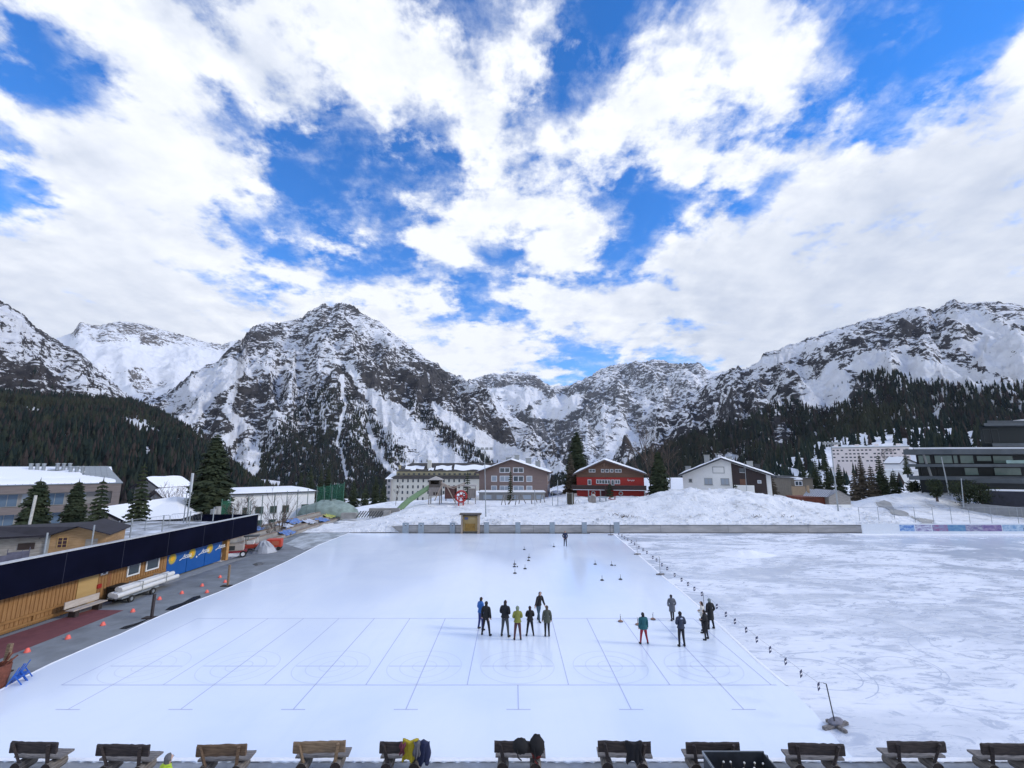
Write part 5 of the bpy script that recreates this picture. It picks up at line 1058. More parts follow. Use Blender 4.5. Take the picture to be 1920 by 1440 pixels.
# ------------------------------------------------------------------ 4. mauve apartment house
HF = {}
def house_frame(name, label, pxl, pxr, pbase, Y, rz=0, zb=None):
    a = A(pxl, pbase, Y); z = a[2] if zb is None else zb; HF.update(x=a[0], y=Y, c=math.cos(rz), s=math.sin(rz))
    return empty(name, (a[0], Y, z), rz, label, 'house'), hfx(pxr), z
def hfx(px):
    a = (px - 960) / F; k = (5 - CH) * math.sin(PITCH); cp_ = math.cos(PITCH)
    return (a * (HF['y'] * cp_ + k) - HF['x']) / (HF['c'] - a * HF['s'] * cp_)
Y = 92; r_, W, zb = house_frame('chalet', 'mauve clapboard apartment house with white framed windows and a snowy gable roof', 898, 1026, 940, Y, R(-7)); s = PX(Y); 
def wx(px): return hfx(px)
def wz(py): return A(960, py, Y)[2] - zb
M_mauve = mat('clapboard_mauve', (.215, .155, .14), .8, vscale=1.2, col2=(.25, .185, .165), stretch=(.3, 1, 14)); M_eave = mat('eave_brown', (.09, .06, .05), .7)
gable(r_, W, 13, wz(886), wz(864.5), M_mauve, M_eave, ax=.48, over=.75, front=1.2, snow=.35, th=.30, z0=-2, chim=[(wx(948), 5, 1.1, 1.1, M_fg), (wx(966), 3, .9, 1.4, M_fg), (wx(988), 4, 1.1, 1.6, M_fg), (wx(1006), 5, 1.0, 1.6, M_fg)])
for pa_, pb_, t0, t1, n in ((936.5, 956.5, 876.5, 886.5, 2), (962, 982, 876.5, 886.5, 2)): window(r_, wx(pa_), wz(t1), (pb_ - pa_) / s, (t1 - t0) / s, mul=n, t=.14)
for row in ((892, 903), (910.5, 922.5)):
    for pa_, pb_, n in ((921, 932, 1), (937, 956, 2), (962, 982, 2), (987, 998, 1)): window(r_, wx(pa_), wz(row[1]), (pb_ - pa_) / s, (row[1] - row[0]) / s, mul=n, t=.13, pm=(M_glassb if not (pa_ == 962 and row[0] == 892) else M_glass))
for y_ in (3, 7): side_window(r_, y_, wz(903), 1.0, 1.4, W); side_window(r_, y_, wz(922), 1.0, 1.4, W)
# low annex with a snowy roof in front of it
a0, a1 = A(898, 938, 88), A(1022, 938, 88); an = empty('annex', (a0[0], 88, a0[2]), 0, 'low glazed annex with a thin snow layer below the mauve apartment house', 'building'); WA = a1[0] - a0[0]; hA = A(960, 924, 88)[2] - a0[2]
mb = MB(); mb.box(0, WA, 0, 3.2, -1, hA); mb.build('wall', MATS['render_grey'], an); mb = MB(); mb.box(-.2, WA + .2, -.3, 3.4, hA, hA + .15); rf_ = mb.build('roof', M_fg, an)
nx = 40; V_ = [(-.2 + (WA + .4) * i / nx, -.3 + 3.6 * j / 5, hA + .13 + (.25 if 0 < j < 5 and 0 < i < nx else 0)) for j in range(6) for i in range(nx + 1)]; mesh_np('roof_snow', V_, grid_faces(6, nx + 1), M_roofsnow, rf_)
for k in range(5): window(an, .8 + k * WA / 5, .15, WA / 5 - .9, hA - .5, pm=M_glassb, fm=M_fg, t=.07)
# small carport roof between the houses
p = A(1035, 925, 95); cp = empty('carport', (p[0], 95, p[2] - 3), 0, 'small dark carport with a thick snow cushion between the two chalets', 'carport'); mb = MB(); mb.box(0, 2.2, .0, 4, 2.5, 2.75); mb.build('roof', M_fd, cp); mb = MB(); mb.blob((1.1, 2, 3.05), (1.15, 2.1, .45), 18, 10); mb.build('roof_snow', M_roofsnow, cp)
mb = MB(); mb.box(.1, 2.1, .3, 3.8, 0, 2.5); mb.build('wall', M_fd, cp)

# ------------------------------------------------------------------ 5. red chalet
Y = 90; r_, W, zb = house_frame('chalet', 'red chalet with a brown boarded gable, long dark balcony and snowy roof', 1082, 1208, 931, Y, R(-13)); s = PX(Y)
def wx(px): return hfx(px)
M_red = mat('clapboard_red', (.36, .028, .022), .75, vscale=1.2, col2=(.44, .04, .03), stretch=(.3, 1, 12)); M_gab = mat('gable_brown', (.13, .075, .05), .8, vscale=1.2, col2=(.18, .10, .07), stretch=(.3, 1, 12))
gable(r_, W, 13, wz(889) , wz(865), M_red, M_eave, ax=.43, over=.75, front=1.3, snow=.42, th=.32, z0=-2)
zc0 = wz(894.5); W1 = W * .43; ap = wz(865) - .05; ev = wz(889) - .05
mb = MB(); mb.prism([(-.02, zc0), (W + .02, zc0), (W + .02, ev), (W1, ap), (-.02, ev)], -.12, -.015); mb.build('gable_boards', M_gab, r_)
for pa_, pb_, n in ((1105, 1117, 2), (1128, 1134, 1), (1135.5, 1143, 1), (1145, 1151, 1), (1154, 1166, 2)): window(r_, wx(pa_), wz(885.5), (pb_ - pa_) / s, 6 / s, y=-.125, mul=n, t=.10)
for pa_, pb_, t0, t1, n in ((1102, 1109, 899, 909, 1), (1118, 1144, 899, 907, 5), (1146, 1152, 899, 909.5, 1), (1153, 1162.5, 899, 907, 2)): window(r_, wx(pa_), wz(t1), (pb_ - pa_) / s, (t1 - t0) / s, mul=n, t=.12)
mb = MB(); mb.box(-.9, W + .3, -1.5, -.02, wz(917) - .05, wz(917) + .12); bl_ = mb.build('balcony', M_eave, r_)
mb = MB(); mb.box(-.9, W + .3, -1.54, -1.48, wz(917) + .13, wz(909.5)); 
mb.build('railing', mat('balcony_dark', (.035, .02, .018), .7, var=.3, vscale=5), bl_)
mb = MB(); mb.box(-.9, W + .3, -1.60, -1.47, wz(909.5) + .003, wz(909.5) + .09); mb.build('handrail', M_eave, bl_)
mb = MB(); mb.box(-.6, W * .42, -1.57, -1.50, wz(917.8), wz(917)); mb.box(W * .55, W, -1.57, -1.50, wz(917.8), wz(917)); mb.build('balcony_snow', M_roofsnow, bl_)
for px in (1104, 1126, 1207.5): mb = MB(); x_ = wx(px); mb.box(x_ - .1, x_ + .1, -1.45, -1.25, -1, wz(917) - .06); mb.build('post', M_fg, r_)
mb = MB(); q = random.Random(3); x0_ = wx(1177); pts = [(x0_ + i * .085, -.02, wz(900.3) + .16 * math.sin(i * 1.9) + (.2 if i in (1, 6) else 0)) for i in range(16)]; mb.tube(pts, .05, 5); mb.build('lettering', M_wh, r_)
for px in (1112, 1163.5):
    mb = MB(); n = 20; x_, z_ = wx(px), wz(924); mb.tube([(x_ + .32 * math.cos(2 * math.pi * i / n), -.1, z_ + .32 * math.sin(2 * math.pi * i / n)) for i in range(n + 1)], .10, 8); mb.build('ring', M_fw, r_)
mb = MB(); mb.box(wx(1127), wx(1145), -.06, -.01, 0, 1.6); mb.build('door', mat('door_maroon', (.09, .015, .02), .6), r_)
mb = MB(); mb.box(W * .43 - .07, W * .43 + .07, -1.35, -1.25, wz(894), wz(868)); mb.build('pole', M_gab, r_)
# ------------------------------------------------------------------ 6. white and dark house
Y = 92; r_, W, zb = house_frame('house', 'white house with a dark boarded right half and a wide snowy gable roof', 1282, 1447, 925, Y, R(-27)); s = PX(Y)
def wx(px): return hfx(px)
M_hw = mat('render_offwhite', (.80, .80, .77), .85, var=.06, vscale=.5); M_dkb = mat('boards_black', (.025, .017, .017), .7, vscale=2, col2=(.045, .028, .027), stretch=(8, 1, .3))
gable(r_, W, 13, wz(890.5), wz(861.5), M_hw, M_fd, ax=.475, over=.9, front=1.3, snow=.35, th=.30, z0=-3, chim=[(wx(1327), 3, 1.0, 2.0, M_fg), (wx(1371), 2, 1.0, 1.0, M_fg), (wx(1410), 3, 1.1, 1.6, M_fg), (wx(1425), 5, .9, 1.6, M_fd), (wx(1286), 6, 1.0, 1.4, M_fg)])
zl_ = wz(890.5); xa, xb = wx(1374), wx(1438)
def roofz(x): return wz(861.5) - abs(x - W * .475) * (wz(861.5) - zl_) / (W * .475) - .1 if x < W * .475 else wz(861.5) - (x - W * .475) * (wz(861.5) - zl_) / (W * .525) - .1
mb = MB(); mb.prism([(xa, -2), (xb, -2), (xb, roofz(xb)), (xa, roofz(xa))], -.10, -.012); mb.build('cladding', M_dkb, r_)
window(r_, wx(1338), wz(887), 20 / s, 12 / s, fm=M_fg, pm=M_hw, t=.12)
for px in (1321, 1352): window(r_, wx(px), wz(908), 14 / s, 12 / s, fm=M_fg, pm=M_glassb, mul=2, t=.12, sill=True)
for px, py in ((1292, 904), (1294, 925)): window(r_, wx(px), wz(py), 6 / s, 6.5 / s, fm=M_fg, pm=M_glass, t=.1, sill=True)
window(r_, wx(1421), wz(904), 6 / s, 5.5 / s, y=-.105, t=.1, pm=M_glassb); window(r_, wx(1388), wz(885), 9 / s, 8 / s, fm=M_fd, y=-.105)
mb = MB(); mb.box(wx(1388), wx(1400), -.16, -.105, wz(907), wz(897)); mb.build('shutter', mat('shutter_brown', (.17, .08, .05), .7), r_)
mb = MB(); mb.box(wx(1377), wx(1414), -1.8, -1.6, -2, wz(907)); mb.box(wx(1377), wx(1414), -1.6, -.11, -2, wz(908)); mb.build('balcony', M_hw, r_)
mb = MB(); mb.tube([(wx(1349), 2, wz(868)), (wx(1349), 2, wz(853))], .04, 6); mb.tube([(wx(1349) - .3, 2, wz(852)), (wx(1349), 2, wz(850)), (wx(1349) + .3, 2, wz(852))], .06, 6); mb.build('antenna', M_fg, r_)
# ------------------------------------------------------------------ 7. beige block, little house, barn
Y = 120; r_, W, zb = house_frame('apartment_block', 'plain beige grey block between the dark house and the little bay window house', 1465, 1498, 930, Y); s = PX(Y); mb = MB(); mb.box(0, W, 0, 10, -3, wz(894)); mb.build('wall', mat('render_beige', (.23, .22, .21), .85), r_); mb = MB(); mb.box(-.2, W + .2, -.2, 10.2, wz(894), wz(893)); mb.build('roof', M_fd, r_)
Y = 108; r_, W, zb = house_frame('house', 'small tan house with a white framed bay window under a snow cap', 1486, 1524, 932, Y); s = PX(Y); M_tan = mat('render_tan', (.30, .22, .14), .85, var=.1)
mb = MB(); mb.box(0, W, 0, 8, -2, wz(897)); mb.build('wall', mat('shingle_brown', (.16, .14, .11), .8, var=.2, vscale=2), r_); mb = MB(); mb.box(-.05, W * .55, -.6, -.01, -1, wz(912)); mb.build('bay', M_tan, r_)
window(r_, 7 / s, wz(911), 14 / s, 9 / s, mul=2, t=.14); mb = MB(); mb.blob((14 / s, 1, wz(898)), (10 / s, 2, 3 / s), 16, 8); mb.build('roof_snow', M_roofsnow, r_); mb = MB(); mb.box(-.3, W + .3, -.3, 8.3, wz(897) + .002, wz(896)); mb.build('roof', M_fd, r_)
Y = 80; r_, W, zb = house_frame('barn', 'weathered wooden barn with a striped sheet metal roof and rust red front', 1515, 1592, 962, Y, R(0)); s = PX(Y)
def wx(px): return hfx(px)
mb = MB(); mb.prism([(wx(1552), -1), (W, -1), (W, wz(932)), (wx(1572), wz(920)), (wx(1552), wz(932))], .02, 6); mb.build('wall', M_grey, r_); mb = MB(); mb.box(0, wx(1551), 1.0, 6, -1, wz(933)); mb.build('front', mat('rust_boards', (.16, .045, .025), .8, var=.3, vscale=2), r_)
mb = MB(); mb.add([(wx(1505), .2, wz(930)), (wx(1549), -.1, wz(932)), (wx(1567), 1.0, wz(920.5)), (wx(1530), 2.2, wz(918))], [(0, 1, 2, 3)]); mb.add([(wx(1549), -.1, wz(932.5)), (wx(1595), -.1, wz(932)), (wx(1572), -.1, wz(919.5)), (wx(1572), 6, wz(919.5)), (wx(1595), 6, wz(932)), (wx(1549), 6, wz(932))], [(0, 2, 3, 5), (2, 1, 4, 3)])
m, t, b = newmat('striped_roof'); v = nd(t, 'ShaderNodeTexCoord').outputs['Object']; wv = nd(t, 'ShaderNodeTexWave'); wv.inputs['Scale'].default_value = 1.1; wv.inputs['Distortion'].default_value = .6; t.links.new(v, wv.inputs[0]); t.links.new(mixc(t, mrange(t, wv.outputs['Fac'], .45, .6), (.09, .09, .10), (.42, .44, .48)), b.inputs['Base Color'])
mb.build('roof', m, r_); mb = MB(); mb.box(wx(1521), wx(1524), .9, 1.3, wz(925), wz(911)); mb.build('chimney', M_tan, r_)
mb = MB(); mb.box(wx(1552), W, -.02, .0, -1, wz(946)); mb.build('plinth', M_hw, r_)
# ------------------------------------------------------------------ 8. pale hotel on the hillside and its neighbours
Y = 228; r_, W, zb = house_frame('pale_hotel', 'long pale pink hotel with rows of small windows on the wooded hillside', 1563, 1712, 872, Y, R(-36)); r_['category'] = 'building'; s = PX(Y, 25); M_pink = mat('render_pink', (.78, .70, .67), .85, var=.04)
def wx(px): return hfx(px)
zz0 = wz(840.5); mb = MB(); mb.box(0, W, 0, 14, -8, zz0); mb.build('wall', M_pink, r_); mb = MB(); mb.box(-.3, W + .3, -.3, 14.3, zz0, zz0 + .35); rf_ = mb.build('roof', M_fg, r_); mb = MB(); mb.box(-.2, W + .2, -.2, 14, zz0 + .36, zz0 + .8); mb.build('roof_snow', M_roofsnow, rf_)
for px in (1570, 1610, 1648, 1690): mb = MB(); mb.box(wx(px), wx(px + 8), 3, 6, zz0 + .8, zz0 + 1.8); mb.build('chimney', M_pink, rf_)
for k in range(19):
    for j, py in enumerate((846, 852.5, 859, 865.5)): 
        if (k + j) % 7 != 3: window(r_, wx(1566 + k * 7.7), wz(py), 3.4 / s, 2.4 / s, fm=M_fd, t=.15)
mb = MB(); n = 26
for rr_ in (2.6, 1.7): mb.tube([(wx(1671) + rr_ * math.cos(5.2 * i / n + .6), -.15, wz(853) + rr_ * math.sin(5.2 * i / n + .6)) for i in range(n + 1)], .22, 6)
mb.build('facade_emblem', mat('emblem_grey', (.30, .27, .26), .8), r_)
Y = 200; r_, W, zb = house_frame('house', 'small white house with a bright snow roof below the pale hotel', 1688, 1719, 882, Y); s = PX(Y, 12); gable(r_, W, 8, wz(868), wz(859), M_white, M_fd, over=.5, snow=.5, ax=.3); window(r_, W * .4, 1.2, 1.2, 1.4)
Y = 170; r_, W, zb = house_frame('house', 'low pale house with a flat snowy roof left of the glass building', 1694, 1728, 905, Y); s = PX(Y, 5); mb = MB(); mb.box(0, W, 0, 8, -4, wz(882)); mb.build('wall', MATS['render_beige'] if False else M_hw, r_); mb = MB(); mb.box(-1, W + 1, -1, 9, wz(882), wz(880)); mb.build('roof_snow', M_roofsnow, r_); window(r_, 1.5, wz(896), 2.5, 1.6, mul=2)
# ------------------------------------------------------------------ 9. dark glass building on the right
M_conc = mat('slab_dark', (.075, .09, .10), .7, var=.2, vscale=.5); M_gl1 = mat('glass_teal', (.24, .36, .33), .15, var=.25, vscale=.3); M_gl2 = mat('glass_black', (.010, .018, .022), .35, spec=.25)
Y = 84; r_, W, zb = house_frame('glass_building', 'dark modern building with long concrete balcony bands, teal glass and a snowy flat roof', 1716, 1990, 940, Y, R(-3)); r_['category'] = 'building'; s = PX(Y, 5)
def wx(px): return hfx(px)
bands = [(842, 852), (870, 875.5), (893, 900)]
mb = MB(); mb.slab([(wx(1752), 3.0), (W, 3.0), (W, 16), (wx(1752) + 16, 16)], -2, wz(851)); mb.build('wall', M_gl2, r_)
for i, (t0, t1) in enumerate(bands):
    mb = MB(); mb.slab([(wx(1716 if i == 0 else 1719), 1.5), (wx(1730), .4), (wx(1790), -.6), (W, -.6), (W, 16), (wx(1716) + 17.5, 16)], wz(t1), wz(t0)); mb.build('balcony_slab' if i else 'roof', M_conc, r_)
mb = MB(); mb.slab([(wx(1740), 1.8), (wx(1792), .8), (W, .8), (W, 15.5), (wx(1740) + 16, 15)], wz(842) + .003, wz(838.5)); mb.build('roof_snow', M_roofsnow, r_)
for (pa_, pb_, t0, t1) in ((1755, 1766, 852, 870), (1767, 1779, 852, 870), (1787, 1821, 852, 870), (1824, 1833, 852, 870), (1837, 1863, 852, 870), (1870, 1898, 853, 866), (1902, 1940, 853, 870), (1842, 1868, 876, 893), (1790, 1838, 876, 893), (1900, 1950, 876, 893), (1758, 1784, 876, 893)):
    window(r_, wx(pa_), wz(t1) + .1, (pb_ - pa_) / s, (t1 - t0) / s - .2, fm=M_fd, pm=M_gl1 if t0 < 860 or pa_ == 1842 or pa_ > 1890 else M_gl2, y=2.99, t=.08)
for i, px in enumerate((1752, 1757)): mb = MB(); mb.beam((wx(px), 1.2, wz(851 if i == 0 else 875.5)), (wx(px + 3), 1.2, wz(870 if i == 0 else 893)), .25); mb.build('column', M_fg, r_)
mb = MB(); mb.slab([(wx(1820), -.2), (wx(1880), -3.5), (W, -3.5), (W, 4)] , wz(905), wz(897)); mb.build('balcony_slab', M_conc, r_)
for pa_, pb_ in ((1890, 1990),): mb = MB(); mb.box(wx(pa_), wx(pb_), -.55, -.50, wz(869), wz(863)); mb.build('glass_rail', M_gl1, r_); mb = MB(); mb.box(wx(pa_ + 5), wx(pb_), -3.4, -3.35, wz(897), wz(888)); mb.build('glass_rail', M_gl1, r_)
Y = 100; r_, W, zb = house_frame('terrace_house', 'upper dark terraced building with two overhanging concrete roof slabs at the right edge', 1866, 1990, 860, Y, R(-3)); r_['category'] = 'building'; s = PX(Y, 10)
def wx(px): return hfx(px)
mb = MB(); mb.slab([(wx(1880), 3), (W, 3), (W, 14), (wx(1880) + 15, 14)], -4, wz(796)); mb.build('wall', M_gl2, r_)
for t0, t1, px in ((831, 837, 1876), (793, 798, 1867), (788, 793, 1881)): y_ = .2 if t0 != 788 else 1.0; mb = MB(); mb.slab([(wx(px), y_), (W, y_), (W, 14), (wx(px) + 18, 14)], wz(t1) + (.004 if t0 == 788 else 0), wz(t0)); mb.build('roof_slab', M_conc, r_)
mb = MB(); mb.box(wx(1914) + 4, W, 1.2, 3, wz(788) + .003, wz(786)); mb.build('roof_snow', M_roofsnow, r_)
for px in (1886, 1902): window(r_, wx(px), wz(829), 13 / s, 26 / s, fm=M_fd, pm=M_gl2, y=2.99)
# ------------------------------------------------------------------ trees that can be told apart
m, t, b = newmat('needles'); M_need = m; v = nd(t, 'ShaderNodeTexCoord').outputs['Object']; n1 = noise(t, v, .9, 3, .6); n2 = noise(t, v, 9, 2, .6)
c = mixc(t, mrange(t, n1, .35, .65), (.020, .034, .020), (.052, .066, .034)); c = mixc(t, mrange(t, n2, .5, .7, 0, .5), c, (.060, .052, .030)); t.links.new(c, b.inputs['Base Color']); b.inputs['Roughness'].default_value = .85; b.inputs['Specular IOR Level'].default_value = .15
M_bark = mat('bark', (.075, .055, .045), .9, var=.3, vscale=3); M_twig = mat('twigs', (.105, .078, .062), .9, var=.25, vscale=2); M_needb = mat('needles_brown', (.075, .060, .040), .9, var=.35, vscale=1.2)
def spruce_mesh(H, Rw, seed, tiers=None, br=9, top=1.0, thin=1.0, low=.05):
    q = random.Random(seed); mb = MB(); tiers = tiers or int(H / .42); V = mb.v; Fc = mb.f
    for k in range(tiers):
        u = k / tiers; z = H * (low + (1 - low) * u); r0 = Rw * (1 - u) ** (.85 * top) * q.uniform(.82, 1.12) + .12
        for j in range(br):
            th = 6.283 * (j + q.random() * .8) / br + k * 1.3; ln = r0 * q.uniform(.6, 1.15); dr = ln * q.uniform(.25, .5); cx, cy = math.cos(th), math.sin(th); wd = ln * .26 * thin + .05
            n = 4; prev = None
            for i in range(n + 1):
                f_ = i / n; x, y = cx * ln * f_, cy * ln * f_; zz = z - dr * f_ ** 1.4 + .12 * ln * f_ ** 3 + q.uniform(-.04, .04); w2 = wd * (math.sin(math.pi * min(.95, f_ * .8 + .15))) * q.uniform(.7, 1.3)
                b0 = len(V); V.append((x - cy * w2, y + cx * w2, zz - .10 * w2 - q.random() * .08)); V.append((x, y, zz + .05)); V.append((x + cy * w2, y - cx * w2, zz - .10 * w2 - q.random() * .08))
                if prev is not None: Fc += [[prev, b0, b0 + 1, prev + 1], [prev + 1, b0 + 1, b0 + 2, prev + 2]]; mb.m += [0, 0]; mb.sm += [False, False]
                # hanging side twigs
                for sgn in (-1, 1):
                    if i and q.random() < .9:
                        L_ = w2 * q.uniform(1.0, 2.0) + .08; t0 = (x, y, zz); dx_, dy_ = cx * .5 - sgn * cy, cy * .5 + sgn * cx; b1 = len(V)
                        V.append(t0); V.append((x + dx_ * L_, y + dy_ * L_, zz - L_ * .35)); V.append((x + cx * .12 * ln + dx_ * L_ * .4, y + cy * .12 * ln + dy_ * L_ * .4, zz - L_ * .55 - .05)); Fc.append([b1, b1 + 1, b1 + 2]); mb.m.append(0); mb.sm.append(False)
                prev = b0
    mb.lathe([(.10, 0), (.05, .25), (0, .7)], (0, 0, H - .45), 5)
    return mb
def pine_mesh(H, Rw, seed, n=900, leaf=.16):
    """rounded stone pine: leafy tufts in overlapping clumps"""
    q = random.Random(seed); mb = MB(); cl = []
    for k in range(70):
        u = q.random() ** .8; z = H * (.12 + .84 * u); r = Rw * (math.sin(math.pi * min(1, .22 + .74 * (1 - u) ** .8)) ** .7) * q.uniform(.35, .85); th = q.random() * 6.283; cl.append((r * math.cos(th), r * math.sin(th), z, Rw * q.uniform(.28, .5)))
    for k in range(n * 3):
        c = q.choice(cl); d = Vector((q.gauss(0, 1), q.gauss(0, 1), q.gauss(0, 1))).normalized() * (c[3] * q.random() ** .35); p = Vector(c[:3]) + d; up = (d.normalized() * .6 + Vector((q.gauss(0, .4), q.gauss(0, .4), .7 + q.gauss(0, .3)))).normalized(); s = up.orthogonal().normalized(); L_ = leaf * q.uniform(1.2, 2.6)
        s = (Matrix.Rotation(q.random() * 6.28, 3, up) @ s); mb.add([p - s * L_ * .35, p + s * L_ * .35, p + up * L_], [(0, 1, 2)])
    return mb
def bare_mesh(H, spread, seed, stems=1, lv=4, r0=.10, n0=4, up=.75):
    q = random.Random(seed); tr, cr = MB(), MB()
    def grow(p, d, L_, r, l):
        m_ = tr if l == 0 else cr; pts = [p]; dd = d.copy()
        for i in range(3): dd = (dd + Vector((q.gauss(0, .10), q.gauss(0, .10), q.gauss(.03, .07)))).normalized(); pts.append(pts[-1] + dd * L_ / 3)
        m_.tube(pts, [r, r * .85, r * .7, r * .5], 5 if l == 0 else 3, caps=False)
        if l < lv:
            for k in range(n0 + (1 if l else 3)):
                f_ = q.uniform(.25, 1.0) if l else q.uniform(.15, 1.0); i = min(2, int(f_ * 3)); a_ = pts[i] + (pts[i + 1] - pts[i]) * (f_ * 3 - i)
                nd_ = (dd * up + Vector((q.gauss(0, 1), q.gauss(0, 1), q.gauss(.25, .4))).normalized() * spread).normalized(); grow(a_, nd_, L_ * q.uniform(.38, .6) * (1.15 - f_ * .4), max(r * .45, .012), l + 1)
    for s_ in range(stems):
        th = q.random() * 6.28; tl = 0 if stems == 1 else q.uniform(.1, .38); d = Vector((math.cos(th) * tl, math.sin(th) * tl, 1)).normalized(); grow(Vector((math.cos(th) * .15, math.sin(th) * .15, -.3)) if stems > 1 else Vector((0, 0, -.3)), d, H * (.95 if stems == 1 else q.uniform(.5, .75)), r0, 0)
    return tr, cr
def place(kind, label, px, pbase, ptop, Y, wpx=None, seed=1, group=None, z=None, **k):
    b0 = A(px, pbase, Y); z0 = b0[2] if z is None else z; H = A(px, ptop, Y)[2] - z0; s = F / Y
    name, cat = {'spruce': ('spruce_tree', 'tree'), 'pine': ('pine_tree', 'tree'), 'bare': ('bare_tree', 'tree'), 'bush': ('bare_shrub', 'shrub'), 'larch': ('larch_tree', 'tree')}[kind]
    r_ = empty(name, (b0[0], Y, z0), 0, label, cat, group); Rw = (wpx or 20) / 2 / s
    if kind in ('spruce', 'larch'):
        mb = spruce_mesh(H, Rw, seed, **k); mb.build('crown', M_needb if kind == 'larch' else M_need, r_); t_ = MB(); t_.lathe([(.02 * H + .05, -.5), (.012 * H + .03, H * .5), (.02, H * .96)], n=8); t_.build('trunk', M_bark, r_)
    elif kind == 'pine':
        pine_mesh(H, Rw, seed, **k).build('crown', M_need, r_); t_ = MB(); t_.lathe([(.2, -.5), (.1, H * .6), (.04, H * .9)], n=8); t_.build('trunk', M_bark, r_)
    else:
        tr, cr = bare_mesh(H, k.pop('spread', .7), seed, **k); tr.build('trunk', M_bark if kind == 'bare' else M_twig, r_); cr.build('branches', M_twig, r_)
    return r_
GT = 'evergreens among the buildings on the left'
place('spruce', 'bushy round topped conifer in front of the modern hotel, leftmost of the evergreens', 60, 992, 898, 52, 64, 1, z=-2, br=16, top=.62, tiers=30)
place('spruce', 'broad conifer between the leftmost bushy one and the slim spruce', 134, 992, 900, 54, 56, 2, z=-2, br=15, top=.7, tiers=30)
place('spruce', 'slim ragged spruce with a thin tip right of the two pines', 178, 1005, 896, 50, 58, 3, z=-2, br=11)
place('spruce', 'tall narrow spruce in front of the snowy gym roof', 254, 995, 868, 52, 60, 4, z=-2, br=10, top=1.05)
place('spruce', 'huge dark spruce towering beside the tall sign pole', 390, 975, 812, 66, 104, 5, z=-2, br=12, top=.8, tiers=44)
place('bush', 'bare brown tree left of the huge dark spruce', 331, 965, 884, 72, 40, 6, stems=6, lv=3, z=-3, r0=.07, spread=.5)
place('bush', 'small bare bushes under the huge dark spruce', 365, 975, 935, 64, 40, 7, stems=7, lv=2, z=-1.5, r0=.04, spread=.6)
GB = 'dark spruces behind the white two storey block'
for i, (px, pt, wd, Y, lb) in enumerate(((578, 872, 26, 120, 'spruce rising over the right end of the white block roof'), (598, 880, 22, 122, 'shorter spruce just right of the one over the white block roof'), (612, 870, 24, 125, 'dark spruce just behind the tall green netting'), (640, 905, 34, 118, 'broad dark spruce right behind the netting corner post'), (662, 900, 30, 124, 'second dark spruce from the netting corner'), (684, 908, 30, 120, 'low dark spruce midway between the netting and the old hotel'), (703, 892, 28, 128, 'taller dark spruce near the left end of the old hotel'), (718, 902, 24, 122, 'dark spruce touching the left end of the old hotel'), (560, 884, 20, 124, 'slender spruce behind the roof of the white block'))): place('spruce', lb, px, 950, pt, Y, wd, 20 + i, GB, z=-4, br=8)
place('spruce', 'tall dark twin spruce standing between the mauve house and the red chalet', 1084, 932, 808, 100, 56, 31, z=1, br=14, top=.7, tiers=44)
place('larch', 'brownish narrow conifer leaning against the tall spruce by the red chalet', 1072, 932, 850, 97, 34, 32, z=1, br=10)
place('spruce', 'dense spruce just right of the red chalet', 1238, 930, 845, 86, 48, 33, z=2, br=14, top=.75, tiers=30)
place('bare', 'tall bare larch behind the spruce right of the red chalet', 1224, 925, 812, 95, 60, 34, spread=.55, lv=3, n0=6, z=2, r0=.16)
place('bare', 'second bare larch just right of the spruce by the red chalet', 1256, 925, 830, 98, 40, 35, spread=.55, lv=3, n0=5, z=2, r0=.12)
place('spruce', 'thin sparse young spruce in front of the old hotel', 876, 942, 884, 90, 20, 36, z=1.6, br=6, thin=.7)
place('spruce', 'narrow young spruce against the mauve house front', 957, 925, 882, 87, 10, 37, br=7, z=2)
place('spruce', 'small spruce in front of the red chalet balcony', 1144, 931, 904, 86, 12, 38, br=8)
place('bare', 'thin bare sapling in front of the red chalet gable', 1137, 935, 870, 85, 14, 39, spread=.5, lv=2, n0=3, r0=.035)
place('bare', 'bare little tree at the left corner of the old hotel', 742, 945, 912, 95, 14, 40, spread=.6, lv=3, n0=3, r0=.05)
place('spruce', 'tiny spruce on the snow before the white house balcony', 1380, 921, 907, 84, 12, 41, br=7)
place('larch', 'brown young conifer at the right corner of the white house', 1449, 925, 890, 88, 20, 42, br=8)
GR = 'conifers between the barn and the glass building'
for i, (k_, px, pb, pt, wd, Y, lb) in enumerate((('spruce', 1512, 925, 872, 26, 125, 'dark spruce directly behind the tan bay window house'), ('spruce', 1536, 935, 862, 30, 112, 'dense dark spruce left of the tall floodlight pole'), ('spruce', 1557, 935, 855, 26, 118, 'tall dark spruce behind the tall floodlight pole'), ('spruce', 1580, 940, 868, 30, 108, 'dark spruce above the barn roof'), ('larch', 1608, 940, 885, 36, 98, 'brown larch right of the barn, bushy base'),
    ('larch', 1622, 936, 852, 28, 110, 'tall olive brown larch in front of the pale hotel'), ('larch', 1640, 940, 872, 34, 96, 'broad brown larch in the middle of the clump'), ('spruce', 1658, 938, 852, 32, 104, 'highest dark spruce in front of the pale hotel'), ('spruce', 1682, 935, 880, 34, 98, 'dark spruce at the right end of the clump'), ('spruce', 1701, 882, 848, 14, 150, 'small spruce in front of the tiny white house'), ('pine', 1716, 932, 905, 22, 92, 'low bushy pine just left of the glass building'))): place(k_, lb, px, pb, pt, Y, wd, 50 + i, GR, br=10, z=A(px, pb, Y)[2] - 1) if k_ != 'pine' else place(k_, lb, px, pb, pt, Y, wd, 50 + i, GR, n=500)
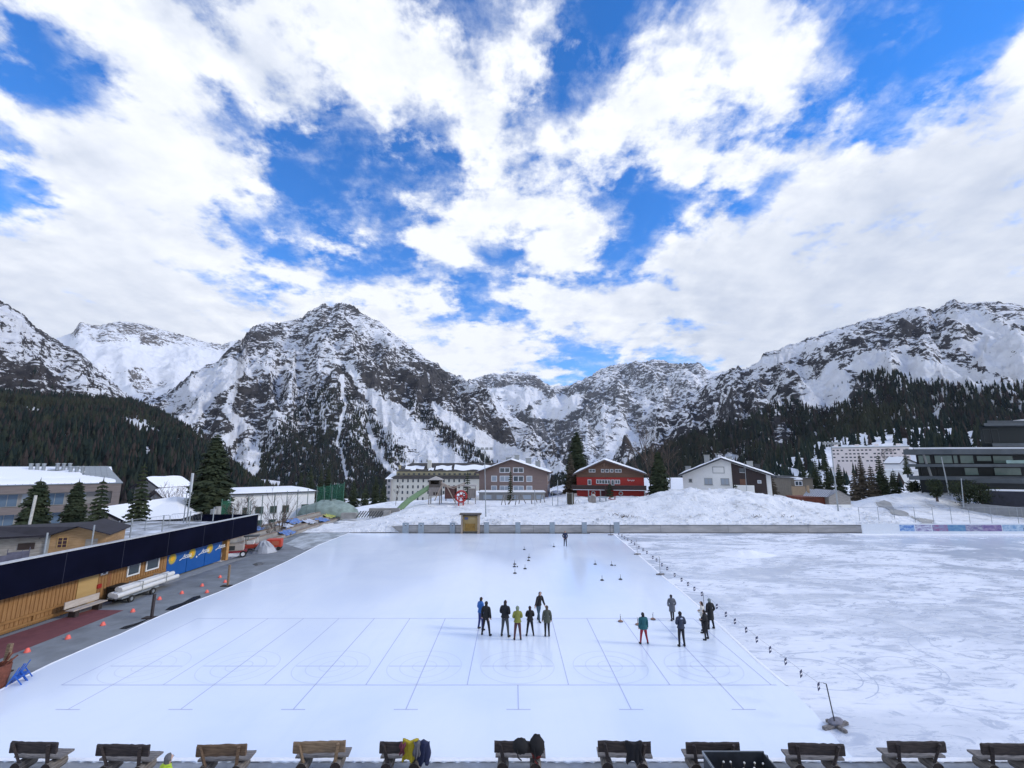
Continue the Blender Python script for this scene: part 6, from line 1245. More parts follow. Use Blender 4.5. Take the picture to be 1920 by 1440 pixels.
for i, (px, pb, pt, wd, Y, lb) in enumerate(((1757, 935, 902, 24, 80, 'low spreading pine in front of the glass building left corner'), (1812, 948, 905, 44, 80, 'wide dark pine bush by the retaining wall'), (1842, 948, 912, 36, 79, 'dark pine bush right of the wide one by the retaining wall'), (1870, 946, 918, 26, 79, 'small pine bush at the end of the dark fence'))): place('pine', lb, px, pb, pt, Y, wd, 70 + i, n=500, leaf=.14)
place('bush', 'clump of bare slender stems in front of the white block', 522, 1003, 908, 60, 30, 80, stems=7, lv=2, r0=.045, spread=.35, z=-.3)
place('bush', 'bare shrub at the left end of the bleachers', 478, 1020, 955, 57, 20, 81, stems=6, lv=2, r0=.04, spread=.5, z=-.2)
place('bush', 'bare spreading shrub before the left windows of the white block', 452, 985, 920, 62, 30, 82, stems=6, lv=3, r0=.04, spread=.6, z=-.5)
place('bush', 'low bare shrub between the net poles', 498, 1010, 975, 58, 20, 83, stems=5, lv=2, r0=.03, spread=.7, z=.2)

# ------------------------------------------------------------------ bleachers, net poles and netting on the left
BX0, BY0, BY1 = -28.35, 50.5, 77.5
bl = empty('bleachers', (BX0, BY0, -.03), 0, 'long low bleachers of grey concrete steps along the asphalt with sheets of plastic on them', 'bleachers'); M_step = mat('step_concrete', (.30, .29, .27), .85, var=.25, vscale=.8)
for k in range(4): mb = MB(); mb.box(-1.0 * (k + 1) + .0, -1.0 * k - .004, 0, BY1 - BY0, 0, .34 * (k + 1)); mb.build('step', M_step, bl); mb = MB(); mb.box(-1.0 * k - .42, -1.0 * k - .02, 0.02, BY1 - BY0 - .02, .34 * (k + 1) + .003, .34 * (k + 1) + .06); mb.build('seat_board', mat('seat_board', (.23, .17, .13), .8, var=.3, vscale=2), bl)
M_tarp = mat('tarp_blue', (.12, .22, .48), .5, var=.25, vscale=3); M_tarpw = mat('tarp_pale', (.48, .52, .60), .5, var=.25, vscale=4)
for i, (y_, x_, L_, m_, lb) in enumerate(((55.0, -3.1, 3.2, M_tarp, 'long blue plastic sheet over the near end of the bleachers'), (58.5, -.5, 2.8, M_tarp, 'blue and white sheet hanging over the lowest bleacher step'), (64.0, -2.4, 3.4, M_tarp, 'blue sheet spread high on the middle of the bleachers'), (67.0, -1.4, 2.5, M_tarpw, 'crumpled white sheet on the middle of the bleachers'), (70.5, -.9, 2.4, M_tarp, 'bluish sheet hanging at the far half of the bleachers'), (61.5, -2.0, 1.8, M_tarpw, 'small pale sheet lying on the upper bleacher steps'), (74.5, -1.4, 2.2, mat('bags_lime', (.42, .45, .12), .5, var=.3, vscale=5), 'heap of lime yellow bags at the far end of the bleachers'))):
    q = np.random.RandomState(i); n1, n2 = 22, 14; V_ = []
    for a_ in range(n1):
        for b_ in range(n2):
            u, v_ = a_ / (n1 - 1), b_ / (n2 - 1); zz_ = .34 * (-x_ + .5 + (v_ - .5) * -1.3); V_.append((BX0 + x_ + (v_ - .5) * 1.5, y_ + L_ * u, max(.06, zz_) + .16 + .10 * math.sin(u * 17 + v_ * 5 + i) * math.sin(v_ * 9 + u * 6) + q.uniform(-.03, .03)))
    o = mesh_np('plastic_sheet', V_, grid_faces(n1, n2), m_); tag(o, lb, 'sheet', 'plastic sheets on the bleachers')
M_gpole = mat('pole_green_grey', (.13, .18, .17), .5)
NP = [(486, 1014, 927, 'near'), (513, 1002, 925, ''), (541, 990, 920, ''), (559, 982, 915, ''), (577, 975, 915, '')]
for i, (px0, pb, px1, pt) in enumerate(((487, 1008, 493, 928), (512, 997, 516, 924), (535, 990, 539, 921), (555, 985, 559, 918), (574, 978, 578, 917), (591, 972, 595, 916), (607, 965, 609, 914), (621, 960, 623, 912), (466, 968, 467, 930), (470, 968, 471, 939))):
    Y = (-33.0 if i < 8 else -30.8) / ((px0 - 960) / F) * .99; g = A(px0, pb, Y); tp = A(px1, pt, Y); mb = MB(); mb.tube([(0, 0, min(0, -g[2] - .3)), (tp[0] - g[0], 0, tp[2] - g[2])], .055, 7); o = mb.build('net_pole', M_gpole); o.location = g
    tag(o, ['nearest net pole behind the near end of the bleachers', 'net pole just left of the clump of bare stems', 'net pole just right of the clump of bare stems', 'net pole in front of the middle windows of the white block', 'net pole at the far right windows of the white block', 'net pole at the right corner of the white block', 'net pole carrying the start of the green netting', 'net pole within the green netting', 'thick grey pole behind the end of the navy fascia', 'shorter grey pole behind the end of the navy fascia'][i], 'pole', 'net poles behind the bleachers')
m, t, b = newmat('green_net'); M_net = m; b.inputs['Base Color'].default_value = (.02, .13, .075, 1); b.inputs['Roughness'].default_value = .9; tb = nd(t, 'ShaderNodeBsdfTransparent'); mxs = nd(t, 'ShaderNodeMixShader'); mxs.inputs[0].default_value = .68; t.links.new(tb.outputs[0], mxs.inputs[1]); t.links.new(b.outputs[0], mxs.inputs[2]); t.links.new(mxs.outputs[0], t.nodes['Material Output'].inputs[0])
def net(label, pts, Ys, zl, zh, group='green safety netting'):
    r_ = empty('netting', (0, 0, 0), 0, label, 'netting', group); P_ = [A(px, 900, Y) for px, Y in zip(pts, Ys)]; V_ = []; n = 8
    for i, p in enumerate(P_):
        for k in range(n + 1): V_.append((p[0] + .04 * math.sin(k * 1.7 + i), p[1], zl[i] + (zh[i] - zl[i]) * k / n))
    mesh_np('net', V_, grid_faces(len(P_), n + 1), M_net, r_)
    for i, p in enumerate(P_): mb = MB(); mb.tube([(p[0], p[1], 0), (p[0], p[1], zh[i] + .3)], .06, 7); mb.build('pole', mat('pole_green', (.05, .16, .11), .5), r_)
    return r_
def zr_(px, py, Y): return A(px, py, Y)[2]
net('tall dark green ball netting on poles at the far end of the bleachers', (596, 608, 621, 633, 646), (85, 84, 84, 83, 82), [zr_(600, y, 84) for y in (950, 950, 945, 942, 960)], [zr_(600, y, 84) for y in (915, 912, 910, 908, 906)])
net('small square of green netting between the huge spruce and the white block', (421, 436), (62, 63), [zr_(421, 966, 62), zr_(436, 966, 63)], [zr_(421, 940, 62), zr_(436, 938, 63)])
mb = MB(); mb.blob((0, 0, 0), (5.0, 3.0, 2.3), 22, 10, .12, 6); o = mb.build('covered_heap', mat('heap_green', (.25, .32, .29), .85, var=.3, vscale=1.2)); o.location = A(617, 965, 79); tag(o, 'rounded heap under green grey netting beside the far bleachers', 'heap')
# floodlight masts
def mast(label, px0, pb, px1, pt, Y, r=.09, head=0, arm=None):
    g = A(px0, pb, Y); tp = A(px1, pt, Y); H = tp[2] - g[2]; r_ = empty('lamp_mast', g, 0, label, 'mast'); dx_ = tp[0] - g[0]
    mb = MB(); mb.tube([(0, 0, -.5), (dx_, 0, H)], [r, r * .6], 10); mb.build('mast', M_galv, r_)
    if head:
        mb = MB(); mb.beam((dx_ - head, 0, H), (dx_ + head, 0, H), .08); mb.beam((dx_, -.5, H - .35), (dx_, .5, H - .35), .08); mb.build('crossbar', M_galv, r_)
        for x in (-head, -head * .35, head * .35, head): mb = MB(); mb.box(dx_ + x - .22, dx_ + x + .22, -.22, .12, H - .12, H + .22); mb.build('lamp_head', M_fg, r_)
    if arm: mb = MB(); mb.beam((dx_ * .6 - .1, 0, H * arm), (dx_ * .6 - 1.0, 0, H * arm + .05), .09); mb.build('arm', M_galv, r_)
    return r_
mast('tall thin floodlight mast behind the scoreboard hut with a cross of lamps', 911, 962, 908.5, 842, 65, .075, .95)
mast('leaning floodlight mast on the snow before the barn', 1571, 952, 1558, 832, 69, .11, 1.0, .62)
mast('grey street lamp before the left end of the glass building', 1779, 921, 1765, 857, 82, .11, 0)
mast('slim lamp post with a side arm in front of the white house', 1400, 921, 1396, 866, 78, .05, 0, .63)
mast('brown wooden pole beside the dark pines by the retaining wall', 1806, 945, 1802, 897, 78, .10)
# ------------------------------------------------------------------ far boards, blocks, scoreboard hut
M_wall = mat('wall_stained', (.33, .32, .31), .8, vscale=.7, col2=(.47, .45, .43), stretch=(.6, 1, 3), bump=.3, bscale=5); wy = 62.35
w0, w1 = A(757, 998, wy)[0], A(1618, 998, wy)[0]; wl = empty('rink_wall', (w0, wy, 0), 0, 'long low stained concrete wall closing the far end of the rink', 'wall'); wh = A(960, 985.5, wy)[2]
mb = MB(); mb.box(0, w1 - w0, 0, .2, -.3, wh); mb.add([(0, .0, -.3), (-2.2, 1.2, -.3), (-2.2, 1.4, -.3), (0, .2, -.3), (0, 0, wh), (-2.2, 1.2, wh * .75), (-2.2, 1.4, wh * .75), (0, .2, wh)], [(0, 1, 5, 4), (1, 2, 6, 5), (2, 3, 7, 6), (4, 5, 6, 7)]); mb.build('panel', M_wall, wl)
mb = MB(); mb.box(-.02, w1 - w0, -.03, .23, wh + .003, wh + .06); mb.build('cap', mat('wall_cap', (.10, .105, .11), .8, var=.3), wl); mb = MB(); mb.box(0, w1 - w0, -.06, -.003, -.2, .07); mb.build('kick_strip', MATS['wall_cap'], wl)
q = random.Random(8)
for k in range(7): px = 775 + k * 120 + q.uniform(-20, 20); x_ = A(px, 990, wy)[0] - w0; mb = MB(); mb.box(x_, x_ + .03, -.012, -.002, .1, wh); mb.build('joint', MATS['wall_cap'], wl)
M_blk = mat('block_grey', (.30, .35, .39), .7, var=.12, vscale=3)
for i, (px, pw, lb) in enumerate(((760, 11, 'grey padded block with a round hole at the left end of the far wall'), (789, 10, 'grey block with a hole, second from the left end of the far wall'), (848, 9, 'grey block with a hole just left of the scoreboard hut'), (912, 9, 'grey block just right of the scoreboard hut'), (971, 9, 'grey block straight behind the lone dark stock'), (1035.5, 9, 'grey block just left of the far man'), (1096, 9, 'grey block right of the far man'), (1157, 10, 'grey block at the far end of the flag rope'))):
    g = A(px, 998, wy - .25); s = F / wy * .99; h_ = A(px, 979.5 if i > 2 else 980.5, wy - .25)[2]; mb = MB(); hw = pw / s / 2
    if i < 3: mb.box(-hw, -.1, 0, .2, 0, h_); mb.box(.1, hw, 0, .2, 0, h_); mb.box(-.099, .099, .001, .199, 0, h_ - .42); mb.box(-.099, .099, .001, .199, h_ - .2, h_)
    else: mb.box(-hw, hw, 0, .2, 0, h_)
    o = mb.build('block', M_blk); o.location = (g[0], wy - .25, .015); tag(o, lb, 'block', 'grey blocks along the far wall')
x0, x1 = A(864, 998, 61.7)[0], A(899, 998, 61.7)[0]; W = x1 - x0; H = A(880, 963, 61.7)[2]; kq = empty('scoreboard_hut', (x0, 61.6, .01), 0, 'small wooden hut with a yellow recessed front standing at the far wall', 'hut'); M_kw = mat('hut_wood', (.30, .24, .19), .8, vscale=2, col2=(.40, .34, .28), stretch=(6, 1, .6))
mb = MB(); mb.box(0, .22, 0, 1.0, 0, H - .18); mb.box(W - .28, W, 0, 1.0, 0, H - .18); mb.box(.221, W - .281, .8, 1.0, 0, H - .18); mb.build('wall', M_kw, kq); mb = MB(); mb.box(-.2, W + .2, -.25, 1.1, H - .178, H); mb.build('roof', mat('hut_roof', (.10, .085, .075), .8), kq)
mb = MB(); mb.box(.223, W - .283, .45, .79, .25, H - .4); mb.build('front_panel', mat('panel_yellow', (.42, .30, .13), .7, var=.15, vscale=2), kq)
mb = MB(); mb.box(.5, W - .6, .40, .445, .35, H * .48); mb.build('hatch', mat('hatch_ochre', (.30, .17, .03), .6, var=.3), kq); mb = MB(); mb.box(.42, .9, .40, .445, H * .68, H * .80); mb.build('notice', mat('notice_blue', (.10, .12, .25), .6), kq); mb = MB(); mb.box(1.1, W - .6, .40, .445, H * .69, H * .80); mb.build('sign_board', mat('board_gold', (.46, .35, .17), .6), kq)
# advertising boards on the right
wy2 = 60.6; x0, x1 = A(1618, 999, wy2)[0], 103; bd = empty('advertising_boards', (x0, wy2, 0), 0, 'white perimeter boards with a long strip of blurred blue and purple sports pictures', 'boards'); h_ = A(1700, 982, wy2)[2]
mb = MB(); mb.box(0, x1 - x0, 0, .15, 0, h_); mb.build('board', mat('board_white', (.74, .78, .82), .6, var=.04), bd)
x_ = A(1687, 990, wy2)[0] - x0
for i, (w_, ca, cb_) in enumerate(((1.9, (.03, .16, .50), (.45, .60, .75)), (2.1, (.20, .16, .34), (.60, .64, .74)), (2.0, (.28, .12, .25), (.25, .30, .45)), (2.3, (.08, .22, .42), (.16, .32, .46)), (2.2, (.14, .12, .28), (.40, .42, .50)), (2.5, (.13, .08, .26), (.34, .28, .42)), (2.6, (.16, .32, .52), (.50, .62, .72)), (2.4, (.35, .48, .60), (.10, .18, .34)), (3, (.06, .2, .45), (.5, .6, .7)), (3, (.2, .2, .4), (.5, .6, .7)))):
    mb = MB(); mb.box(x_, x_ + w_, -.02, -.003, h_ * .34, h_ * .90); mb.build('picture', mat('picture_print_%d' % i, ca, .5, vscale=1.6, col2=cb_, stretch=(1, 1, 2.2), det=6), bd); x_ += w_ + (.12 if i in (0, 1, 5) else .0)
mb = MB(); mb.box(-2.0, x1 - x0, -1.4, -.02, -.02, .18); mb.build('snow_ledge', M_edge, bd)
# chain link fence behind them
fy = 70.0; PXs = [1609, 1645, 1675, 1713, 1747, 1781, 1815, 1856, 1906, 1950]; M_wire = mat('wire', (.32, .34, .37), .5, .5)
fn = empty('wire_fence', (0, fy, 0), 0, 'thin wire fence on grey posts behind the advertising boards', 'fence')
for px in PXs: a = A(px + 3, 976, fy - 4); b_ = A(px, 951, fy - 4); mb = MB(); mb.tube([(a[0], -4, a[2] - 1), (b_[0], -4, b_[2])], .032, 6); mb.build('post', M_galv, fn)
mb = MB(); xa, xb = A(1609, 951, fy - 4), A(1950, 951, fy - 4); mb.tube([(xa[0], -4, xa[2]), (xb[0], -4, xb[2])], .022, 5)
for k in (1, 2, 3): mb.tube([(xa[0], -4, xa[2] - k * .5), (xb[0], -4, xb[2] - k * .5)], .006, 4)
mb.build('wires', M_wire, fn)
# retaining wall and dark fence by the glass building
a, b_ = A(1800, 945, 80), A(1990, 960, 72); rw = empty('retaining_wall', (a[0], a[1], a[2] - 1.6), math.atan2(b_[1] - a[1], b_[0] - a[0]), 'grey concrete retaining wall sloping down to the right edge', 'wall'); Lr = math.hypot(b_[0] - a[0], b_[1] - a[1]); mb = MB(); mb.add([(0, 0, -1), (Lr, 0, -2), (Lr, 0, 1.2), (0, 0, 1.9), (0, .3, -1), (Lr, .3, -2), (Lr, .3, 1.2), (0, .3, 1.9)], [(0, 1, 2, 3), (3, 2, 6, 7), (1, 5, 6, 2), (4, 0, 3, 7)]); mb.build('panel', mat('wall_concrete', (.26, .27, .28), .85, var=.15, vscale=.8), rw)
for k in range(8): mb = MB(); mb.box(Lr * k / 8, Lr * k / 8 + .12, -.05, -.003, -1, 1.3); mb.build('rib', M_fg, rw)
a, b_ = A(1842, 945, 79), A(1990, 952, 75); df = empty('board_fence', (a[0], a[1], a[2]), math.atan2(b_[1] - a[1], b_[0] - a[0]), 'dark board fence with snow on top below the glass building', 'fence'); Lr = math.hypot(b_[0] - a[0], b_[1] - a[1])
mb = MB(); mb.box(0, Lr, 0, .12, -1, 2.2); mb.build('boards', mat('boards_dark', (.02, .022, .035), .7, var=.3, vscale=2), df); mb = MB(); mb.box(0, Lr, .13, 1.6, 1.6, 2.45); mb.build('snow', M_roofsnow, df)

# ------------------------------------------------------------------ playground on the terrace
M_pgw = mat('play_wood', (.20, .18, .165), .85, vscale=2, col2=(.30, .27, .25), stretch=(5, 1, .6)); M_slide = mat('slide_green', (.17, .27, .14), .5, var=.15); M_prd = mat('play_red', (.36, .02, .02), .5, var=.2)
Y = 82; s = PX(Y); g = A(803, 941, Y); tw = empty('play_tower', (g[0], Y, g[2] - .3), 0, 'wooden play tower with a hipped roof and green tube slide', 'play tower')
def tx(px): return (px - 803) / s
def tz(py): return A(803, py, Y)[2] - g[2] + .3
mb = MB(); mb.box(0, tx(825), 0, 2.2, tz(930), tz(914)); mb.build('cabin', M_pgw, tw)
mb = MB(); mb.box(tx(803), tx(806), -.02, 2.2, tz(914) + .003, tz(900)); mb.box(tx(822), tx(825), -.02, 2.2, tz(914) + .003, tz(900)); mb.box(tx(806) + .003, tx(822) - .003, 2.0, 2.2, tz(914) + .003, tz(900)); mb.box(tx(806) + .003, tx(822) - .003, .0, .08, tz(914) + .003, tz(908)); mb.build('lookout', mat('play_brown', (.10, .085, .075), .8, var=.2), tw)  # lookout boards are a darker brown than the cabin below
x0, x1 = tx(800), tx(828); mb = MB(); mb.add([(x0, -.5, tz(900)), (x1, -.5, tz(900)), (x1, 2.7, tz(900)), (x0, 2.7, tz(900)), ((x0 + x1) / 2, 1.1, tz(893))], [(0, 1, 4), (1, 2, 4), (2, 3, 4), (3, 0, 4), (3, 2, 1, 0)]); mb.build('roof', mat('roof_pale', (.38, .36, .34), .8, var=.15), tw)
for px in (803.8, 824): 
    for y_ in (.1, 2.1): mb = MB(); mb.box(tx(px) - .08, tx(px) + .08, y_ - .08, y_ + .08, -.6, tz(930)); mb.build('leg', M_pgw, tw)
mb = MB(); pts = [(tx(804), .6, tz(913)), (tx(795), .4, tz(919)), (tx(780), .0, tz(929)), (tx(768), -.6, tz(938)), (tx(758), -1.2, tz(948)), (tx(753), -1.6, tz(954))]; mb.tube(pts, [.42, .45, .48, .5, .52, .5], 12, caps=False); mb.build('slide', M_slide, tw)
for px, py in ((812, 924), (817, 924)): mb = MB(); mb.box(tx(px), tx(px + 3), -.03, -.002, tz(py + 4), tz(py - 1)); mb.build('window', mat('hole_dark', (.02, .012, .012), .8), tw)
def frame(name, label, cat, bars, r, m, Y, group=None, base=(0, 0)):
    P0 = A(bars[0][0], bars[0][1], Y); r_ = MB()
    for b_ in bars: p = A(b_[0], b_[1], Y + (b_[4] if len(b_) > 4 else 0)); q_ = A(b_[2], b_[3], Y + (b_[5] if len(b_) > 5 else 0)); r_.tube([tuple(p[i] - P0[i] for i in range(3)), tuple(q_[i] - P0[i] for i in range(3))], b_[6] if len(b_) > 6 else r, 6)
    o = r_.build(name, m); o.location = P0; return tag(o, label, cat, group)
frame('climbing_frame', 'slanted climbing poles and rope bridge joining the play tower to the small roof', 'climbing frame', [(853, 941, 838, 912), (815, 939, 827, 911, -.5, -.5), (838, 912, 827, 911), (827, 904, 845, 914), (828, 910, 850, 916), (827, 907, 848, 915), (850, 916, 872, 908), (850, 913, 872, 905), (836, 939, 838, 912, 1, 1)], .09, mat('pole_wood', (.36, .29, .24), .8, var=.2), Y)
o = empty('play_hut', A(856, 941, Y), 0, 'small play hut with a flat pale roof beside the red wheel', 'play hut'); mb = MB(); mb.box(-2.2, -.2, .5, 2.0, .5, 2.6); mb.build('panel', mat('play_maroon', (.12, .06, .055), .8, var=.2), o); mb = MB(); mb.box(1.0, 3.4, .2, 2.4, 2.65, 2.9); mb.build('roof', MATS['roof_pale'], o); mb = MB(); mb.box(2.0, 3.3, .6, 2.2, .6, 2.2); mb.build('cabin', M_pgw, o)
for x_ in (1.1, 2.0, 3.3, -.3): mb = MB(); mb.box(x_ - .07, x_ + .07, .5, .64, -.4, 2.64); mb.build('post', M_pgw, o)
g = A(865, 931, Y - 1); wh_ = empty('play_spinner', g, .3, 'big red spoked climbing wheel in the playground', 'play wheel'); n = 20; rr_ = .95
mb = MB(); mb.tube([(rr_ * math.cos(6.2832 * i / n), 0, rr_ * math.sin(6.2832 * i / n)) for i in range(n + 1)], .13, 8); mb.tube([(rr_ * math.cos(6.2832 * i / n), .5, rr_ * math.sin(6.2832 * i / n)) for i in range(n + 1)], .13, 8); mb.build('rim', M_prd, wh_)
mb = MB()
for k in range(6): mb.tube([(0, .25, 0), (rr_ * math.cos(k * 1.047), .25, rr_ * math.sin(k * 1.047))], .07, 6)
mb.lathe([(.3, -.1), (.3, .3)], (0, .25, 0), 10); mb.box(-.5, -.3, .1, .3, -1.6, 0); mb.box(.3, .5, .1, .3, -1.6, 0); mb.build('spokes', M_prd, wh_)
mat('play_frame', (.20, .19, .18), .6, var=.2)
frame('swing_frame', 'slim grey A frame swing, leftmost of the swings', 'swing', [(940, 947, 944, 927), (948, 947, 944, 927), (944, 927, 970, 926), (966, 947, 970, 926), (952, 946, 963, 930)], .085, MATS['play_frame'], 80, 'swings on the snowy terrace')
frame('swing_frame', 'middle swing frame with splayed pale legs', 'swing', [(973, 945, 976, 926), (954, 946, 962, 928), (972, 926, 997, 926), (986, 944, 976, 926), (997, 946, 997, 926)], .09, MATS['play_frame'], 81, 'swings on the snowy terrace')
frame('swing_frame', 'right swing frame, nearest the mauve house corner', 'swing', [(996, 942, 1001, 925), (1007, 942, 1002, 925), (1002, 925, 1016, 925), (1013, 943, 1016, 925), (1022, 943, 1017, 925)], .085, MATS['play_frame'], 83, 'swings on the snowy terrace')
for px, pt, lb in ((1036, 920, 'thin bare pole right of the swings'), (1046, 900, 'taller thin pole left of the dark cabinet'), (1003, 918, 'slim vertical post among the swings')): frame('thin_pole', lb, 'pole', [(px, 948, px - .5, pt)], .06, M_galv, 79, 'thin poles on the terrace')
g = A(1063, 945, 78); mb = MB(); cbt = empty('cabinet', g, R(-30), 'dark cabinet with pale corner posts standing open on the snow', 'cabinet'); mb.box(0, .95, 0, .9, 0, 1.75); mb.build('body', mat('cabinet_dark', (.05, .045, .03), .7, var=.2), cbt)
for x_ in (-.06, .95): mb = MB(); mb.box(x_, x_ + .10, -.06, .02, -.1, 1.9); mb.build('corner_post', M_fw if x_ < 0 else M_fg, cbt)
g = A(1104, 942, 79); pl = empty('play_box', g, 0, 'grey wooden box with a pale toy figure on top before the red chalet', 'play box'); mb = MB(); mb.box(0, 1.25, 0, .9, 0, .85); mb.build('box', M_pgw, pl); mb = MB(); mb.blob((.9, .4, 1.1), (.35, .25, .28), 10, 8, .1, 2); mb.tube([(.4, .4, .8), (.75, .4, 1.4)], .13, 6); mb.build('figure', MATS['roof_pale'], pl)
g = A(1125, 943, 79); tb_ = empty('play_table', g, 0, 'blue grey play table on two legs with snow around', 'table'); mb = MB(); mb.box(-.1, 1.3, 0, .7, .82, .98); mb.build('tabletop', M_blk, tb_)
for x_ in (0, 1.05): mb = MB(); mb.box(x_, x_ + .14, .1, .6, 0, .815); mb.build('leg', M_blk, tb_)
frame('seesaw', 'low red seesaw on the snow right of the play table', 'seesaw', [(1140, 935, 1157, 938), (1143, 931, 1144, 936), (1153, 931, 1153, 937), (1146, 938, 1150, 936)], .10, mat('seesaw_red', (.20, .05, .05), .6), 80)
frame('arch', 'small thin metal hoop beside the dark cabinet', 'hoop', [(1079, 945, 1080, 939), (1080, 939, 1082.5, 937), (1082.5, 937, 1085, 939), (1085, 939, 1086, 945)], .035, M_galv, 78)
# twigs on the snow bank
for i, (px, Y_) in enumerate(((1166, 68), (1178, 68.5), (1188, 68), (1418, 66.5), (1475, 66.5), (1155, 69.5))):
    p = onbank(px, Y_); mb = MB(); q = random.Random(i)
    for k in range(9): a_ = (q.uniform(-1.0, 1.0), q.uniform(-.3, .3), .02); mb.tube([a_, (a_[0] + q.uniform(-.5, .5), a_[1], q.uniform(.1, .45))], .025, 4)
    o = mb.build('twigs', M_bark); o.location = p; tag(o, ['dark twigs sticking out of the bank, left one of the middle cluster', 'dark twigs in the middle of the bank cluster', 'dark twigs at the right of the bank cluster', 'twigs low on the bank below the white house', 'clod of dark twigs low on the bank right of the white house', 'highest thin twigs on the bank below the play table'][i], 'twigs', 'twigs poking out of the snow bank')
# stone planter edge left of the playground
g = A(668, 971, 75); st = empty('slatted_ramp', (g[0], g[1], g[2]), .05, 'dark slatted ramp with a stone edge left of the playground mound', 'ramp'); mb = MB()
for k in range(10): mb.beam((k * .42, 0, .05), (k * .42 + .45, .9, .95), .20, .05)
mb.build('slats', M_fd, st); mb = MB(); mb.box(-2.6, -.2, .4, 1.4, -.2, .7); mb.box(4.2, 5.2, .4, 1.6, -.2, 1.0); mb.box(1.5, 6.5, 1.8, 2.4, 0, 1.3); mb.build('stone_edge', M_step, st)
q = np.random.RandomState(5)
gxh, gyh = np.meshgrid(np.linspace(-4, 4.5, 60), np.linspace(-3, 3, 30)); p = A(668, 962, 84); hz_ = .9 * np.exp(-(gxh / 3) ** 2 - (gyh / 2) ** 2) + .4 * fbm(gxh * 1.5, gyh * 1.5, 4) 
o = mesh_np('rubble_ground', np.stack([gxh + p[0], gyh + p[1], hz_ + p[2] - .9], -1).reshape(-1, 3), grid_faces(30, 60), mat('rubble', (.20, .17, .15), .9, vscale=1.2, col2=(.62, .62, .64), det=7)); o['kind'] = 'structure'

# ------------------------------------------------------------------ things on the asphalt
g = G(160, 1141); rzb = R(90)
ob = empty('plank_bench', (FX + 1.1, yat(163, z=.5, X=FX + 1.1), -.045), R(88), 'pale weathered plank bench standing by the wooden wall beside the red carpet', 'bench'); pw_ = mat('plank_pale', (.42, .36, .30), .8, vscale=2, col2=(.52, .46, .40), stretch=(1, 8, 8))
mb = MB(); mb.box(-1.1, 1.1, .30, .36, .50, .90); mb.build('backrest', pw_, ob); mb = MB(); mb.box(-1.1, 1.1, -.30, .22, .40, .46); mb.build('seat', pw_, ob)
for x_ in (-.75, .75): mb = MB(); mb.box(x_ - .12, x_ + .12, -.2, .24, 0, .395); mb.build('leg', W_dark, ob)
# long white pipes on a two axle trailer
p0, p1 = G(214, 1122), G(322, 1083); ya, yb_ = yat(208, z=.6, X=FX + 1.5), yat(325, z=.6, X=FX + 1.5); tr_ = empty('pipe_trailer', (FX + 1.5, (ya + yb_) / 2, -.045), R(90), 'trailer loaded with long white rolled covers parked along the wooden wall', 'trailer'); Lt = (yb_ - ya) / 2
M_tube = mat('tube_white', (.66, .66, .64), .5, var=.06)
for k, (y_, z_) in enumerate(((-.32, .62), (.0, .62), (.32, .62), (-.16, .90), (.16, .90))): mb = MB(); mb.tube([(-Lt + .15 * k, y_, z_), (Lt - .1 * k, y_, z_)], .16, 10); mb.build('rolled_cover', M_tube, tr_)
mb = MB(); mb.box(-Lt + .3, Lt - 2.0, -.5, .5, .36, .45); mb.build('frame', M_galv, tr_)
for k in (-Lt + 1.0, Lt - 2.6): 
    for sy in (-.52, .52): mb = MB(); mb.tube([(k, sy - .06, .22), (k, sy + .06, .22)], .23, 16); w__ = mb.build('wheel', MATS['tyre'], tr_); mb = MB(); mb.tube([(k, sy - .065, .22), (k, sy + .065, .22)], .11, 12); mb.build('rim', M_galv, w__)
for k in (-Lt * .3, Lt * .5): mb = MB(); mb.box(k, k + .05, -.50, -.46, .45, 1.08); mb.box(k, k + .05, .46, .50, .45, 1.08); mb.box(k, k + .05, -.5, .5, 1.081, 1.10); mb.build('strap', M_fg, tr_)
mb = MB(); mb.box(-.55, .55, -.4, .4, 0, .85); mb.box(-.6, .6, -.45, .45, .851, .92); o = mb.build('storage_box', mat('box_black', (.012, .014, .014), .6), bevel=.05); g = G(226, 1103); o.location = (FX + .62, yat(226, z=.5, X=FX + .7), -.045); o.rotation_euler.z = R(90); tag(o, 'black storage box between the white pipe trailer and the wooden wall', 'box')
# orange ground markers
for i, (px, py, lb) in enumerate(((51, 1221, 'nearest orange marker, at the edge of the red carpet'), (127.5, 1196, 'second orange marker from the left along the red carpet'), (193, 1171, 'orange marker at the right part of the red carpet edge'), (249, 1146, 'orange marker at the tip of the red carpet'), (299, 1123, 'orange marker just right of the dark standing post'), (341, 1112, 'orange marker midway before the blue doors'), (379, 1098, 'orange marker below the blue doors, upper of two'), (388, 1110, 'orange marker near the ice edge puddle'), (412.5, 1082, 'farthest orange marker beside the tall pale post'), (422, 1091, 'orange marker at the foot of the tall pale post'))):
    g = G(px, py); mb = MB(); mb.lathe([(.13, 0), (.135, .02), (.10, .10), (.07, .17), (.05, .19), (0, .195)], n=12); o = mb.build('marker_cone', mat('marker_orange', (.90, .16, .12), .5)); o.location = (g[0], g[1], -.045); tag(o, lb, 'marker', 'orange markers along the asphalt')
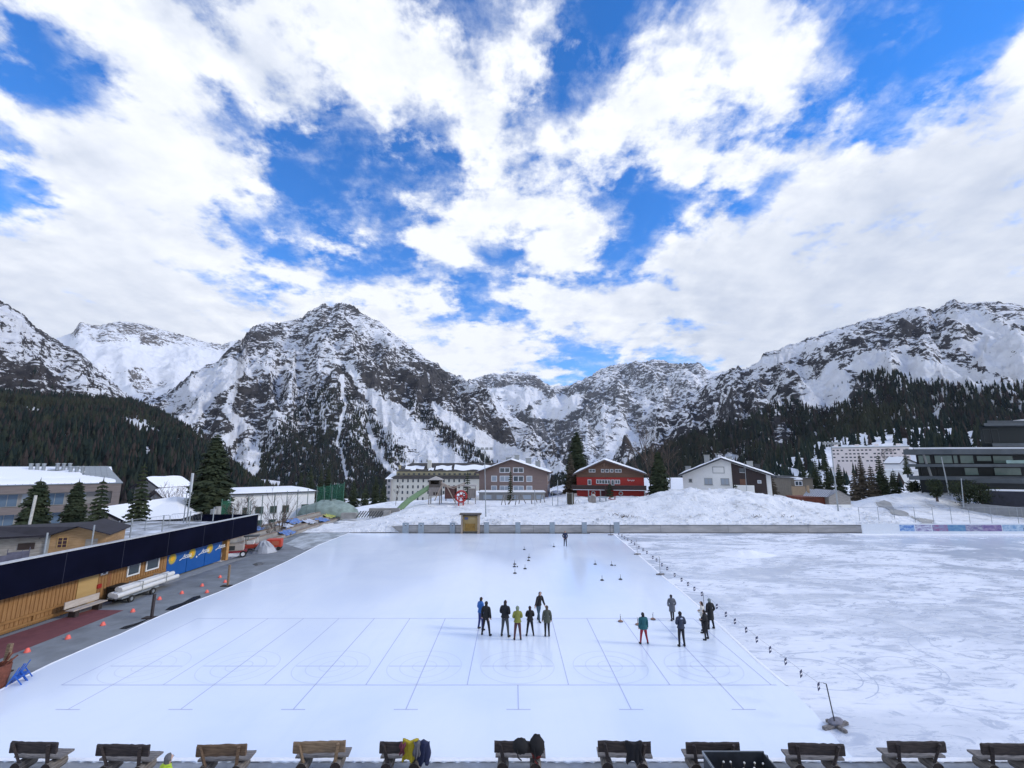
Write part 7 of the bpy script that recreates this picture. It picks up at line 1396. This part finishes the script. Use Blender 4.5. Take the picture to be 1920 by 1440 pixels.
# wooden posts with flat feet
for i, (px, pb, px1, pt, lb, m_) in enumerate(((6, 1262, 20, 1207, 'thick pale wooden post at the left edge', W_tan), (284, 1159, 290, 1114, 'dark brown standing post with a flat foot at the ice edge', W_dark), (427, 1099, 431, 1059, 'tall pale post with a flat foot before the blue doors', W_tan))):
    g = G(px, pb, -.045); tp = A(px1, pt, g[1]); r_ = empty('standing_post', g, 0, lb, 'post', 'standing posts on the asphalt'); mb = MB(); mb.beam((0, 0, 0), (tp[0] - g[0], 0, tp[2] + .045), .16 if i == 0 else .11, .14); mb.build('post', m_, r_); mb = MB(); mb.box(-.45, .25, -.2, .2, 0, .06); mb.build('foot', W_dark, r_)
# compressor trailer, go-kart like cart, tarp heap, red cart
g = G(440, 1043); ct = empty('compressor_trailer', (g[0], g[1], -.045), R(25), 'grey compressor on a small red two wheeled trailer by the bleachers', 'trailer'); mb = MB(); mb.box(-1.0, 1.0, -.6, .6, .45, .62); mb.build('chassis', mat('chassis_red', (.26, .02, .03), .5), ct); mb = MB(); mb.box(-.9, .75, -.55, .55, .62, 1.25); mb.build('housing', mat('housing_beige', (.42, .38, .35), .6), ct, bevel=.06); mb = MB(); mb.box(-.75, .0, -.58, -.552, .72, 1.12); mb.build('grille', M_fd, ct)
for sy in (-.62, .62): mb = MB(); mb.tube([(.75, sy - .08, .30), (.75, sy + .08, .30)], .30, 18); w__ = mb.build('wheel', MATS['tyre'], ct); mb = MB(); mb.tube([(.75, sy - .085, .30), (.75, sy + .085, .30)], .17, 14); mb.build('rim', M_fw, w__)
mb = MB(); mb.beam((1.0, 0, .5), (2.0, 0, .4), .09); mb.build('drawbar', M_fd, ct)
g = G(472, 1031); kc = empty('small_vehicle', (g[0], g[1], -.045), R(20), 'small red and white utility vehicle with a dark canopy by the bleachers', 'vehicle'); mb = MB(); mb.box(-.9, .9, -.5, .5, .25, .65); mb.build('body', mat('vehicle_red', (.38, .05, .03), .5, var=.2), kc, bevel=.08); mb = MB(); mb.box(-.8, .6, -.5, .5, 1.45, 1.55); mb.build('canopy', M_fd, kc)
mb = MB(); mb.box(-.5, .2, -.35, .35, .65, 1.0); mb.build('seat', M_fw, kc, bevel=.05)
for x_ in (-.7, .5):
    mb = MB(); mb.beam((x_, -.4, .6), (x_, -.4, 1.45), .05); mb.beam((x_, .4, .6), (x_, .4, 1.45), .05); mb.build('canopy_post', M_fw, kc)
    for sy in (-.5, .5): mb = MB(); mb.tube([(x_, sy - .07, .22), (x_, sy + .07, .22)], .22, 14); mb.build('wheel', MATS['tyre'], kc)
mb = MB(); q = random.Random(3); n = 14; vs = [(0, 0, 1.25)]
for ring, (rr_, zz_) in enumerate(((.45, 1.05), (.8, .6), (1.15, .02))):
    for k in range(n): r2 = rr_ * q.uniform(.8, 1.15); vs.append((r2 * math.cos(6.283 * k / n), r2 * .8 * math.sin(6.283 * k / n), zz_ * q.uniform(.85, 1.1)))
mb.add(vs, [(0, 1 + k, 1 + (k + 1) % n) for k in range(n)] + [(1 + r2 * n + k, 1 + (r2 + 1) * n + k, 1 + (r2 + 1) * n + (k + 1) % n, 1 + r2 * n + (k + 1) % n) for r2 in range(2) for k in range(n)]); o = mb.build('covered_heap', mat('tarp_silver', (.40, .42, .45), .5, var=.2, vscale=2)); g = G(495, 1035); o.location = (g[0], g[1], -.045); tag(o, 'crumpled silver tarpaulin over a heap between the two red vehicles', 'heap')
g = G(514, 1030); rc = empty('red_cart', (g[0], g[1], -.045), R(15), 'small bright red box cart right of the silver tarpaulin', 'cart'); mb = MB(); mb.box(-.75, .75, -.5, .5, .3, 1.15); mb.build('body', mat('cart_red', (.50, .05, .02), .5, var=.15), rc, bevel=.08); mb = MB(); mb.box(-.2, .5, -.53, -.502, .55, .95); mb.build('hatch', mat('hatch_orange', (.45, .12, .06), .5), rc)
for x_ in (-.5, .5): mb = MB(); mb.tube([(x_, -.5, .2), (x_, .5, .2)], .2, 12); mb.build('wheel', MATS['tyre'], rc)
# rust bin and blue trestles at the left edge
g = G(4, 1290); mb = MB(); mb.lathe([(.40, 0), (.48, .5), (.50, 1.0), (.42, 1.02), (.38, .6)], n=16); q = random.Random(4)
for k in range(10): mb.beam((q.uniform(-.3, .3), q.uniform(-.3, .3), .6), (q.uniform(-.6, .6), q.uniform(-.5, .5), q.uniform(1.1, 1.5)), .06)
o = mb.build('firewood_basket', mat('rust', (.16, .05, .03), .85, var=.4, vscale=5, bump=.6)); o.location = (g[0] - .35, g[1], 0); o.scale = (.85,) * 3; tag(o, 'rusty basket of broken boards at the left edge', 'basket')
for i, (px, lb) in enumerate(((30, 'blue folding trestle leaning beside the rusty basket'), (42, 'second blue trestle, nearest the ice'))):
    g = G(px, 1283 - i * 8); mb = MB(); 
    for y_ in (-.3, .3): mb.beam((-.35, y_, 0), (.12, y_, 1.0), .045); mb.beam((.35, y_, 0), (-.05, y_, .62), .045)
    mb.beam((-.35, -.3, .02), (-.35, .3, .02), .04); mb.beam((.35, -.3, .02), (.35, .3, .02), .04); mb.beam((-.02, -.3, .62), (-.02, .3, .62), .06); mb.box(-.2, .2, -.26, .26, .38, .42); o = mb.build('trestle', mat('trestle_blue', (.02, .12, .50), .5)); o.location = (g[0], g[1], -.02); o.rotation_euler.z = .5; o.scale = (.72,) * 3; tag(o, lb, 'trestle', 'blue trestles at the left edge')

# ------------------------------------------------------------------ thin valley air
mb = MB(); mb.box(-9500, 9500, -300, 9500, -140, 2400); hz_o = mb.build('haze', None); hz_o.data.materials.clear(); m = bpy.data.materials.new('air'); m.use_nodes = True; t = m.node_tree; t.nodes.remove(t.nodes['Principled BSDF'])
pv = t.nodes.new('ShaderNodeVolumePrincipled'); pv.inputs['Color'].default_value = (.80, .87, 1, 1); pv.inputs['Density'].default_value = .00003; t.links.new(pv.outputs[0], t.nodes['Material Output'].inputs['Volume']); hz_o.data.materials.append(m)
tag(hz_o, 'thin bluish air between the rink and the far mountains', 'haze', kind='stuff')
